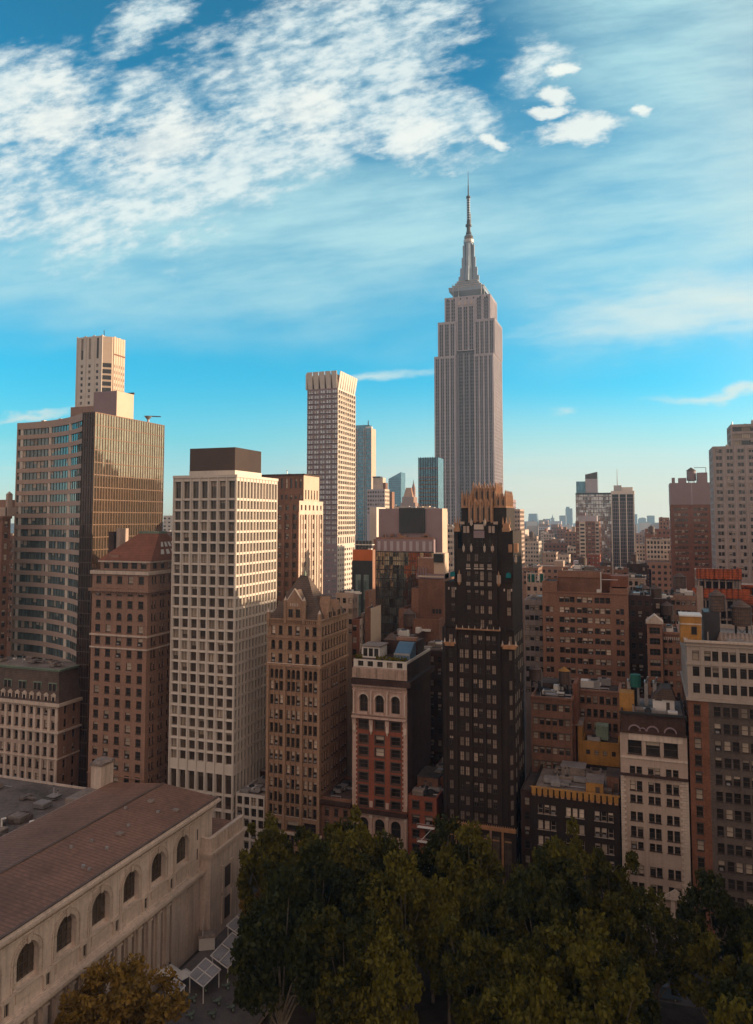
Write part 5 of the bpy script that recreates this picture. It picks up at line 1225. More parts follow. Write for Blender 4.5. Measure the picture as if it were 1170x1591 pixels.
# ------------------------------------------------------------------ middle distance
# big brown brick block
def bigbrown():
    Y = YA + 62; x0, w, zt, dep = span(866, 947, 888, Y, None); dep = 22
    x0 = FX(843, 950, Y); xr = FX(976, 950, Y); w = xr - x0; pz = lambda y: FZ(910, 870 + y / 5.85, Y); px = lambda x: FX(800 + x / 5.85, 950, Y) - x0
    b = Bld('brown_brick_block', 'big brown brick block with blank upper wall and rows of triple windows', 'building', x0, Y)
    M['bb'] = mat('rosy_brown_brick', (0.33, 0.165, 0.105), streak=.22, brick=1.2, var=.12)
    side = lambda c: [(px(c) - 1.15, px(c) - .08), (px(c) + .08, px(c) + 1.15)]
    tri = lambda c: [(px(c) + o_ - .72, px(c) + o_ + .72) for o_ in (-1.6, 0, 1.6)]
    cs = side(315) + tri(474) + tri(635) + tri(796) + side(955); cm = tri(474) + tri(635) + tri(796)
    ys = [365, 460, 550, 643, 735, 830, 922, 1015, 1108, 1200, 1293]; rs = [(pz(y + 26), pz(y - 26)) for y in ys][::-1]; n = len(rs)
    b.tier((0, w, 0, dep), 0, pz(302), 'bb', F=dict(c=cs, rc={n - 1: cm}, r=rs, style='r', rec=.3, var=(.35, .35, .2, .1), bk='blindw'), Rt=dict(c=cols(5, 1, dep - 1, 1.4), r=rs), roof=None)
    b.tier((0, px(385), 0, 14), pz(302), pz(200), 'bb', roof='roof', par=.5); b.tier((px(865), w, 0, 14), pz(302), pz(250), 'bb', roof='roof', par=.5)
    b.tier((px(388), px(775), 2.5, 16), pz(302), FZ(900, 887, Y + 2.5), 'brown', roof='roofl', par=.6); b.wl.poly([(0, 0, pz(302)), (w, 0, pz(302)), (w, dep, pz(302)), (0, dep, pz(302))], 'roof')
    b.cornice((px(388), px(775), 2.5, 16), FZ(900, 897, Y + 2.5), FZ(900, 888, Y + 2.5) - FZ(900, 897, Y + 2.5), .25, 'bb', 'FR'); b.cornice((0, w, 0, dep), pz(305), .4, .25, 'bb', 'F')
    m = MB(); m.bar((px(775) + .3, 1.5, pz(300)), (px(775) + .3, 1.5, pz(110)), .16, 'whitep', 6); m.box(px(745), px(780), .8, 2, pz(300), pz(270), 'whitep'); m.bar((px(780), 1.5, pz(178)), (px(940), 1.5, pz(178)), .09, 'whitep'); m.build('white_flue', b.root)
    m = MB(); m.box(px(780), px(865), 8, 14, pz(302), pz(140), 'redbrown'); m.box(px(865), w, 5, 14, pz(250), pz(150), 'redbrown'); m.build('stair_bulkhead', b.root)
    b.clutter((px(390), px(770), 3, 15), FZ(900, 888, Y + 2.5), 5, 3, 1.6); b.done()
bigbrown()
T = blk
# right middle row
b = T('brick_annex', 'lower brown brick building with six window columns at the foot of the big brown block', 888, 962, 1072, YA + 30, k='bb', nc=7, p=3.6, ww=1.15, wh=1.9, depth=12, style='rs', cl=3, corn=.5, ymin=1180)
b = T('ochre_building', 'ochre yellow rendered building with a green plant box on its notched roof', 905, 962, 1153, YA + 22, k='ochre', nc=4, p=3.2, ww=1.0, wh=1.2, depth=10, cl=3, ymin=1180, seed=5)
m = MB(); zt = FZ(905, 1128, YA + 22); m.box(FX(895, 1150, YA + 22) - b.x0, -.02, 0, 9, 0, zt, 'ochre'); m.box(FX(895, 1150, YA + 22) - b.x0 - .2, .1, -.2, 9, zt, zt + .3, 'roofl'); m.build('ochre_wing', b.root)
m = MB(); x = FX(925, 1140, YA + 22) - b.x0; m.box(x, x + 3, 2, 6, b.zt, b.zt + 3.4, 'verd'); m.build('green_plant_box', b.root)
b = T('tan_brick_loft', 'weathered tan brick loft with dark cluttered roof beside the black tower', 825, 888, 1083, YA + 18, k='brown', nc=6, p=3.5, ww=1.2, wh=1.6, depth=17, style='rL', cl=8, ymin=1200, var=(.45, .25, .15, .15), corn=.5)
zt = b.zt; m = MB(); m.box(b.w + .02, b.w + 1.0, 4, 12, 0, zt + 3, 'redbrown'); m.box(1, b.w * .6, 9, 16, zt - 1, zt + 1.6, 'roof'); m.build('rear_block', b.root)
r = (FX(885, 1050, YA + 26) - FX(868, 1050, YA + 26)) / 2; watertank(FX(876.5, 1050, YA + 26), YA + 26, zt - 1, r, FZ(876, 1042, YA + 26) - FZ(876, 1062, YA + 26), FZ(876, 1062, YA + 26) - zt + 1, 'dark timber water tank with ochre cone roof above the weathered tan loft', rk='ochre')
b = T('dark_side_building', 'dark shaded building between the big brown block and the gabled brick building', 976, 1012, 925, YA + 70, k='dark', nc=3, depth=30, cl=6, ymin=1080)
b = T('gabled_brick_building', 'narrow rose brick building with a small pointed gable left of the grey corner building', 1005, 1029, 968, YA + 48, k='bb', nc=1, p=3.2, ww=2.8, wh=1.8, depth=14, style='r2', cl=0, ymin=1090, corn=.4, fin=False)
m = MB(); m.prism([(-.3, b.zt - .2), (b.w + .3, b.zt - .2), (b.w + .3, b.zt + .3), (b.w / 2, b.zt + 2.2), (-.3, b.zt + .3)], -.3, 5, 'y', 'limep'); m.build('gable', b.root); b.done()
b = T('brick_loft', 'rose brick loft with battlement trim between the gabled building and the ochre bulkhead', 1030, 1056, 982, YA + 50, k='bb', nc=2, g=(2, .35), p=3.2, ww=1.0, wh=1.7, depth=18, cl=4, ymin=1090, corn=.7)
b.dentils((0, b.w, 0, 18), b.zt - 2.2, .8, .4, 8, 'limep')
b = T('background_brick_building', 'tan brick building with small windows behind the gabled building', 1040, 1083, 925, YA + 110, k='tan', nc=5, p=3.4, ww=1.3, wh=1.6, depth=20, cl=5, ymin=990)
b = T('tan_roof_building', 'flat roofed grey tan building behind the big brown block', 974, 1003, 898, YA + 150, k='lime', nc=3, depth=20, cl=4, ymin=960, corn=.5)
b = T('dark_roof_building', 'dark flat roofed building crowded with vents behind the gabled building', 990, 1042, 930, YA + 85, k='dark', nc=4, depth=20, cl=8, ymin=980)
for i, (x, yb, yt, Y, r, l) in enumerate(((1001, 930, 908, YA + 92, 1.9, 'pointed dark water tank left of a matching one behind the gabled building'), (1018, 930, 909, YA + 94, 2.0, 'pointed dark water tank right of a matching one behind the gabled building'), (1056, 912, 890, YA + 130, 2.2, 'grey water tank on legs in front of the brick apartment tower'), (1036, 955, 935, YA + 84, 1.8, 'small tan water tank beside the background brick building'))):
    z0 = FZ(x, yb + 12, Y); watertank(FX(x, yb, Y), Y, z0, r, (FZ(x, yt, Y) - FZ(x, yb, Y)) * .72, FZ(x, yb, Y) - z0, l)
# construction site with orange netting
def netting():
    Y = YA + 150; x0, w, zt, _ = span(1083, 1151, 886, Y); b = Bld('construction_frame', 'concrete construction frame wrapped in bright orange netting behind the water tanks', 'construction site', x0, Y)
    fl = 3.8; m = MB(); n = int(zt / fl)
    for i in range(n): z = zt - .4 - i * fl; m.box(0, w, 0, 18, z - .3, z, 'lime')
    for i in range(7):
        for j in (0.2, 9, 17.2): m.box(w * i / 6.3 + .1, w * i / 6.3 + .7, j, j + .6, 0, zt - .7, 'lime')
    m.box(2, w - 2, 5, 16, 0, zt - 1, 'dark'); m.build('concrete_frame', b.root)
    for za, zb, xa, xb in ((zt - 3.6, zt + .6, -.4, w + .3), (zt - 11.2, zt - 7.2, -2, w + 3)):
        m = MB(); nn = 30
        for i in range(nn):
            a, c = xa + (xb - xa) * i / nn, xa + (xb - xa) * (i + 1) / nn; ya, yc = -.5 - .25 * (i % 3), -.5 - .25 * ((i + 1) % 3)
            m.poly([(a, ya, za + .3 * (i % 2)), (c, yc, za + .3 * ((i + 1) % 2)), (c, yc, zb), (a, ya, zb)], 'net')
        m.poly([(xb, -.5, za), (xb, 18, za), (xb, 18, zb), (xb, -.5, zb)], 'net'); m.build('orange_net', b.root)
    m = MB()
    for i in range(16): m.bar((w * i / 15, -.7, zt - 30), (w * i / 15, -.7, zt + 1.2), .07, 'steel')
    for i in range(9): m.bar((0, -.75, zt - 3.7 * i), (w, -.75, zt - 3.7 * i), .07, 'steel')
    m.build('scaffold', b.root); m = MB(); m.box(FX(1083, 960, Y) - x0, FX(1093, 960, Y) - x0, -2.2, -.9, 0, FZ(1088, 910, Y), 'lime'); m.build('lift_shaft', b.root); b.done()
    Y = YA + 170; x0, w, zt, _ = span(1153, 1200, 911, Y); q = Bld('sunlit_scaffold', 'fiery orange netted scaffold block at the right edge', 'construction site', x0, Y); m = MB()
    for i in range(6): m.box(0, w, 0, 15, zt - .4 - 3.8 * i, zt - 3.8 * i, 'lime')
    for i in range(6): m.box(w * i / 6, w * i / 6 + .5, .3, .8, 0, zt, 'steel')
    m.box(1, w - 1, 4, 14, 0, zt - .5, 'orange'); m.build('concrete_frame', q.root); m = MB(); m.poly([(-.5, -.4, zt - 7.6), (w, -.4, zt - 7.6), (w, -.4, zt - 4.0), (-.5, -.4, zt - 4.0)], 'net'); m.poly([(-.5, -.4, zt - .6), (w, -.4, zt - .6), (w, -.4, zt + .5), (-.5, -.4, zt + .5)], 'net'); m.build('orange_net', q.root); q.done()
netting()
# towers on the right
def rightslab():
    b = T('grey_slab_tower', 'tall grey stepped slab tower of paired windows at the right edge', 1107, 1230, 692, YA + 240, k='slabst', nc=7, g=(2, .25), p=3.42, ww=1.25, wh=1.9, depth=24, left=True, cl=4, ymin=900, style='r', var=(.6, .2, .1, .1), fin=False, rec=.5)
    z2 = FZ(1150, 659, b.Y + 5); xa = FX(1135, 659, b.Y + 5) - b.x0; b.tier((xa, b.w, 5, 24), b.zt - .8, z2, 'slabst', F=dict(c=cols(6, .8, b.w - xa - .8, 4.2), r=rows(b.zt, z2 - 1, 4.0, 2.3), style='3'), L=dict(c=cols(3, 1, 18, 3.4), r=rows(b.zt, z2 - 1, 4.0, 2.3), style='3'))
    m = MB()
    for i in range(8): x = b.w * i / 7; m.box(x - .5 if i else 0, x + .5, -.4, -.003, 0, b.zt, 'slabst')
    m.build('pier', b.root); m = MB()
    for i, h in ((0, 1.5), (.35, 2), (.6, 5)): m.bar((xa + 1 + (b.w - xa) * i, 7, z2), (xa + 1 + (b.w - xa) * i, 7, z2 + h), .35, 'metal')
    m.build('roof_mast', b.root); b.clutter((xa, b.w, 6, 22), z2, 4, 3, 2); b.done()
rightslab()
b = T('brick_apartment_tower', 'slim red brick tower with blank grey stone crown right of centre skyline', 1041, 1103, 750, YA + 300, k='redbrown', nc=2, g=(4, .35), p=3.1, ww=1.6, wh=1.7, depth=22, cl=0, ymin=890, fin=False, blank=FZ(1070, 750, YA + 300) - FZ(1070, 785, YA + 300), gk='gb', left=True)
m = MB(); zc = FZ(1070, 784, b.Y); m.box(-.15, b.w + .15, -.15, b.d, zc, b.zt, 'mauve'); m.box(b.w * .535, b.w * .55, -.2, -.151, zc, b.zt, 'esb')
m.box(b.w * .05, b.w * .13, 2, 5, b.zt, b.zt + 3.2, 'mauve'); m.box(b.w * .22, b.w * .42, 2, 8, b.zt, b.zt + 3, 'mauve'); m.box(b.w * .7, b.w * .95, 2, 9, b.zt, b.zt + 6, 'mauve'); m.bar((b.w * .62, 3, b.zt + 9), (b.w * .92, 3, b.zt + 9), .15, 'steel'); m.bar((b.w * .92, 3, b.zt), (b.w * .92, 3, b.zt + 9), .2, 'steel'); m.build('blank_crown', b.root); b.done()
watertank(FX(1074, 740, b.Y + 5), b.Y + 5, b.zt, 2.6, 6.0, 1.4, 'dark water tank on top of the slim brick tower against the sky', k='mauve')
b = T('sunny_sliver_building', 'thin pale building squeezed between the slim brick tower and the grey slab', 1103, 1108, 828, YA + 330, k='lime', nc=1, cl=0, ymin=900, depth=14)
# dark striped tower + glass tower behind + brick front
def stripes():
    Y = YA + 560; b = T('striped_dark_tower', 'dark tower with thin white vertical stripes and a roof antenna', 950, 985, 768, Y, k='blackp', nc=0, depth=26, cl=0, fin=False)
    m = MB(); w = b.w
    for t in (0.0, .34, .66, .985): m.box(w * t - .5, w * t + .5, -1.0, -.003, 0, b.zt, 'white')
    for t in (.09, .17, .25, .43, .5, .58, .75, .83, .91): m.box(w * t - .16, w * t + .16, -.5, -.003, 0, b.zt - 6, 'mauve')
    m.box(-.4, w + .4, -1.1, 26, b.zt, b.zt + 3.2, 'white'); m.build('stripe', b.root)
    m = MB(); m.box(w * .35, w * .95, 4, 20, b.zt + 3.2, FZ(968, 757, Y + 4), 'white'); m.box(w * .1, w * .45, 3, 18, b.zt + 3.2, FZ(968, 754, Y + 4), 'metal'); m.build('penthouse', b.root)
    m = MB(); x = w * .26; m.bar((x, 8, b.zt), (x, 8, FZ(958.5, 728, Y)), .55, 'metal', 6, .2); m.build('antenna', b.root)
    m = MB()
    for i in range(34): z = b.zt - 3.4 * (i + 1); m.box(.6, w - .6, -.06, -.003, z, z + .5, 'mauve')
    m.build('spandrel', b.root); b.done()
stripes()
M['gpale'] = glass('pale_reflective_glass', (0.42, 0.42, 0.40), metal=.75, rough=.1, wob=.14, var=.7)
def glasstower():
    Y = YA + 600; b = T('pale_glass_tower', 'pale glass office block with two stacked blue glass boxes on its roof', 894.5, 950, 766, Y, k='gpale', nc=0, depth=30, cl=0, fin=False)
    m = MB(); w = b.w
    for i in range(30): z = b.zt - 4 * (i + 1); m.box(-.1, w, -.35, -.003, z, z + .7, 'mauve')
    for i in range(15): m.box(w * i / 14 - .15, w * i / 14 + .15, -.3, -.003, 0, b.zt, 'mauve')
    m.box(-.2, w + .1, -.6, 30, b.zt - 1.5, b.zt + .2, 'steel'); m.build('mullion', b.root)
    xa, xb = FX(895, 748, Y) - b.x0, FX(909, 748, Y) - b.x0; xc = FX(928, 748, Y) - b.x0
    m = MB(); m.box(xa, xb, .5, 20, b.zt + .2, FZ(900, 748, Y), 'gblue'); m.prism([(xb + .02, b.zt + .2), (xc, b.zt + .2), (xc, FZ(918, 733, Y)), (xb + .02, FZ(918, 737, Y))], 2, 18, 'y', 'gdark'); m.box(xb + .02, xc + .2, 1.6, 1.99, b.zt + .2, FZ(918, 744, Y), 'esb'); m.build('glass_box', b.root); b.done()
glasstower()
b = T('red_brick_terrace_tower', 'red brick and cream apartment tower in front of the pale glass block', 894, 931, 810, YA + 500, k='redbrown', nc=6, p=3.3, ww=2.3, wh=1.8, depth=20, cl=0, ymin=885, fin=False, gk='gb')
m = MB(); w = b.w; m.box(w * .16, w * .42, -.25, -.003, 0, b.zt, 'limep'); m.box(w * .83, w * 1.0, -.3, -.003, 0, b.zt, 'lime'); m.box(w * .1, w * .9, 2, 12, b.zt, b.zt + 5, 'esb'); m.box(w * .15, w * .42, 1.5, 8, b.zt + 5, b.zt + 7.5, 'mauve')
for i in range(12): m.box(w * .2, w * .38, -.32, -.26, b.zt - 4 - i * 3.3, b.zt - 2.4 - i * 3.3, 'g'); m.box(w * .85, w * .97, -.37, -.31, b.zt - 4 - i * 3.3, b.zt - 2.4 - i * 3.3, 'g')
m.build('cream_bay', b.root); b.done()
b = T('small_red_penthouse_building', 'small red brick block with light roof stage under the brick and cream tower', 912, 932, 862, YA + 430, k='red', nc=3, cl=2, depth=14, ymin=900)
# behind the black tower's right flank
T('pale_ribbed_tower', 'pale windowed tower rising just right of the black tower crown', 786.5, 808, 791, YA + 380, k='lime', nc=5, p=3.2, ww=1.5, wh=1.8, depth=20, cl=1, ymin=930, gk='gb')
T('pale_ribbed_tower_stage', 'small square block behind the pale windowed tower right of the gilded crown', 784, 797, 776, YA + 420, k='mauve', nc=2, depth=14, cl=1, ymin=800)
T('white_office_block', 'white office block with square windows and stepped top in the middle distance', 811, 837, 841, YA + 640, k='limep', nc=6, p=4.2, ww=1.8, wh=2.2, depth=24, cl=3, ymin=880)
T('white_office_block_stage', 'stepped top storey rising behind the white office block of square windows', 815, 834, 833, YA + 655, k='lime', nc=4, p=4.2, ww=1.8, wh=2.2, depth=14, cl=2, ymin=842)
T('pale_green_roof_building', 'long pale building with greenish roof in front of the hazy skyline', 840, 870, 838, YA + 900, k='limep', nc=8, p=4, ww=2, wh=2.2, depth=30, cl=3, ymin=860)
T('cream_cube_building', 'bright cream cube building left of the brick and cream tower', 881, 896, 849, YA + 560, k='limep', nc=3, p=4, ww=1.6, wh=2, depth=20, cl=2, ymin=890)
T('black_roof_building', 'building with black mansard top right of the white office block', 843, 864, 858, YA + 420, k='lime', nc=5, p=3.5, ww=1.3, wh=2, depth=16, cl=2, ymin=890, corn=.5)
T('lime_side_building', 'sunlit low building behind the green rooftop frame', 864, 884, 862, YA + 470, k='limep', nc=4, p=3.6, ww=1.3, wh=1.8, depth=18, cl=3, ymin=900)
T('dark_tank_building', 'dark low building with tank left of the bright cream cube', 872, 884, 876, YA + 380, k='dark', nc=2, depth=14, cl=3, ymin=900)
T('pink_low_building', 'pink toned low building just right of the black tower shoulder', 812, 836, 882, YA + 300, k='tan', nc=4, depth=20, cl=6, ymin=910, corn=.5)
b = T('green_frame_building', 'building topped by an open frame with green plant boxes', 818, 845, 905, YA + 130, k='lime', nc=5, p=3.3, ww=1.3, wh=1.7, depth=20, cl=2, ymin=1080, fin=False, seed=3)
m = MB(); w = b.w
for i in range(5): m.bar((w * i / 4, .4, b.zt), (w * i / 4, .4, b.zt + 3.6), .18, 'limep')
m.bar((0, .4, b.zt + 3.6), (w, .4, b.zt + 3.6), .2, 'limep'); m.box(w * .1, w * .45, 1, 5, b.zt, b.zt + 3, 'green'); m.box(w * .72, w * .95, 1, 5, b.zt, b.zt + 3.3, 'green'); m.build('plant_frame', b.root); b.done()
T('grey_light_building', 'light grey building with small dark windows between black tower and big brown block', 814, 846, 932, YA + 75, k='greyb', nc=4, p=3.3, ww=1.3, wh=1.6, depth=18, cl=2, ymin=1080)
T('white_stage_building', 'building with a white box stage behind the big brown block', 899, 928, 886, YA + 180, k='limep', nc=4, depth=16, cl=4, ymin=910)
T('brown_domed_building', 'brown building with small conical roof in front of the striped tower', 932, 950, 880, YA + 230, k='brown', nc=2, depth=14, cl=2, ymin=910)
T('brown_roof_building', 'brown low roofed building right of the conical roof', 953, 976, 885, YA + 200, k='brown', nc=3, depth=14, cl=3, ymin=930)
watertank(FX(941, 880, YA + 236), YA + 236, FZ(941, 882, YA + 236), 3.0, 2.0, .4, 'squat water tank on the brown building below the striped tower')
T('white_loft_block', 'white ornamented loft building below the red stepped apartment block', 1004, 1042, 838, YA + 420, k='limep', nc=7, p=3.6, ww=1.5, wh=2.1, depth=22, cl=4, ymin=905, corn=.6, arch=None) if 0 else T('white_loft_block', 'white ornamented loft building below the red stepped apartment block', 1004, 1042, 838, YA + 420, k='limep', nc=7, p=3.6, ww=1.5, wh=2.1, depth=22, cl=4, ymin=905, corn=.6)
T('red_stepped_block', 'red brown stepped apartment block above the white loft building', 1002, 1042, 822, YA + 470, k='redbrown', nc=6, p=3.4, ww=1.5, wh=1.8, depth=22, cl=3, ymin=840)
T('pink_top_block', 'pink square tower top peeking above the red stepped block', 1024, 1040, 804, YA + 520, k='bb', nc=3, depth=18, cl=1, ymin=822)
T('small_cream_block', 'small cream block between the striped tower and the white loft building', 988, 1003, 846, YA + 480, k='limep', nc=3, depth=16, cl=2, ymin=890)
T('dark_green_roof_block', 'dark block with green grey roof at the foot of the striped tower', 974, 1006, 876, YA + 260, k='dark', nc=3, depth=18, cl=5, ymin=900)
T('tan_side_block', 'tan brick block behind the white ornamented loft', 1040, 1052, 856, YA + 400, k='tan', nc=2, depth=16, cl=1, ymin=900)
# left-centre cluster
def mauveslab():
    Y = YA + 110; x0 = FX(584, 850, Y); w = FX(684, 850, Y) - x0; pz = lambda y: FZ(634, y, Y); zt = pz(790); dep = SY(695, 793, x0 + w) - Y
    b = Bld('mauve_slab_building', 'blank mauve slab building with black square panel and dark mirrored glass below', 'building', x0, Y)
    b.tier((0, w, 3.5, dep), 0, zt, 'mauve', Rt=dict(c=[], r=[], k='peach'), roof='roofl', par=.6)  # peach west face: its sunlight is put into the colour
    px = lambda x: FX(x, 850, Y) - x0
    m = MB(); m.box(px(617), px(657), 2.6, 3.49, pz(828), zt + .25, 'blackp'); m.build('black_panel', b.root)
    zt2 = pz(838); xr = px(674); b.tier((0, xr, 0, 3.49), pz(857), zt2, 'mauve', roof='roof', par=0)
    m = MB()
    for i in range(9): x = xr * (i + .5) / 9; m.box(x - .6, x + .6, -.1, -.003, pz(856), pz(841), 'esb')
    m.build('fascia_panel', b.root)
    m = MB(); rr = random.Random(4)
    for i in range(14): x = rr.uniform(1, xr - 1.5); m.box(x, x + rr.uniform(.4, 1.6), 1, 2.4, zt2, zt2 + rr.uniform(.5, 2.6), rr.choice(('ochre', 'bb', 'tan')))
    m.box(0, xr, .2, .5, zt2, zt2 + .8, 'bb'); m.build('terrace_plant', b.root)  # ochre and tan pieces carry the golden light in their colour
    b.wl.poly([(0, .02, 0), (xr, .02, 0), (xr, .02, pz(857)), (0, .02, pz(857))], 'gmir'); b.wl.poly([(xr, 0, 0), (xr, 3.5, 0), (xr, 3.5, pz(857)), (xr, 0, pz(857))], 'mauve')
    m = MB()
    for i in range(26): x = xr * i / 25; m.box(x - .06, x + .06, -.06, .016, 0, pz(857), 'blackp')
    for i in range(30): z = pz(857) - i * 3.6; m.box(0, xr, -.04, .014, z - .35, z, 'blackp') if z > 1 else None
    m.build('mullion', b.root); m = MB(); m.box(-.9, 0.0, -.3, 3.4, 0, pz(838), 'bb'); m.build('lit_edge_fin', b.root)  # orange-lit edge strip, its light painted as rosy brick
    b.clutter((2, w - 2, 5, dep - 1), zt - .6, 8, 4, 2.2, ('limep', 'metal', 'esb')); b.done()
mauveslab()
T('white_neighbour_slab', 'blank pale slab left of the mauve building', 575, 585, 788, YA + 125, k='white', nc=0, depth=12, cl=0)
b = T('orange_top_building', 'black fronted building with bright orange top band', 548, 579, 854, YA + 75, 583, k='orange', nc=0, cl=3, kr='bb')  # rosier west side paints the thin strip of low sun
m = MB(); w = b.w; zb = FZ(563, 871, b.Y); m.box(-.15, w - .02, -.3, -.003, 0, zb, 'blackp')
for t in (.3, .7): m.box(w * t - 1.0, w * t + 1.0, -.36, -.301, 3, zb - 5, 'gt')
for i in range(5): m.box(w * .1 + i * w * .17, w * .1 + i * w * .17 + .9, 1, 1.8, b.zt, b.zt + 3.2, 'steel')
m.box(w * .05, w * .95, .5, 3, b.zt + 1.6, b.zt + 1.9, 'whitep'); m.build('black_cladding', b.root)
b = T('brown_stepped_building', 'brown brick building with blank wall stepping down toward the black tower', 650, 690, 900, YA + 48, k='brown', nc=0, depth=16, cl=3, par=.5, fin=False)
x0 = b.x0; m = MB(); w = b.w; Z = lambda y: FZ(670, y, b.Y); X = lambda x: FX(x, 950, b.Y) - x0
b.tier((X(638), -.01, 1, 14), 0, Z(915), 'bb', roof='roof'); b.tier((X(624), X(638) - .01, -3, 12), 0, Z(946), 'bb', roof='roof'); b.tier((X(630), X(690), -6, -.02), 0, Z(958), 'brown', F=dict(c=cols(6, 1, X(690) - X(630) - 1, 1.2), r=rows(20, Z(958) - 6, 3.5, 1.6), style='r'), roof='roof')
b.cornice((0, w, 0, 14), Z(897), .5, .3, 'limep', 'F')
m.box(X(647), X(672), 2, 9, b.zt, Z(868), 'bb'); m.box(X(645), X(689), 1.5, 9, b.zt, b.zt + 1.6, 'mauve'); m.box(X(672), X(687), 1.6, 2, Z(874), Z(861), 'blackp'); m.box(X(671), X(689), 2.01, 7, b.zt, Z(860), 'peach')
for t in (649, 653, 657, 661): m.bar((X(t), .8, b.zt), (X(t), .8, Z(882)), .2, 'mauve')
m.build('roof_plant', b.root); m = MB(); 
for x in (672, 677, 682): m.box(X(x), X(x) + .8, -.08, -.003, Z(958) + 1, Z(958) + 2.4, 'g')
m.build('slit_window', b.root); b.done()
watertank(FX(636, 960, YA + 43), YA + 43, FZ(636, 985, YA + 43), 1.9, FZ(636, 953, YA + 43) - FZ(636, 972, YA + 43), FZ(636, 972, YA + 43) - FZ(636, 985, YA + 43), 'grey water tank beside the brown stepped building')
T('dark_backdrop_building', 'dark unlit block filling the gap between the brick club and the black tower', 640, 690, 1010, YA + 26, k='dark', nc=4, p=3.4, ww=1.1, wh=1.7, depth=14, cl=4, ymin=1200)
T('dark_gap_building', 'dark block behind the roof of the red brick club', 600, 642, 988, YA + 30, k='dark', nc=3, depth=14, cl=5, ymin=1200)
b = T('orange_lit_chimney_block', 'slim brown block whose west side glows orange', 567, 576, 945, YA + 26, 584, k='brown', nc=0, kr='peach', depth=9, cl=1)  # sun on the brown block's west side painted in peach
b = T('brick_slab_chimney', 'thin brick slab chimney behind the glowing orange block', 567, 573, 918, YA + 34, 578, k='brown', nc=0, kr='bb', depth=6, cl=0)  # lighter brick on the west side stands for sunlight
b = T('narrow_dark_block', 'narrow dark block beside the gothic building side', 547, 559, 962, YA + 24, 563, k='redbrown', nc=2, kr='limep', depth=14, cl=1)
T('beige_rear_building', 'beige building behind the gothic roof with sunlit west side', 522, 548, 921, YA + 36, 557, k='lime', nc=5, p=3.4, ww=1.1, wh=1.6, cl=6, ymin=990)
# setback tower behind the grid tower
def setback():
    b = T('brown_setback_tower', 'brown brick tower with sunlit setback side right of the white grid tower', 405, 465, 778, YA + 62, 502, k='brown', nc=5, p=3.5, ww=1.4, wh=1.9, kr='limep', cl=0, fin=False, ymin=960, rec=.5, gk='gb')  # pale west side colours carry the sunlight falling on brown brick
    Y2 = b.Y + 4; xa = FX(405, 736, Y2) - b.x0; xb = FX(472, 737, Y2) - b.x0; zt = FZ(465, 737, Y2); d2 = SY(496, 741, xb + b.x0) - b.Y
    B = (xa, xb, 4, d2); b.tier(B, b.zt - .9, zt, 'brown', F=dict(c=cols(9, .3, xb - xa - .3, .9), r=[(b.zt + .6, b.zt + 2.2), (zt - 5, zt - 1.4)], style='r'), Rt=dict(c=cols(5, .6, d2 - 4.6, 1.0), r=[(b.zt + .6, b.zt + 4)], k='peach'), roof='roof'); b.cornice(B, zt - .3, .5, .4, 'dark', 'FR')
    m = MB()
    for i in range(9): y = b.d * (i + .5) / 9; m.box(b.w + .003, b.w + .4, y - .3, y + .3, 0, b.zt - 5, 'limep')
    for i in range(6): x = b.w * i / 5; m.box(max(0, x - .6), min(b.w, x + .6), -.5, -.003, 0, b.zt - 4, 'brown')
    m.build('pier', b.root); b.clutter(B, zt - .9, 3, 3, 1.6); b.done()
setback()
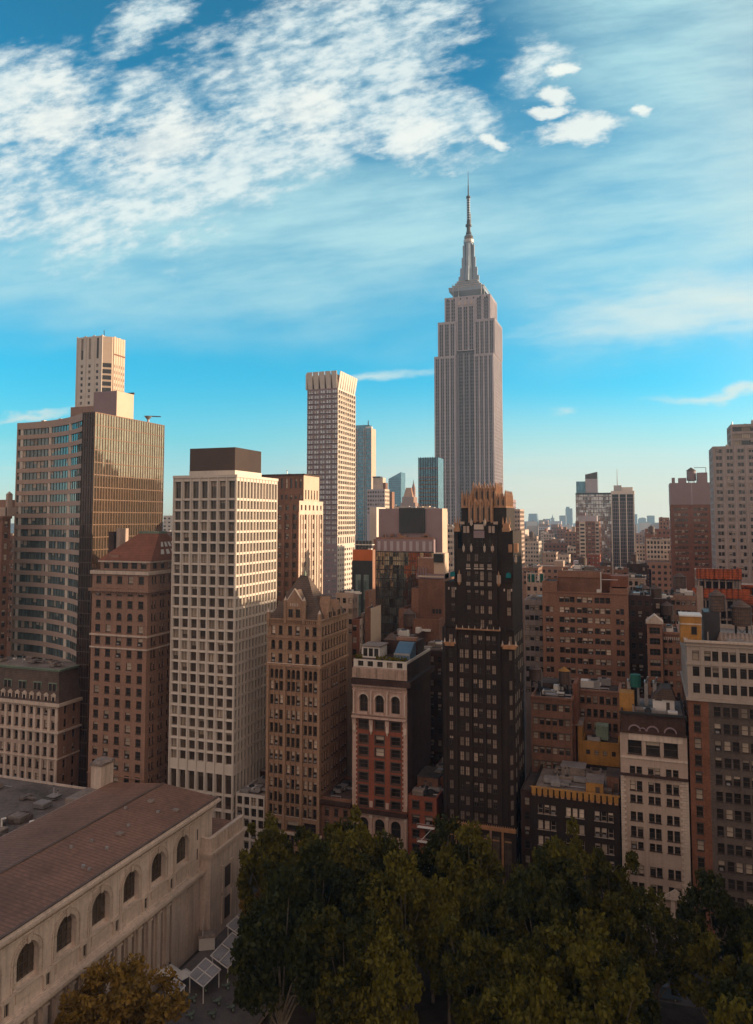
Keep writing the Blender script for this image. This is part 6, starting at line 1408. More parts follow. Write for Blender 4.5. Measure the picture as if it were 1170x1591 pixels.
# tall tower with flared crown
def flared():
    Y = YA + 240; x0, w, zb, dep = span(477.5, 525, 604, Y, 552); p = 3.05
    b = Bld('flared_crown_tower', 'tall slim gridded tower with flared white fins around its top', 'tower', x0, Y)
    zt = zb; zl = FZ(500, 832, Y); b.NI = 100
    rs = rows(zl, zt - .3, p, 1.9, .55); rs2 = rows(20, zl - 7, p, 1.5, .7)
    cF = grp(5, 2, .2, w - .2, (w / 5 - 1.2) / 2, .12); cR = cols(8, .2, dep - .2, (dep - .4) / 8 * .6)
    M['whbay'] = mat('white_bay_panel', (0.62, 0.53, 0.47), var=.05, rough=.4); M['gflare'] = glass('silver_window_glass', (0.50, 0.50, 0.50), metal=.5, var=.4, rough=.15)
    b.tier((0, w, 0, dep), 0, zt, 'mauve', F=dict(c=cF, r=rs2 + [(zl - 5, zl - 1)] + rs, style='r', rec=.25, gk='gflare', var=(.6, .1, .1, .2), bk='whbay'), Rt=dict(c=cR, r=rs2 + [(zl - 5, zl - 1)] + rs, style='0', k='white', rec=.5, gk='gb'), roof='roofl', par=.3)  # mauve front and white west side: shade and sun put into colours
    m = MB()
    for a, c in rs:   # faceted bays on the west face
        for (u, v) in cR: m.prism([(v - .05, a - .3), (v + .55, a - .3), (v + .55, c + .1), (v - .05, c + .1)], w + .003, w + .45, 'x', 'white')
        m.box(w + .003, w + .5, 0, dep, a - .5, a - .3, 'white'); m.box(0, w, -.12, -.003, a - .42, a - .15, 'blackp')
    m.build('facet', b.root)
    zc = FZ(500, 578, Y); m = MB()
    for i in range(5):
        a, c = w * i / 5 + .35, w * (i + 1) / 5 - .35; m.poly([(a + .3, .1, zb), (c - .3, .1, zb), (c + .15, -1.6, zc), (a - .15, -1.6, zc)], 'white'); m.poly([(a + .3, .5, zb), (c - .3, .5, zb), (c + .15, -1.2, zc), (a - .15, -1.2, zc)], 'white')
        m.poly([(a - .15, -1.6, zc), (c + .15, -1.6, zc), (c + .15, -1.2, zc), (a - .15, -1.2, zc)], 'white')
        for s_, t in ((a + .3, a - .15), (c - .3, c + .15)): m.poly([(s_, .1, zb), (t, -1.6, zc), (t, -1.2, zc), (s_, .5, zb)], 'white')
    for i in range(8):
        a, c = dep * i / 8 + .3, dep * (i + 1) / 8 - .3
        for o_ in (0, -.4): m.poly([(w + o_, a + .3, zb), (w + o_, c - .3, zb), (w + 1.7 + o_, c + .1, zc), (w + 1.7 + o_, a - .1, zc)], 'white')
        for s_, t in ((a + .3, a - .1), (c - .3, c + .1)): m.poly([(w, s_, zb), (w + 1.7, t, zc), (w + 1.3, t, zc), (w - .4, s_, zb)], 'white')
        m.poly([(w + 1.7, a - .1, zc), (w + 1.7, c + .1, zc), (w + 1.3, c + .1, zc), (w + 1.3, a - .1, zc)], 'white')
    for i in range(5): a, c = w * i / 5 + .35, w * (i + 1) / 5 - .35; m.box(a, c, dep - .5, dep + .6, zb, zc, 'white')
    for i in range(6): m.box(-1.3, -.2, dep * i / 6 + .3, dep * (i + 1) / 6 - .3, zb, zc - .5, 'white')
    m.build('flared_fin', b.root); m = MB(); m.box(1.2, w - 1.2, 1.5, dep - 1.2, zb, zc - 1.6, 'louv'); m.build('plant_screen', b.root); b.done(style='r')
flared()
# tower behind the curved office tower
def backleft():
    Y = YA + 190; x0, w, zt, dep = span(120, 160, 523, Y); xe = FX(169, 523, Y) ; b = Bld('white_striped_tower', 'white striped apartment tower rising behind the curved office tower', 'tower', x0, Y)
    ch = (xe - x0 - w); d2 = SY(194, 530, xe) - Y
    p = (FZ(140, 560, Y) - FZ(140, 569.5, Y)); rs = rows(30, zt - 16, p, p * .5, .6); rs.append((zt - 14, zt - 1.2))
    b.tier((0, w, 0, d2), 0, zt, 'white', F=dict(c=cols(3, 1.2, w - .8, 1.7), r=rs, style='1', rec=.5), roof='roofl', par=.5)
    m = MB(); m.prism([(w, 0), (w + ch, ch * .8), (w + ch, d2), (w, d2)], 0, zt - .5, 'z', 'peach'); wz = rs[:-1]  # peach chamfer and west bays have the sunlight painted in
    for a, c in wz: m.poly([(w + .15, .08, a - .3), (w + ch - .15, ch * .8 - .16, a - .3), (w + ch - .15, ch * .8 - .16, c + .4), (w + .15, .08, c + .4)], 'g')
    for i in range(5): y = ch + (d2 - ch) * (i + .5) / 5; m.box(w + ch + .003, w + ch + .5, y - .9, y + .9, 0, zt - (.3 if i % 2 else 0), 'peach')
    for i in range(5): y = ch + (d2 - ch) * (i + .5) / 5; 
    for a, c in wz:
        for i in range(5): y = ch + (d2 - ch) * (i + .5) / 5; m.box(w + ch + .501, w + ch + .53, y - .3, y + .3, a, c, 'gb')
    m.box(w, w + ch + .7, ch + .5, d2, zt - 11.5, zt - 10.6, 'brown'); m.box(-.9, -.003, 3, d2 - 2, 0, zt - 12, 'peach'); m.build('bay', b.root)
    m = MB()
    for i in range(4): x = w * i / 3; m.box(max(0, x - .8), min(w, x + .8), -.35, -.003, 0, zt + .5, 'white')
    m.bar((w - 1.5, 3, zt), (w - 1.8, 3, zt + 4), .25, 'steel'); m.build('pier', b.root)
    m = MB(); zz = FZ(140, 632, Y); m.box(-1.6, w + 2, -2.2, -.36, 0, zz, 'tan'); m.build('setback_base', b.root); b.done()
backleft()
b = T('left_edge_tower', 'dark brown masonry tower cut off by the left edge', -80, 4, 802, YA + 8, 17, k='brown', nc=7, p=3.6, ww=1.5, wh=2.0, cl=0, ymin=1030, fin=False, corn=.8)
m = MB(); X = lambda x: FX(x, 790, b.Y) - b.x0; Z = lambda y: FZ(5, y, b.Y); m.box(X(-60), X(3), 2, 6, b.zt, Z(788), 'lime'); m.box(X(-60), X(0), 3, 6, b.zt, Z(776), 'tan'); m.box(X(1), X(4), 2, 4, b.zt, Z(767), 'lime'); m.frus(X(2.5), 3, Z(767), Z(763), .9, .1, 4, 'lime', pi / 4)
m.build('stepped_crown', b.root); b.done()
T('left_gap_building', 'plain brown block filling the gap between the left edge tower and the curved office tower', 2, 34, 832, YA + 60, k='brown', nc=6, depth=16, cl=4, ymin=1000)
T('far_white_sliver', 'pale low office block seen in the gap left of the white grid tower', 254, 272, 801, YA + 420, k='white', nc=5, p=3.5, ww=2.5, wh=1.6, depth=20, cl=2, ymin=850)
T('far_dark_sliver', 'brown low block under the pale office block left of the white grid tower', 252, 275, 826, YA + 300, k='brown', nc=4, depth=20, cl=3, ymin=860)
# far centre
def bluetower():
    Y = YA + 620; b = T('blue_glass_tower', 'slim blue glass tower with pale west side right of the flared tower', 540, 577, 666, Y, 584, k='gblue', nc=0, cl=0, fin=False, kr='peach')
    m = MB(); w = b.w
    for t in (.36, .42, .70, .76): m.box(w * t - .35, w * t + .35, -.8, -.003, 0, b.zt, 'metal')
    for i in range(45): z = b.zt - 4 * (i + 1); m.box(0, w, -.15, -.003, z, z + .6, 'mauve') if z > 0 else None
    m.box(w * .3, w * .9, 2, 10, b.zt, FZ(565, 660, Y), 'gblue'); m.box(w * .75, w + .1, .3, 4, b.zt, FZ(565, 663, Y), 'whitep'); m.bar((w * .82, 4, b.zt), (w * .82, 4, FZ(568, 653, Y)), .6, 'steel'); m.build('glass_fin', b.root); b.done()
bluetower()
b = T('white_stepped_tower', 'grey and cream stepped building in front of the blue glass tower', 570, 598, 760, YA + 430, 606, k='esb', nc=7, p=3.5, ww=1.6, wh=1.8, kr='limep', cl=0, fin=False, ymin=800, gk='gb')  # sunlit west side painted as paler stone than the front
m = MB(); w = b.w; m.box(w * .3, w * .85, 2, 9, b.zt, FZ(586, 742, b.Y), 'limep'); m.box(w * .28, w * .7, 1.6, 8, FZ(586, 742, b.Y), FZ(586, 740, b.Y), 'steel'); m.box(w * .86, w * 1.0, 2, 8, b.zt, FZ(586, 750, b.Y), 'brown'); m.build('penthouse', b.root); b.done()
T('brown_side_tower', 'slim brown block with warm side right of the grey and cream stepped building', 606, 609, 764, YA + 470, 613, k='brown', nc=0, kr='bb', cl=0)
def slant():
    Y = YA + 1300; x0, w, zt, _ = span(603.5, 623, 745, Y); b = Bld('slanted_glass_tower', 'blue glass tower with slanted top in the gap left of the gilded pyramid', 'tower', x0, Y); m = MB()
    m.prism([(0, 0), (w, 0), (w, FZ(623, 733.5, Y)), (0, FZ(604, 744, Y))], 0, 30, 'y', 'gblue'); m.build('glass_body', b.root); m = MB()
    for i in range(40): m.box(0, w, -.4, -.003, 5 + 4.5 * i, 5.8 + 4.5 * i, 'gblack') if 5.8 + 4.5 * i < FZ(604, 744, Y) else None
    m.build('mullion', b.root); b.done()
slant()
def pyramid():
    Y = YA + 1150; x0 = FX(620, 790, Y); w = FX(646, 790, Y) - x0; Z = lambda y: FZ(634, y, Y); b = Bld('gilded_pyramid_tower', 'distant stone tower with gilded pyramid roof and pointed lantern', 'tower', x0, Y)
    X = lambda x: FX(x, 780, Y) - x0; m = MB(); m.box(0, w, 0, 30, 0, Z(787), 'esb'); m.box(X(622), X(645), 1, 28, Z(787), Z(781), 'tan')
    m.box(X(624), X(642), 3, 26, Z(781), Z(772), 'tan'); m.build('stone_body', b.root)
    m = MB(); cx = (X(626) + X(640)) / 2; r = (X(640) - X(626)) / 2 * 1.414; m.frus(cx, 12, Z(772), Z(757.5), r, r * .55, 4, 'gold', pi / 4); m.build('gilded_roof', b.root)
    m = MB(); cx = X(638.5); m.box(cx - 3, cx + 3, 14, 20, Z(790), Z(757), 'tan'); m.frus(cx, 17, Z(757), Z(751), 3.2, 1.6, 8, 'tan'); m.frus(cx, 17, Z(751), Z(744), 1.2, .1, 8, 'verd'); m.build('lantern', b.root); b.done()
pyramid()
b = T('striped_glass_tower', 'dark tower with teal glass stripes left of the tall spired skyscraper', 650, 680, 711, YA + 460, k='gblue', nc=0, cl=0, depth=20, fin=False)
m = MB(); w = b.w
for i in range(9): x = w * i / 8; m.box(max(0, x - .35), x + .35, -.5, -.003, 0, b.zt + .5, 'blackp')
for y in (727, 741): z = FZ(662, y, b.Y); m.box(0, w, -.3, -.004, z - 1.2, z + .4, 'mauve')
for i in range(40): z = FZ(662, 741, b.Y) - 3.6 * (i + 1); m.box(0, w, -.2, -.005, z, z + 1.0, 'tan') if z > 0 else None
m.build('stripe', b.root); b.done()
T('roofline_block', 'row of pale plant rooms and low roofs behind the mauve building', 600, 684, 795, YA + 300, k='lime', nc=16, p=3.6, ww=1.3, wh=1.8, depth=20, cl=12, ymin=815)
T('white_gap_building', 'pale stepped building between the mauve slab and the black tower', 686, 704, 818, YA + 260, k='limep', nc=4, p=3.4, ww=1.3, wh=1.7, depth=18, cl=4, ymin=900)

# ------------------------------------------------------------------ the tall spired skyscraper
def spire():
    Y = 783.0; X = lambda x, y=700: FX(x, y, Y); x0 = X(675.5); w = X(768) - x0; px = lambda x, y=650: FX(x, y, Y) - x0; Z = lambda y: FZ(722, y, Y); pz = lambda y: Z(250 + y / 3.122)
    b = Bld('spired_skyscraper', 'tallest grey stone skyscraper with stepped shoulders and long needle antenna', 'skyscraper', x0, Y)
    dep = SY(780, 620, x0 + w) - Y; q = lambda x: px(640 + x / 3.122)
    p = 3.72; zt1 = pz(940); zt2 = pz(770); zt3 = pz(648)
    def strips(xa, xb, n, B0):   # groups of two window columns
        return grp(n, 2, xa - B0, xb - B0, 1.7, .5)
    # left wing, centre recess, right wing
    L1, C0, C1, R1 = 0.0, q(213), q(303), w
    def body(xa, xb, ya, yb, z0, z1, n, nr, k='esb', right=True):
        B = (xa, xb, ya, yb); W = xb - xa; D = yb - ya
        rs = rows(z0 + .5, z1 - 2, p, 2.3, .7)
        b.tier(B, z0, z1, k, F=dict(c=grp(n, 2, .8, W - .8, 1.75, .5), r=rs, style='0', rec=.45, gk='g', var=(1, 0, 0, 0), bandk='espan'), Rt=dict(c=grp(nr, 2, .8, D - .8, 1.75, .5), r=rs, style='0', rec=.45, var=(1, 0, 0, 0), bandk='espan') if right else None, roof='roofl', par=.8)
        m = MB()
        for i in range(n + 1):
            x = xa + .8 + (W - 1.6) * i / n; m.box(max(xa, x - .9), min(xb, x + .9), ya - .5, ya - .003, z0, z1, k)
        if right:
            for i in range(nr + 1): y = ya + .8 + (D - 1.6) * i / nr; m.box(xb + .003, xb + .5, max(ya, y - .9), min(yb, y + .9), z0, z1, k)
        m.build('pier', b.root)
    M['espan'] = mat('grey_spandrel', (0.20, 0.18, 0.20), var=.1)
    zlo = 60
    m = MB(); m.box(0, w, .5, dep, 0, zlo, 'esb'); m.build('lower_block', b.root)
    body(L1, C0, 0, dep, zlo, zt1, 4, 8, right=False); body(C1, R1, 0, dep, zlo, zt1, 4, 8)
    M['esbd'] = mat('recess_shade_limestone', (0.36, 0.33, 0.36), streak=.2); body(C0 + .003, C1 - .003, 9, dep - 3, zlo, zt1 + 6, 3, 8, k='esbd', right=False)  # recess stone darkened: shade and darker spandrels put into its colour
    a, c = q(125), q(403); body(a, C0, 3, dep - 3, zt1 - .7, zt2, 3, 7, right=False); body(C1, c, 3, dep - 3, zt1 - .7, zt2, 4, 7)
    body(C0 + .003, C1 - .003, 6, dep - 4, zt1 + 5.5, zt3 - 9, 3, 7, right=False)
    a, c = q(155), q(380); B = (a, c, 6.5, dep - 6)
    body(a, C0, 6.5, dep - 6, zt2 - .7, zt3, 2, 5, right=False); body(C1, c, 6.5, dep - 6, zt2 - .7, zt3, 2, 5)
    m = MB(); m.box(C0 - .5, C1 + .5, 5.8, dep - 7, zt3 - 9, zt3, 'esb')
    for i in range(3): x = C0 + (C1 - C0) * (i + .5) / 3; m.frus(x, 5.75, zt3 - 9.5, zt3 - 4.5, 2.0, .3, 4, 'limep', pi / 4, 1, .2)
    for i in range(7): x = a + (c - a) * (i + .5) / 7; m.box(x - .7, x + .7, 5.7, 5.79, zt3 - 3.6, zt3 - 1.6, 'g')
    m.build('parapet_stage', b.root)
    # mast base, winged shaft, dome, antenna
    cy = dep / 2; cx = FX(640 + 276 / 3.122, 400, Y + cy) - x0; pz0 = pz; pz = lambda y: FZ(728, 250 + y / 3.122, Y + cy); M['alu'] = mat('grey_blue_metal', (0.27, 0.31, 0.36), rough=.4, metal=.35, var=.08)
    m = MB(); r = lambda xa, xb: (q(xb) - q(xa)) / 2
    for (xa, xb, y0, y1) in ((192, 364, 642, 628), (206, 348, 628, 616), (218, 336, 616, 603), (226, 328, 603, 592)):
        rr = r(xa, xb); m.box(cx - rr, cx + rr, cy - rr * .8, cy + rr * .8, pz(y0) - 1, pz(y1), 'alu'); m.box(cx - rr - .5, cx + rr + .5, cy - rr * .8 - .5, cy + rr * .8 + .5, pz(y1) - .8, pz(y1), 'metal')
    m.build('observatory_stage', b.root)
    m = MB(); rr = r(250, 304); m.frus(cx, cy, pz(592), pz(400), rr * .86, rr * .78, 16, 'alu')
    for i in range(8): t = 2 * pi * i / 8 + .2; m.box(cx + rr * .8 * cos(t) - .4, cx + rr * .8 * cos(t) + .4, cy + rr * .8 * sin(t) - .4, cy + rr * .8 * sin(t) + .4, pz(580), pz(405), 'g' if i % 2 else 'metal')
    for s_ in (-1, 1):   # stepped wing buttresses, four sides
        for ax in (0, 1):
            for j, (u, zz) in enumerate(((1.9, 560), (1.6, 520), (1.3, 470), (1.08, 410))):
                a_, c_ = sorted((s_ * rr * .5, s_ * rr * u)); zb_ = pz(592); 
                if ax == 0: m.box(cx + a_, cx + c_, cy - 1.6 + j * .01, cy + 1.6 - j * .01, zb_, pz(zz), 'alu')
                else: m.box(cx - 1.6 + j * .01, cx + 1.6 - j * .01, cy + a_, cy + c_, zb_, pz(zz), 'alu')
    m.frus(cx, cy, pz(400), pz(385), rr * .95, rr * .95, 16, 'metal'); m.frus(cx, cy, pz(385), pz(368), rr * .82, rr * .8, 16, 'gb'); m.frus(cx, cy, pz(368), pz(358), rr * .85, rr * .45, 16, 'alu'); m.build('mooring_mast', b.root)
    m = MB(); r0 = r(264, 290)
    for (y0, y1, a_, c_) in ((360, 345, 1.2, .95), (345, 318, .8, .75), (318, 310, 1.2, 1.2), (310, 290, .75, .7), (290, 180, .5, .42), (180, 172, .85, .85), (172, 120, .28, .22), (120, 50, .16, .06)): m.frus(cx, cy, pz(y0), pz(y1), r0 * a_ , r0 * c_, 10, 'steel')
    for i in range(9): y = 285 - i * 12; m.frus(cx, cy, pz(y), pz(y - 4), r0 * .72, r0 * .72, 8, 'alu')
    m.bar((cx + r0 * .8, cy, pz(310)), (cx + r0 * .8, cy, pz(255)), .5, 'metal'); m.build('antenna', b.root)
    m = MB()
    for x in (195, 222, 335, 350): m.bar((q(x), 8, zt3), (q(x), 8, pz0(600 if x != 195 else 580)), .35, 'metal')
    m.build('roof_mast', b.root)
    b.done(style='0', fk=None)
spire()

# ------------------------------------------------------------------ hazy far skyline
M['far'] = mat('far_tower_stone', (0.22, 0.21, 0.21), var=.08, scale=.02); M['farg'] = mat('far_tower_glass', (0.14, 0.17, 0.20), rough=.3, var=.1, scale=.02)
FARL = [(808, 821, 810, 'low blue hazy tower at the left end of the distant skyline', 0), (820, 835, 798, 'broad tapered hazy tower in the distant skyline', 3), (837, 843, 817, 'small hazy tower right of the tapered one', 0), (844, 855, 806, 'flat topped hazy tower left of the distant pointed spire', 0), (855.5, 861, 805, 'hazy tower with fine pointed spire in the distant skyline', 2), (861, 869, 812, 'low hazy block right of the distant pointed spire', 0), (869, 879, 801, 'flat hazy tower just left of the tallest distant tower', 0), (878.5, 889, 790, 'tallest hazy tower of the distant skyline with small cap', 1), (871, 890, 820, 'rounded hazy block in front of the tallest distant tower', 0),
        (985, 990, 799, 'thin hazy tower right beside the striped dark tower', 0), (991, 1004, 804, 'hazy blue tower with curved top right of the striped tower', 4), (1005, 1017, 801, 'hazy square tower left of the pink tower top', 0), (1016, 1026, 812, 'low hazy tower next to the pink tower top', 0), (826, 842, 822, 'low hazy block at the foot of the tapered distant tower', 0), (846, 870, 824, 'wide low hazy block under the distant pointed spire', 0)]
for i, (xl, xr, yt, l, kind) in enumerate(FARL):
    Y = 4300 + (i * 137) % 700; x0, w, zt, _ = span(xl, xr, yt, Y); b = Bld('distant_tower', l, 'tower', x0, Y, 'towers of the distant hazy skyline'); m = MB(); k = 'farg' if i % 2 else 'far'
    if kind == 3: m.frus(w / 2, w / 2, 0, zt, w * .85, w * .58, 4, k, pi / 4)
    elif kind == 4: m.prism([(0, 0), (w, 0), (w, zt * .93), (w * .8, zt * .99), (w * .5, zt), (w * .2, zt * .97), (0, zt * .88)], 0, w, 'y', k)
    else: m.box(0, w, 0, w, 0, zt, k)
    if kind == 2: m.frus(w / 2, w / 2, zt, zt + 14, w * .4, w * .1, 4, k, pi / 4); m.frus(w / 2, w / 2, zt + 14, zt + 26, 2, .2, 4, k)
    if kind == 1: m.box(w * .1, w * .6, 0, w * .6, zt, zt + 10, k)
    m.build('tower_body', b.root)
for (x, y, Y, r, l) in ((856, 872, YA + 425, 2.0, 'small water tank over the black mansard building'), (826, 838, YA + 650, 2.6, 'water tank over the white office block'), (1012, 832, YA + 430, 2.2, 'water tank above the white ornamented loft'), (905, 884, YA + 185, 1.8, 'water tank beside the white stage building'), (985, 878, YA + 265, 2.0, 'water tank on the dark block below the striped tower'), (832, 1066, YA + 24, 1.6, 'squat tank on the weathered tan loft roof')):
    watertank(FX(x, y, Y), Y, FZ(x, y, Y), r, r * 1.7, r * 1.1, l)
# low city filling the ground between the middle distance and the skyline
rr = random.Random(12)
KS = ('lime', 'tan', 'limep', 'brown', 'redbrown', 'esb', 'bb')
def lowblock(x, y, w, d, h, k, nm, lab, grp_, det=True):
    b = Bld(nm, lab, 'building', x, y, grp_); b.NI = 0
    b.tier((0, w, 0, d), 0, h, k, F=dict(c=cols(max(2, int(w / 3.6)), .5, w - .5, 1.9), r=rows(max(3, h - 26), h - 1, 4, 2.0), style='0', rec=.3, gk='g', var=(1, 0, 0, 0)) if det else None, roof=rr.choice(('roofl', 'roof')), par=.6)
    if rr.random() < .7: m = MB(); a = rr.uniform(.1, .6) * w; m.box(a, a + w * .25, d * .3, d * .7, h - .6, h + rr.uniform(2, 6), rr.choice(KS)); m.build('roof_stage', b.root)
    b.done(fk=None, style='0')
for row, (Y, n, hm) in enumerate(((860, 12, 62), (960, 13, 58), (1080, 14, 60), (1230, 15, 56), (1420, 16, 60), (1700, 16, 58), (2050, 16, 62), (2500, 16, 66), (3100, 16, 70))):
    xa, xb = FX(800, 850, Y), FX(1120, 850, Y)
    for i in range(n):
        w = (xb - xa) / n; lowblock(xa + w * i + 1, Y + rr.uniform(-8, 8), w * rr.uniform(.72, .95), 35, hm + rr.uniform(-16, 16), rr.choice(KS), 'low_city_building', 'one of the many small hazy buildings far down the avenues below the skyline', 'small far buildings below the hazy skyline', Y < 2000)
for i, (px_, Y, h, l) in enumerate(((985, 700, 60, 'directly right of the striped tower foot'), (845, 760, 66, 'below the pale green roof building'), (870, 730, 58, 'left behind the cream cube'), (1010, 760, 62, 'behind the red stepped apartment block'), (1060, 650, 60, 'behind the slim brick apartment tower'), (955, 560, 55, 'in front of the striped tower, largely hidden'), (905, 500, 50, 'at the foot of the brick and cream tower'), (860, 560, 56, 'between white office block and cream cube'), (830, 520, 58, 'just below the white office block'), (1000, 560, 60, 'left of the white ornamented loft'), (1030, 380, 52, 'below the white ornamented loft'), (960, 400, 50, 'right of the conical roofed brown building'), (880, 330, 50, 'directly behind the big brown brick block'), (848, 370, 56, 'below the black mansard building'))):
    x = FX(px_, 860, Y); lowblock(x, Y, 24, 26, h, rr.choice(KS), 'mid_city_building', 'flat roofed block ' + l, 'flat roofed blocks right of the black tower')

# blocks west of the picture that throw the evening shade over the park
for i, (x, y, w, d, h, l) in enumerate(((64, 181, 34, 50, 66, 'stone block along the street past the right edge'), (150, 100, 40, 60, 118, 'tall office slab west of the park'), (170, 175, 60, 70, 128, 'brick tower west of the park beside the avenue'), (130, 262, 60, 60, 112, 'stone tower on the next block west'), (120, 345, 60, 60, 108, 'office tower two blocks down to the west'), (210, 262, 60, 90, 130, 'glass slab further west'), (150, 30, 50, 60, 120, 'office tower at the north west corner of the park'), (105, 430, 60, 60, 96, 'brick block three streets down to the west'))):
    b = Bld('avenue_building', l, 'building', x, y); b.NI = 100
    rs = rows(6, h - 2, 3.7, 2.0); b.tier((0, w, 0, d), 0, h, KS[i % 7], F=dict(c=cols(int(w / 3), .5, w - .5, 1.5), r=rs, style='r'), L=dict(c=cols(int(d / 3), .5, d - .5, 1.5), r=rs, style='r')); b.done()
def gp(px_, py_, z):    # point at height z seen at that pixel
    v = ray(px_, py_); t = (z - CAMH) / v.z; return v.x * t, v.y * t
# ------------------------------------------------------------------ trees
def crown_mesh(seed, R_, H_, nclump, nleaf, lm, ls=.42):
    r = random.Random(seed); m = MB(); cl = []
    for i in range(nclump):
        # clump centres through an irregular dome
        while True:
            v = Vector((r.uniform(-1, 1), r.uniform(-1, 1), r.uniform(-.75, 1)))
            if .42 < v.length < 1: break
        s_ = 1 + .22 * sin(v.x * 4 + seed) + .18 * cos(v.y * 5 + seed * 2)
        cl.append((Vector((v.x * R_ * s_, v.y * R_ * s_, v.z * H_ * .5 * (1 + .1 * sin(seed + v.x * 6)))), r.uniform(.16, .30) * R_))
    for c, cr in cl:
        for j in range(nleaf):
            d = Vector((r.gauss(0, 1), r.gauss(0, 1), r.gauss(0, .75))); d = d.normalized() * cr * (r.random() ** .45)
            p = c + d; a = Vector((r.gauss(0, 1), r.gauss(0, 1), r.gauss(0, 1) + .6)).normalized(); u = a.orthogonal().normalized(); w = a.cross(u); t = r.uniform(0, pi); u, w = u * cos(t) + w * sin(t), w * cos(t) - u * sin(t)
            q = ls * r.uniform(.6, 1.25); i0 = len(m.v)
            m.v += [tuple(p - u * q), tuple(p - w * q * .6), tuple(p + u * q), tuple(p + w * q * .6)]; m.f.append((i0, i0 + 1, i0 + 2, i0 + 3)); m.mi.append(m.m(lm))
    return m, cl
TREES = []
def make_tree(seed, R_, H_, hz, lm, label, nclump=62, nleaf=120):
    root = thing('plane_tree', label, 'tree', (0, 0, 0))
    m, cl = crown_mesh(seed, R_, H_, nclump, nleaf, lm); m.build('crown', root, (0, 0, hz))
    t = MB(); t.bar((0, 0, -.1), (.15, .1, hz * .55), .42, 'bark', 8, .28); r = random.Random(seed)
    for c, cr in cl[:16]:
        b0 = Vector((.15, .1, hz * r.uniform(.4, .55))); e = Vector((c.x, c.y, c.z + hz)); mid = b0.lerp(e, .5) + Vector((0, 0, 1.0)); t.bar(b0, mid, .2, 'bark', 6, .12); t.bar(mid, e, .12, 'bark', 5, .04)
    t.build('trunk', root); return root
protos = [make_tree(s_, R_, H_, hz, LEAF, 'tree') for s_, R_, H_, hz in ((1, 6.2, 15, 14.5), (2, 6.8, 14, 15), (3, 5.6, 16, 15), (4, 6.4, 13, 13.5), (5, 5.2, 14, 13))]
tr = random.Random(9); used = [0] * 5
ORD = ['first', 'second', 'third', 'fourth', 'fifth', 'sixth', 'seventh', 'eighth', 'ninth', 'tenth', 'eleventh', 'twelfth', 'thirteenth']
ROWN = ['row nearest the street', 'second row back from the street', 'third row back from the street', 'fourth row back from the street', 'row nearest the bottom edge']
for ri, Y in enumerate((151.5, 142, 132, 122, 112)):
    n = [12, 12, 11, 10, 9][ri]; xa = [-80, -77, -71, -65, -59][ri]; xb = [24, 22, 20, 17, 15][ri]
    for i in range(n):
        x = xa + (xb - xa) * (i + .5) / n + tr.uniform(-1.4, 1.4); y = Y + tr.uniform(-1.5, 1.5); pc = 585 + 1
        j = tr.randrange(5); sc = tr.uniform(.80, 1.0)
        # keep the clearing at the lower right and the kiosk glade
        q = (ROT.transposed() @ Vector((x, y, -CAMH + 12))); ppx = 585 + FPX * q.x / -q.z
        if ri <= 1 and 1022 < ppx < 1104: continue
        if ri >= 2 and 985 < ppx < 1104: continue
        if ri >= 2 and 660 < ppx < 720 and ri != 2: continue
        if ri <= 1 and ppx > 1030: sc *= .9
        if ri == 0 and (950 < ppx < 1032 or 690 < ppx < 800): sc *= 1.14
        if ri == 0 and ppx < 445: sc *= .8
        lab = '%s plane tree from the left in the %s' % (ORD[i], ROWN[ri])
        if not used[j]: o = protos[j]; o.location = (x, y, 0); o['label'] = lab; used[j] = 1
        else: o = copy_tree(protos[j], (x, y, 0), lab)
        o.rotation_euler = (0, 0, tr.uniform(0, 6.28)); o.scale = (sc, sc, sc * tr.uniform(1.28, 1.5)); o['group'] = 'plane trees filling the park'
for j in range(5):
    if not used[j]: protos[j].location = (40 + j * 12, 130, 0)
ty = make_tree(11, 7.2, 11, 11.5, LEAFY, 'yellowing autumn tree at the lower left in front of the library arches', 80, 150)
x_, y_ = gp(190, 1575, 12); ty.location = (max(x_, -80), y_, 0); ty.scale = (1.0, 1.0, 1.1)
ty2 = make_tree(14, 6.0, 10, 10.5, LEAFY, 'second yellowing tree further left under the library arches', 70, 140); x_, y_ = gp(75, 1590, 12); ty2.location = (max(x_, -81.5), y_, 0)
t2 = make_tree(12, 4.2, 8, 7, LEAFY, 'small yellowish tree by the library corner next to the street', 40, 110); t2.location = (-79.5, 148, 0)

# ------------------------------------------------------------------ glass canopies beside the library
def canopy(x, y, w, d, z, tilt, rz, label, nx=2, ny=2):
    t = thing('glass_canopy', label, 'canopy', (x, y, 0), R(rz)); f = MB(); g = MB(); tt = math.tan(R(tilt)); Zf = lambda yy: z + (yy + d / 2) * tt
    for i in range(nx + 1): xx = -w / 2 + w * i / nx; f.bar((xx, -d / 2, Zf(-d / 2)), (xx, d / 2, Zf(d / 2)), .17, 'whitep')
    for j in range(ny + 1): yy = -d / 2 + d * j / ny; f.bar((-w / 2, yy, Zf(yy)), (w / 2, yy, Zf(yy)), .17, 'whitep')
    for sx in (-1, 1):
        for sy in (-1, 1): f.bar((sx * w * .42, sy * d * .42, 0), (sx * w * .42, sy * d * .42, Zf(sy * d * .42)), .12, 'whitep', 6)
    f.build('frame', t)
    for i in range(nx):
        for j in range(ny):
            g = MB(); a, b_ = -w / 2 + w * i / nx + .12, -w / 2 + w * (i + 1) / nx - .12; c, e = -d / 2 + d * j / ny + .12, -d / 2 + d * (j + 1) / ny - .12; g.poly([(a, c, Zf(c)), (b_, c, Zf(c)), (b_, e, Zf(e)), (a, e, Zf(e))], 'gcan'); g.build('glass_pane', t)
M['gcan'] = mat('canopy_glass', (0.42, 0.40, 0.40), rough=.12, spec=.8, var=.15)
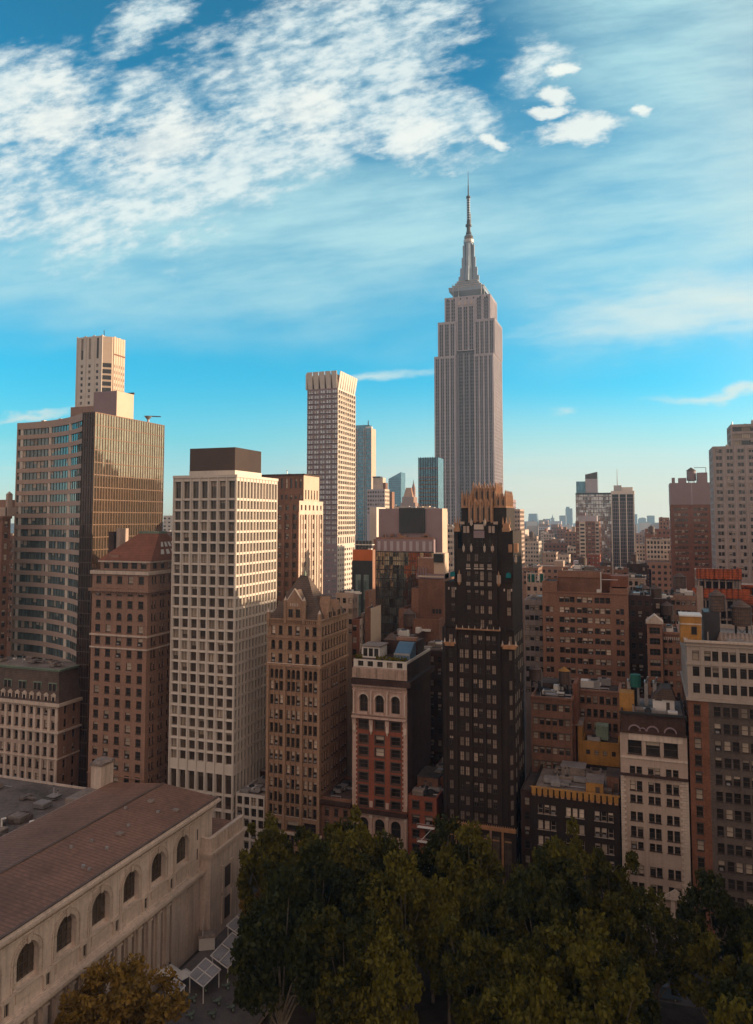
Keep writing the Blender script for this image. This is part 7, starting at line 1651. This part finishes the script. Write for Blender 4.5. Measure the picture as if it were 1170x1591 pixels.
def can4(c, z, label, nx=2, ny=2):
    t = thing('glass_canopy', label, 'canopy', (0, 0, 0)); P = [Vector((*gp(x, y, z), z)) for x, y in c]; o = (P[0] + P[2]) / 2; t.location = (o.x, o.y, 0); P = [p - Vector((o.x, o.y, 0)) for p in P]
    Q = lambda u, v: P[0] * (1 - u) * (1 - v) + P[1] * u * (1 - v) + P[2] * u * v + P[3] * (1 - u) * v
    f = MB()
    for i in range(nx + 1): f.bar(Q(i / nx, 0), Q(i / nx, 1), .16, 'whitep')
    for j in range(ny + 1): f.bar(Q(0, j / ny), Q(1, j / ny), .16, 'whitep')
    for u, v in ((.05, .05), (.95, .05), (.05, .95), (.95, .95)): a = Q(u, v); f.bar((a.x, a.y, 0), a, .12, 'whitep', 6)
    f.build('frame', t)
    for i in range(nx):
        for j in range(ny): g = MB(); e = .04; g.poly([Q(i / nx + e, j / ny + e), Q((i + 1) / nx - e, j / ny + e), Q((i + 1) / nx - e, (j + 1) / ny - e), Q(i / nx + e, (j + 1) / ny - e)], 'gcan'); g.build('glass_pane', t)
S = lambda L: [(x / 2.786, 1160 + y / 2.786) for x, y in L]
can4(S([(712, 1050), (757, 1003), (802, 1035), (757, 1085)]), 4.5, 'smallest white framed glass canopy, lowest of the four by the library', 1, 1)
can4(S([(815, 990), (890, 915), (955, 965), (880, 1040)]), 4.5, 'white framed glass canopy second from the bottom beside the library')
can4(S([(912, 905), (1005, 805), (1080, 855), (985, 960)]), 4.5, 'white framed glass canopy third from the bottom beside the library')
can4(S([(980, 775), (1065, 697), (1135, 745), (1050, 825)]), 4.5, 'white framed glass canopy nearest the trees, topmost of the four')
# library terrace, white parasols and kiosk
x, y = gp(270, 1510, 1); tb = MB(); tb.box(-88, -66.5, 86, 150, .05, 1.15, 'library'); M['terr'] = M['pave']; tb.box(-88.0, -66.2, 86, 150.2, 1.154, 1.3, 'pave'); tag(tb.build('terrace'), kind='structure')
def parasol(px_, py_, s_, label):
    x, y = gp(px_, py_, 3.6); t = thing('white_parasol', label, 'parasol', (x, y, 1.3)); m = MB(); m.frus(0, 0, 2.1, 2.9, s_, .1, 4, 'whitep', .4); m.build('canvas', t); m = MB(); m.bar((0, 0, 0), (0, 0, 2.9), .06, 'steel', 6); m.frus(0, 0, 0, .12, .4, .4, 10, 'steel'); m.build('pole', t)
parasol(262, 1508, 2.6, 'large white square parasol beside the yellowing tree'); parasol(286, 1512, 2.0, 'smaller white parasol next to the large one')
def tent(px_, py_):
    x, y = gp(px_, py_, 2.5); t = thing('white_kiosk', 'small white kiosk booth between the library and the glass canopies', 'kiosk', (x, y, 1.3), .5); m = MB(); m.box(-1.6, 1.6, -1.2, 1.2, 0, 2.4, 'whitep'); m.build('booth', t); m = MB(); m.prism([(-1.3, 2.4), (1.3, 2.4), (1.0, 2.9), (-1.0, 2.9)], -1.8, 1.8, 'x', 'roofl'); m.build('roof', t); m = MB(); m.box(-.9, -.8, -1.5, 1.2, 2.9, 5.2, 'whitep'); m.build('sign_panel', t)
tent(322, 1462)
def bistro(px_, py_, label, para=False):
    x, y = gp(px_, py_, 1.3); t = thing('cafe_table', label, 'table', (x, y, 1.3), 0, 'cafe tables on the library terrace'); m = MB(); m.frus(0, 0, .70, .74, .42, .42, 14, 'verd'); m.build('table_top', t); m = MB(); m.bar((0, 0, 0), (0, 0, .7), .04, 'steel', 6); m.frus(0, 0, 0, .04, .28, .28, 10, 'steel'); m.build('leg', t)
def chair(x, y, rz, label):
    t = thing('cafe_chair', label, 'chair', (x, y, 1.3), rz, 'cafe chairs on the library terrace'); m = MB(); m.box(-.2, .2, -.2, .2, .42, .46, 'verd'); m.build('seat', t); m = MB(); m.box(-.2, .2, .18, .21, .5, .88, 'verd'); m.build('backrest', t)
    for sx in (-.18, .18):
        for sy in (-.18, .18): m = MB(); m.bar((sx, sy, 0), (sx, sy, .42), .02, 'steel'); m.build('leg', t)
for i, (a_, c_) in enumerate(((300, 1556), (318, 1540), (338, 1560), (352, 1536), (360, 1570), (372, 1548), (330, 1580), (296, 1582))):
    bistro(a_, c_, 'green cafe table number %s from the bottom left on the terrace' % ORD[i]); x, y = gp(a_, c_, 1.3)
    for j, (dx, dy, r_) in enumerate(((0, .75, 0), (-.75, 0, 1.57), (.6, -.5, 3.6))): chair(x + dx, y + dy, r_, 'green cafe chair at the %s terrace table, %s side' % (ORD[i], ('south', 'east', 'west')[j]))
def kiosk(px_, py_):
    x, y = gp(px_, py_, 3.5); t = thing('park_kiosk', 'green roofed park kiosk with orange front among the trees', 'kiosk', (x, y, .05), -.3)
    m = MB(); m.box(-1.8, 1.8, -1.6, 1.6, 0, 2.6, 'ochre'); m.build('booth', t); m = MB(); m.frus(0, 0, 2.6, 4.2, 3.2, .4, 8, 'verd', pi / 8); m.build('roof', t); m = MB(); m.box(-1.5, 1.5, -1.7, -1.61, 1.0, 2.2, 'frame'); m.box(-1.9, 1.9, -2.0, -1.61, .85, .99, 'metal'); m.build('counter', t)
kiosk(706, 1500)

# ------------------------------------------------------------------ vehicles
def car(x, y, rz, col, label, kind='car', group='vehicles parked and moving on the street', L=4.6, H=1.45):
    t = thing('parked_' + kind, label, kind, (x, y, .04), rz, group); W = 1.8
    k = 'carpaint_' + '_'.join(str(int(c * 100)) for c in col); M[k] = mat(k, col, rough=.25, spec=.7, var=.03)
    m = MB(); h = L / 2
    if kind == 'car': prof = [(-h, .35), (h, .35), (h, .62), (h * .93, .80), (h * .42, .92), (h * .12, H), (-h * .52, H), (-h * .88, .95), (-h, .85)]
    else: prof = [(-h, .4), (h, .4), (h, 1.0), (h * .82, 1.15), (h * .66, H), (-h, H)]
    m.prism(prof, -W / 2, W / 2, 'y', k); o = m.build('body', t)
    bv = o.modifiers.new('bevel', 'BEVEL'); bv.width = .09; bv.segments = 3; bv.limit_method = 'ANGLE'
    m = MB()
    if kind == 'car': m.prism([(h * .38, .94), (h * .12, H - .06), (-h * .5, H - .06), (-h * .8, .96)], -W / 2 - .012, W / 2 + .012, 'y', 'g'); m.prism([(h * .415, .95), (h * .15, H - .03), (h * .135, H - .06), (h * .38, .95)], -W / 2 + .12, W / 2 - .12, 'y', 'g')
    else: m.prism([(h * .78, 1.2), (h * .64, H - .15), (h * .4, H - .15), (h * .4, 1.2)], -W / 2 - .012, W / 2 + .012, 'y', 'g'); m.prism([(h * .835, 1.17), (h * .68, H - .08), (h * .64, H - .1), (h * .78, 1.17)], -W / 2 + .1, W / 2 - .1, 'y', 'g')
    m.build('windows', t).name = 'window'
    for sx in (-.62, .62):
        for sy in (-1, 1):
            m = MB(); n = 16; P = lambda r, yy, zz=0: [(sx * h + r * cos(2 * pi * i / n), yy, .34 + r * sin(2 * pi * i / n)) for i in range(n)]
            a, c = P(.34, sy * (W / 2 - .2)), P(.34, sy * (W / 2 + .02)); m.poly(a, 'blackp'); m.poly(c, 'blackp')
            for i in range(n): m.poly([a[i], a[(i + 1) % n], c[(i + 1) % n], c[i]], 'blackp')
            m.poly(P(.2, sy * (W / 2 + .035)), 'metal'); m.build('wheel', t)
    for sy in (-.62, .62): m = MB(); m.box(h - .03, h + .02, sy - .2, sy + .2, .6, .76, 'whitep'); m.build('headlight', t); m = MB(); m.box(-h - .02, -h + .03, sy - .2, sy + .2, .68, .84, 'red'); m.build('tail_light', t)
for i, (px_, py_, col, l, k, H) in enumerate(((1059, 1455, (.62, .56, .5), 'white car driving along the street below the pale stone hotel', 'car', 1.45), (1030, 1452, (.05, .05, .05), 'black car close behind the white car', 'car', 1.45), (1100, 1461, (.03, .03, .035), 'dark car ahead of the white car near the grey corner building', 'car', 1.5), (948, 1443, (.3, .28, .26), 'silver car parked under the trees before the pale stone hotel', 'car', 1.45), (386, 1338, (.7, .65, .6), 'white van parked at the end of the street by the library corner', 'van', 2.5), (1128, 1470, (.12, .1, .1), 'grey car farthest right in the street', 'car', 1.45))):
    x, y = gp(px_, py_, .8); y = min(max(y, 163.5), 173.8); car(x, y, 0.0 if i % 2 == 0 else pi, col, l, k, H=H, L=5.6 if k == 'van' else 4.6)
for i, (px_, py_, col, l) in enumerate(((1000, 1528, (.25, .23, .22), 'grey delivery van in the dark clearing, left of two'), (1032, 1540, (.10, .14, .18), 'blue grey delivery van in the dark clearing, right of two'))):
    x, y = gp(px_, py_, 1.2); car(x, y, .05, col, l, 'van', 'vans standing in the park service lane', 6.0, 2.4)
# street lamps along the near kerb
def lamp(x, y, label):
    t = thing('street_lamp', label, 'street lamp', (x, y, .16), 0, 'street lamps on the park side kerb'); m = MB(); m.frus(0, 0, 0, .5, .22, .14, 10, 'steel'); m.bar((0, 0, .5), (0, 0, 7.6), .09, 'steel', 8, .06); m.bar((0, 0, 7.6), (0, 1.7, 8.2), .05, 'steel', 6); m.build('pole', t); m = MB(); m.box(-.14, .14, 1.5, 2.2, 8.1, 8.25, 'metal'); m.build('lamp_head', t); return t
l0 = lamp(-2, 160.2, 'street lamp at the kerb under the hotel trees')
for x, l in ((12, 'street lamp at the kerb before the grey corner building'), (-70, 'street lamp at the kerb by the library corner')): copy_tree(l0, (x, 160.2, .16), l)

# ------------------------------------------------------------------ haze: one closed box of even air
hb = MB(); hb.box(-2600, 2600, -250, 5600, -1.0, 460, 'whitep'); hz = hb.build('haze'); tag(hz, kind='stuff')
hm = bpy.data.materials.new('haze_air'); hm.use_nodes = True; nt = hm.node_tree; nt.nodes.clear(); pv_ = nt.nodes.new('ShaderNodeVolumePrincipled'); ho = nt.nodes.new('ShaderNodeOutputMaterial')
pv_.inputs['Color'].default_value = (0.48, 0.74, 1.0, 1); pv_.inputs['Density'].default_value = HAZE; pv_.inputs['Anisotropy'].default_value = 0.2
nt.links.new(pv_.outputs[0], ho.inputs['Volume']); hz.data.materials.clear(); hz.data.materials.append(hm)
hm.cycles.homogeneous_volume = True if hasattr(hm, 'cycles') and hasattr(hm.cycles, 'homogeneous_volume') else True
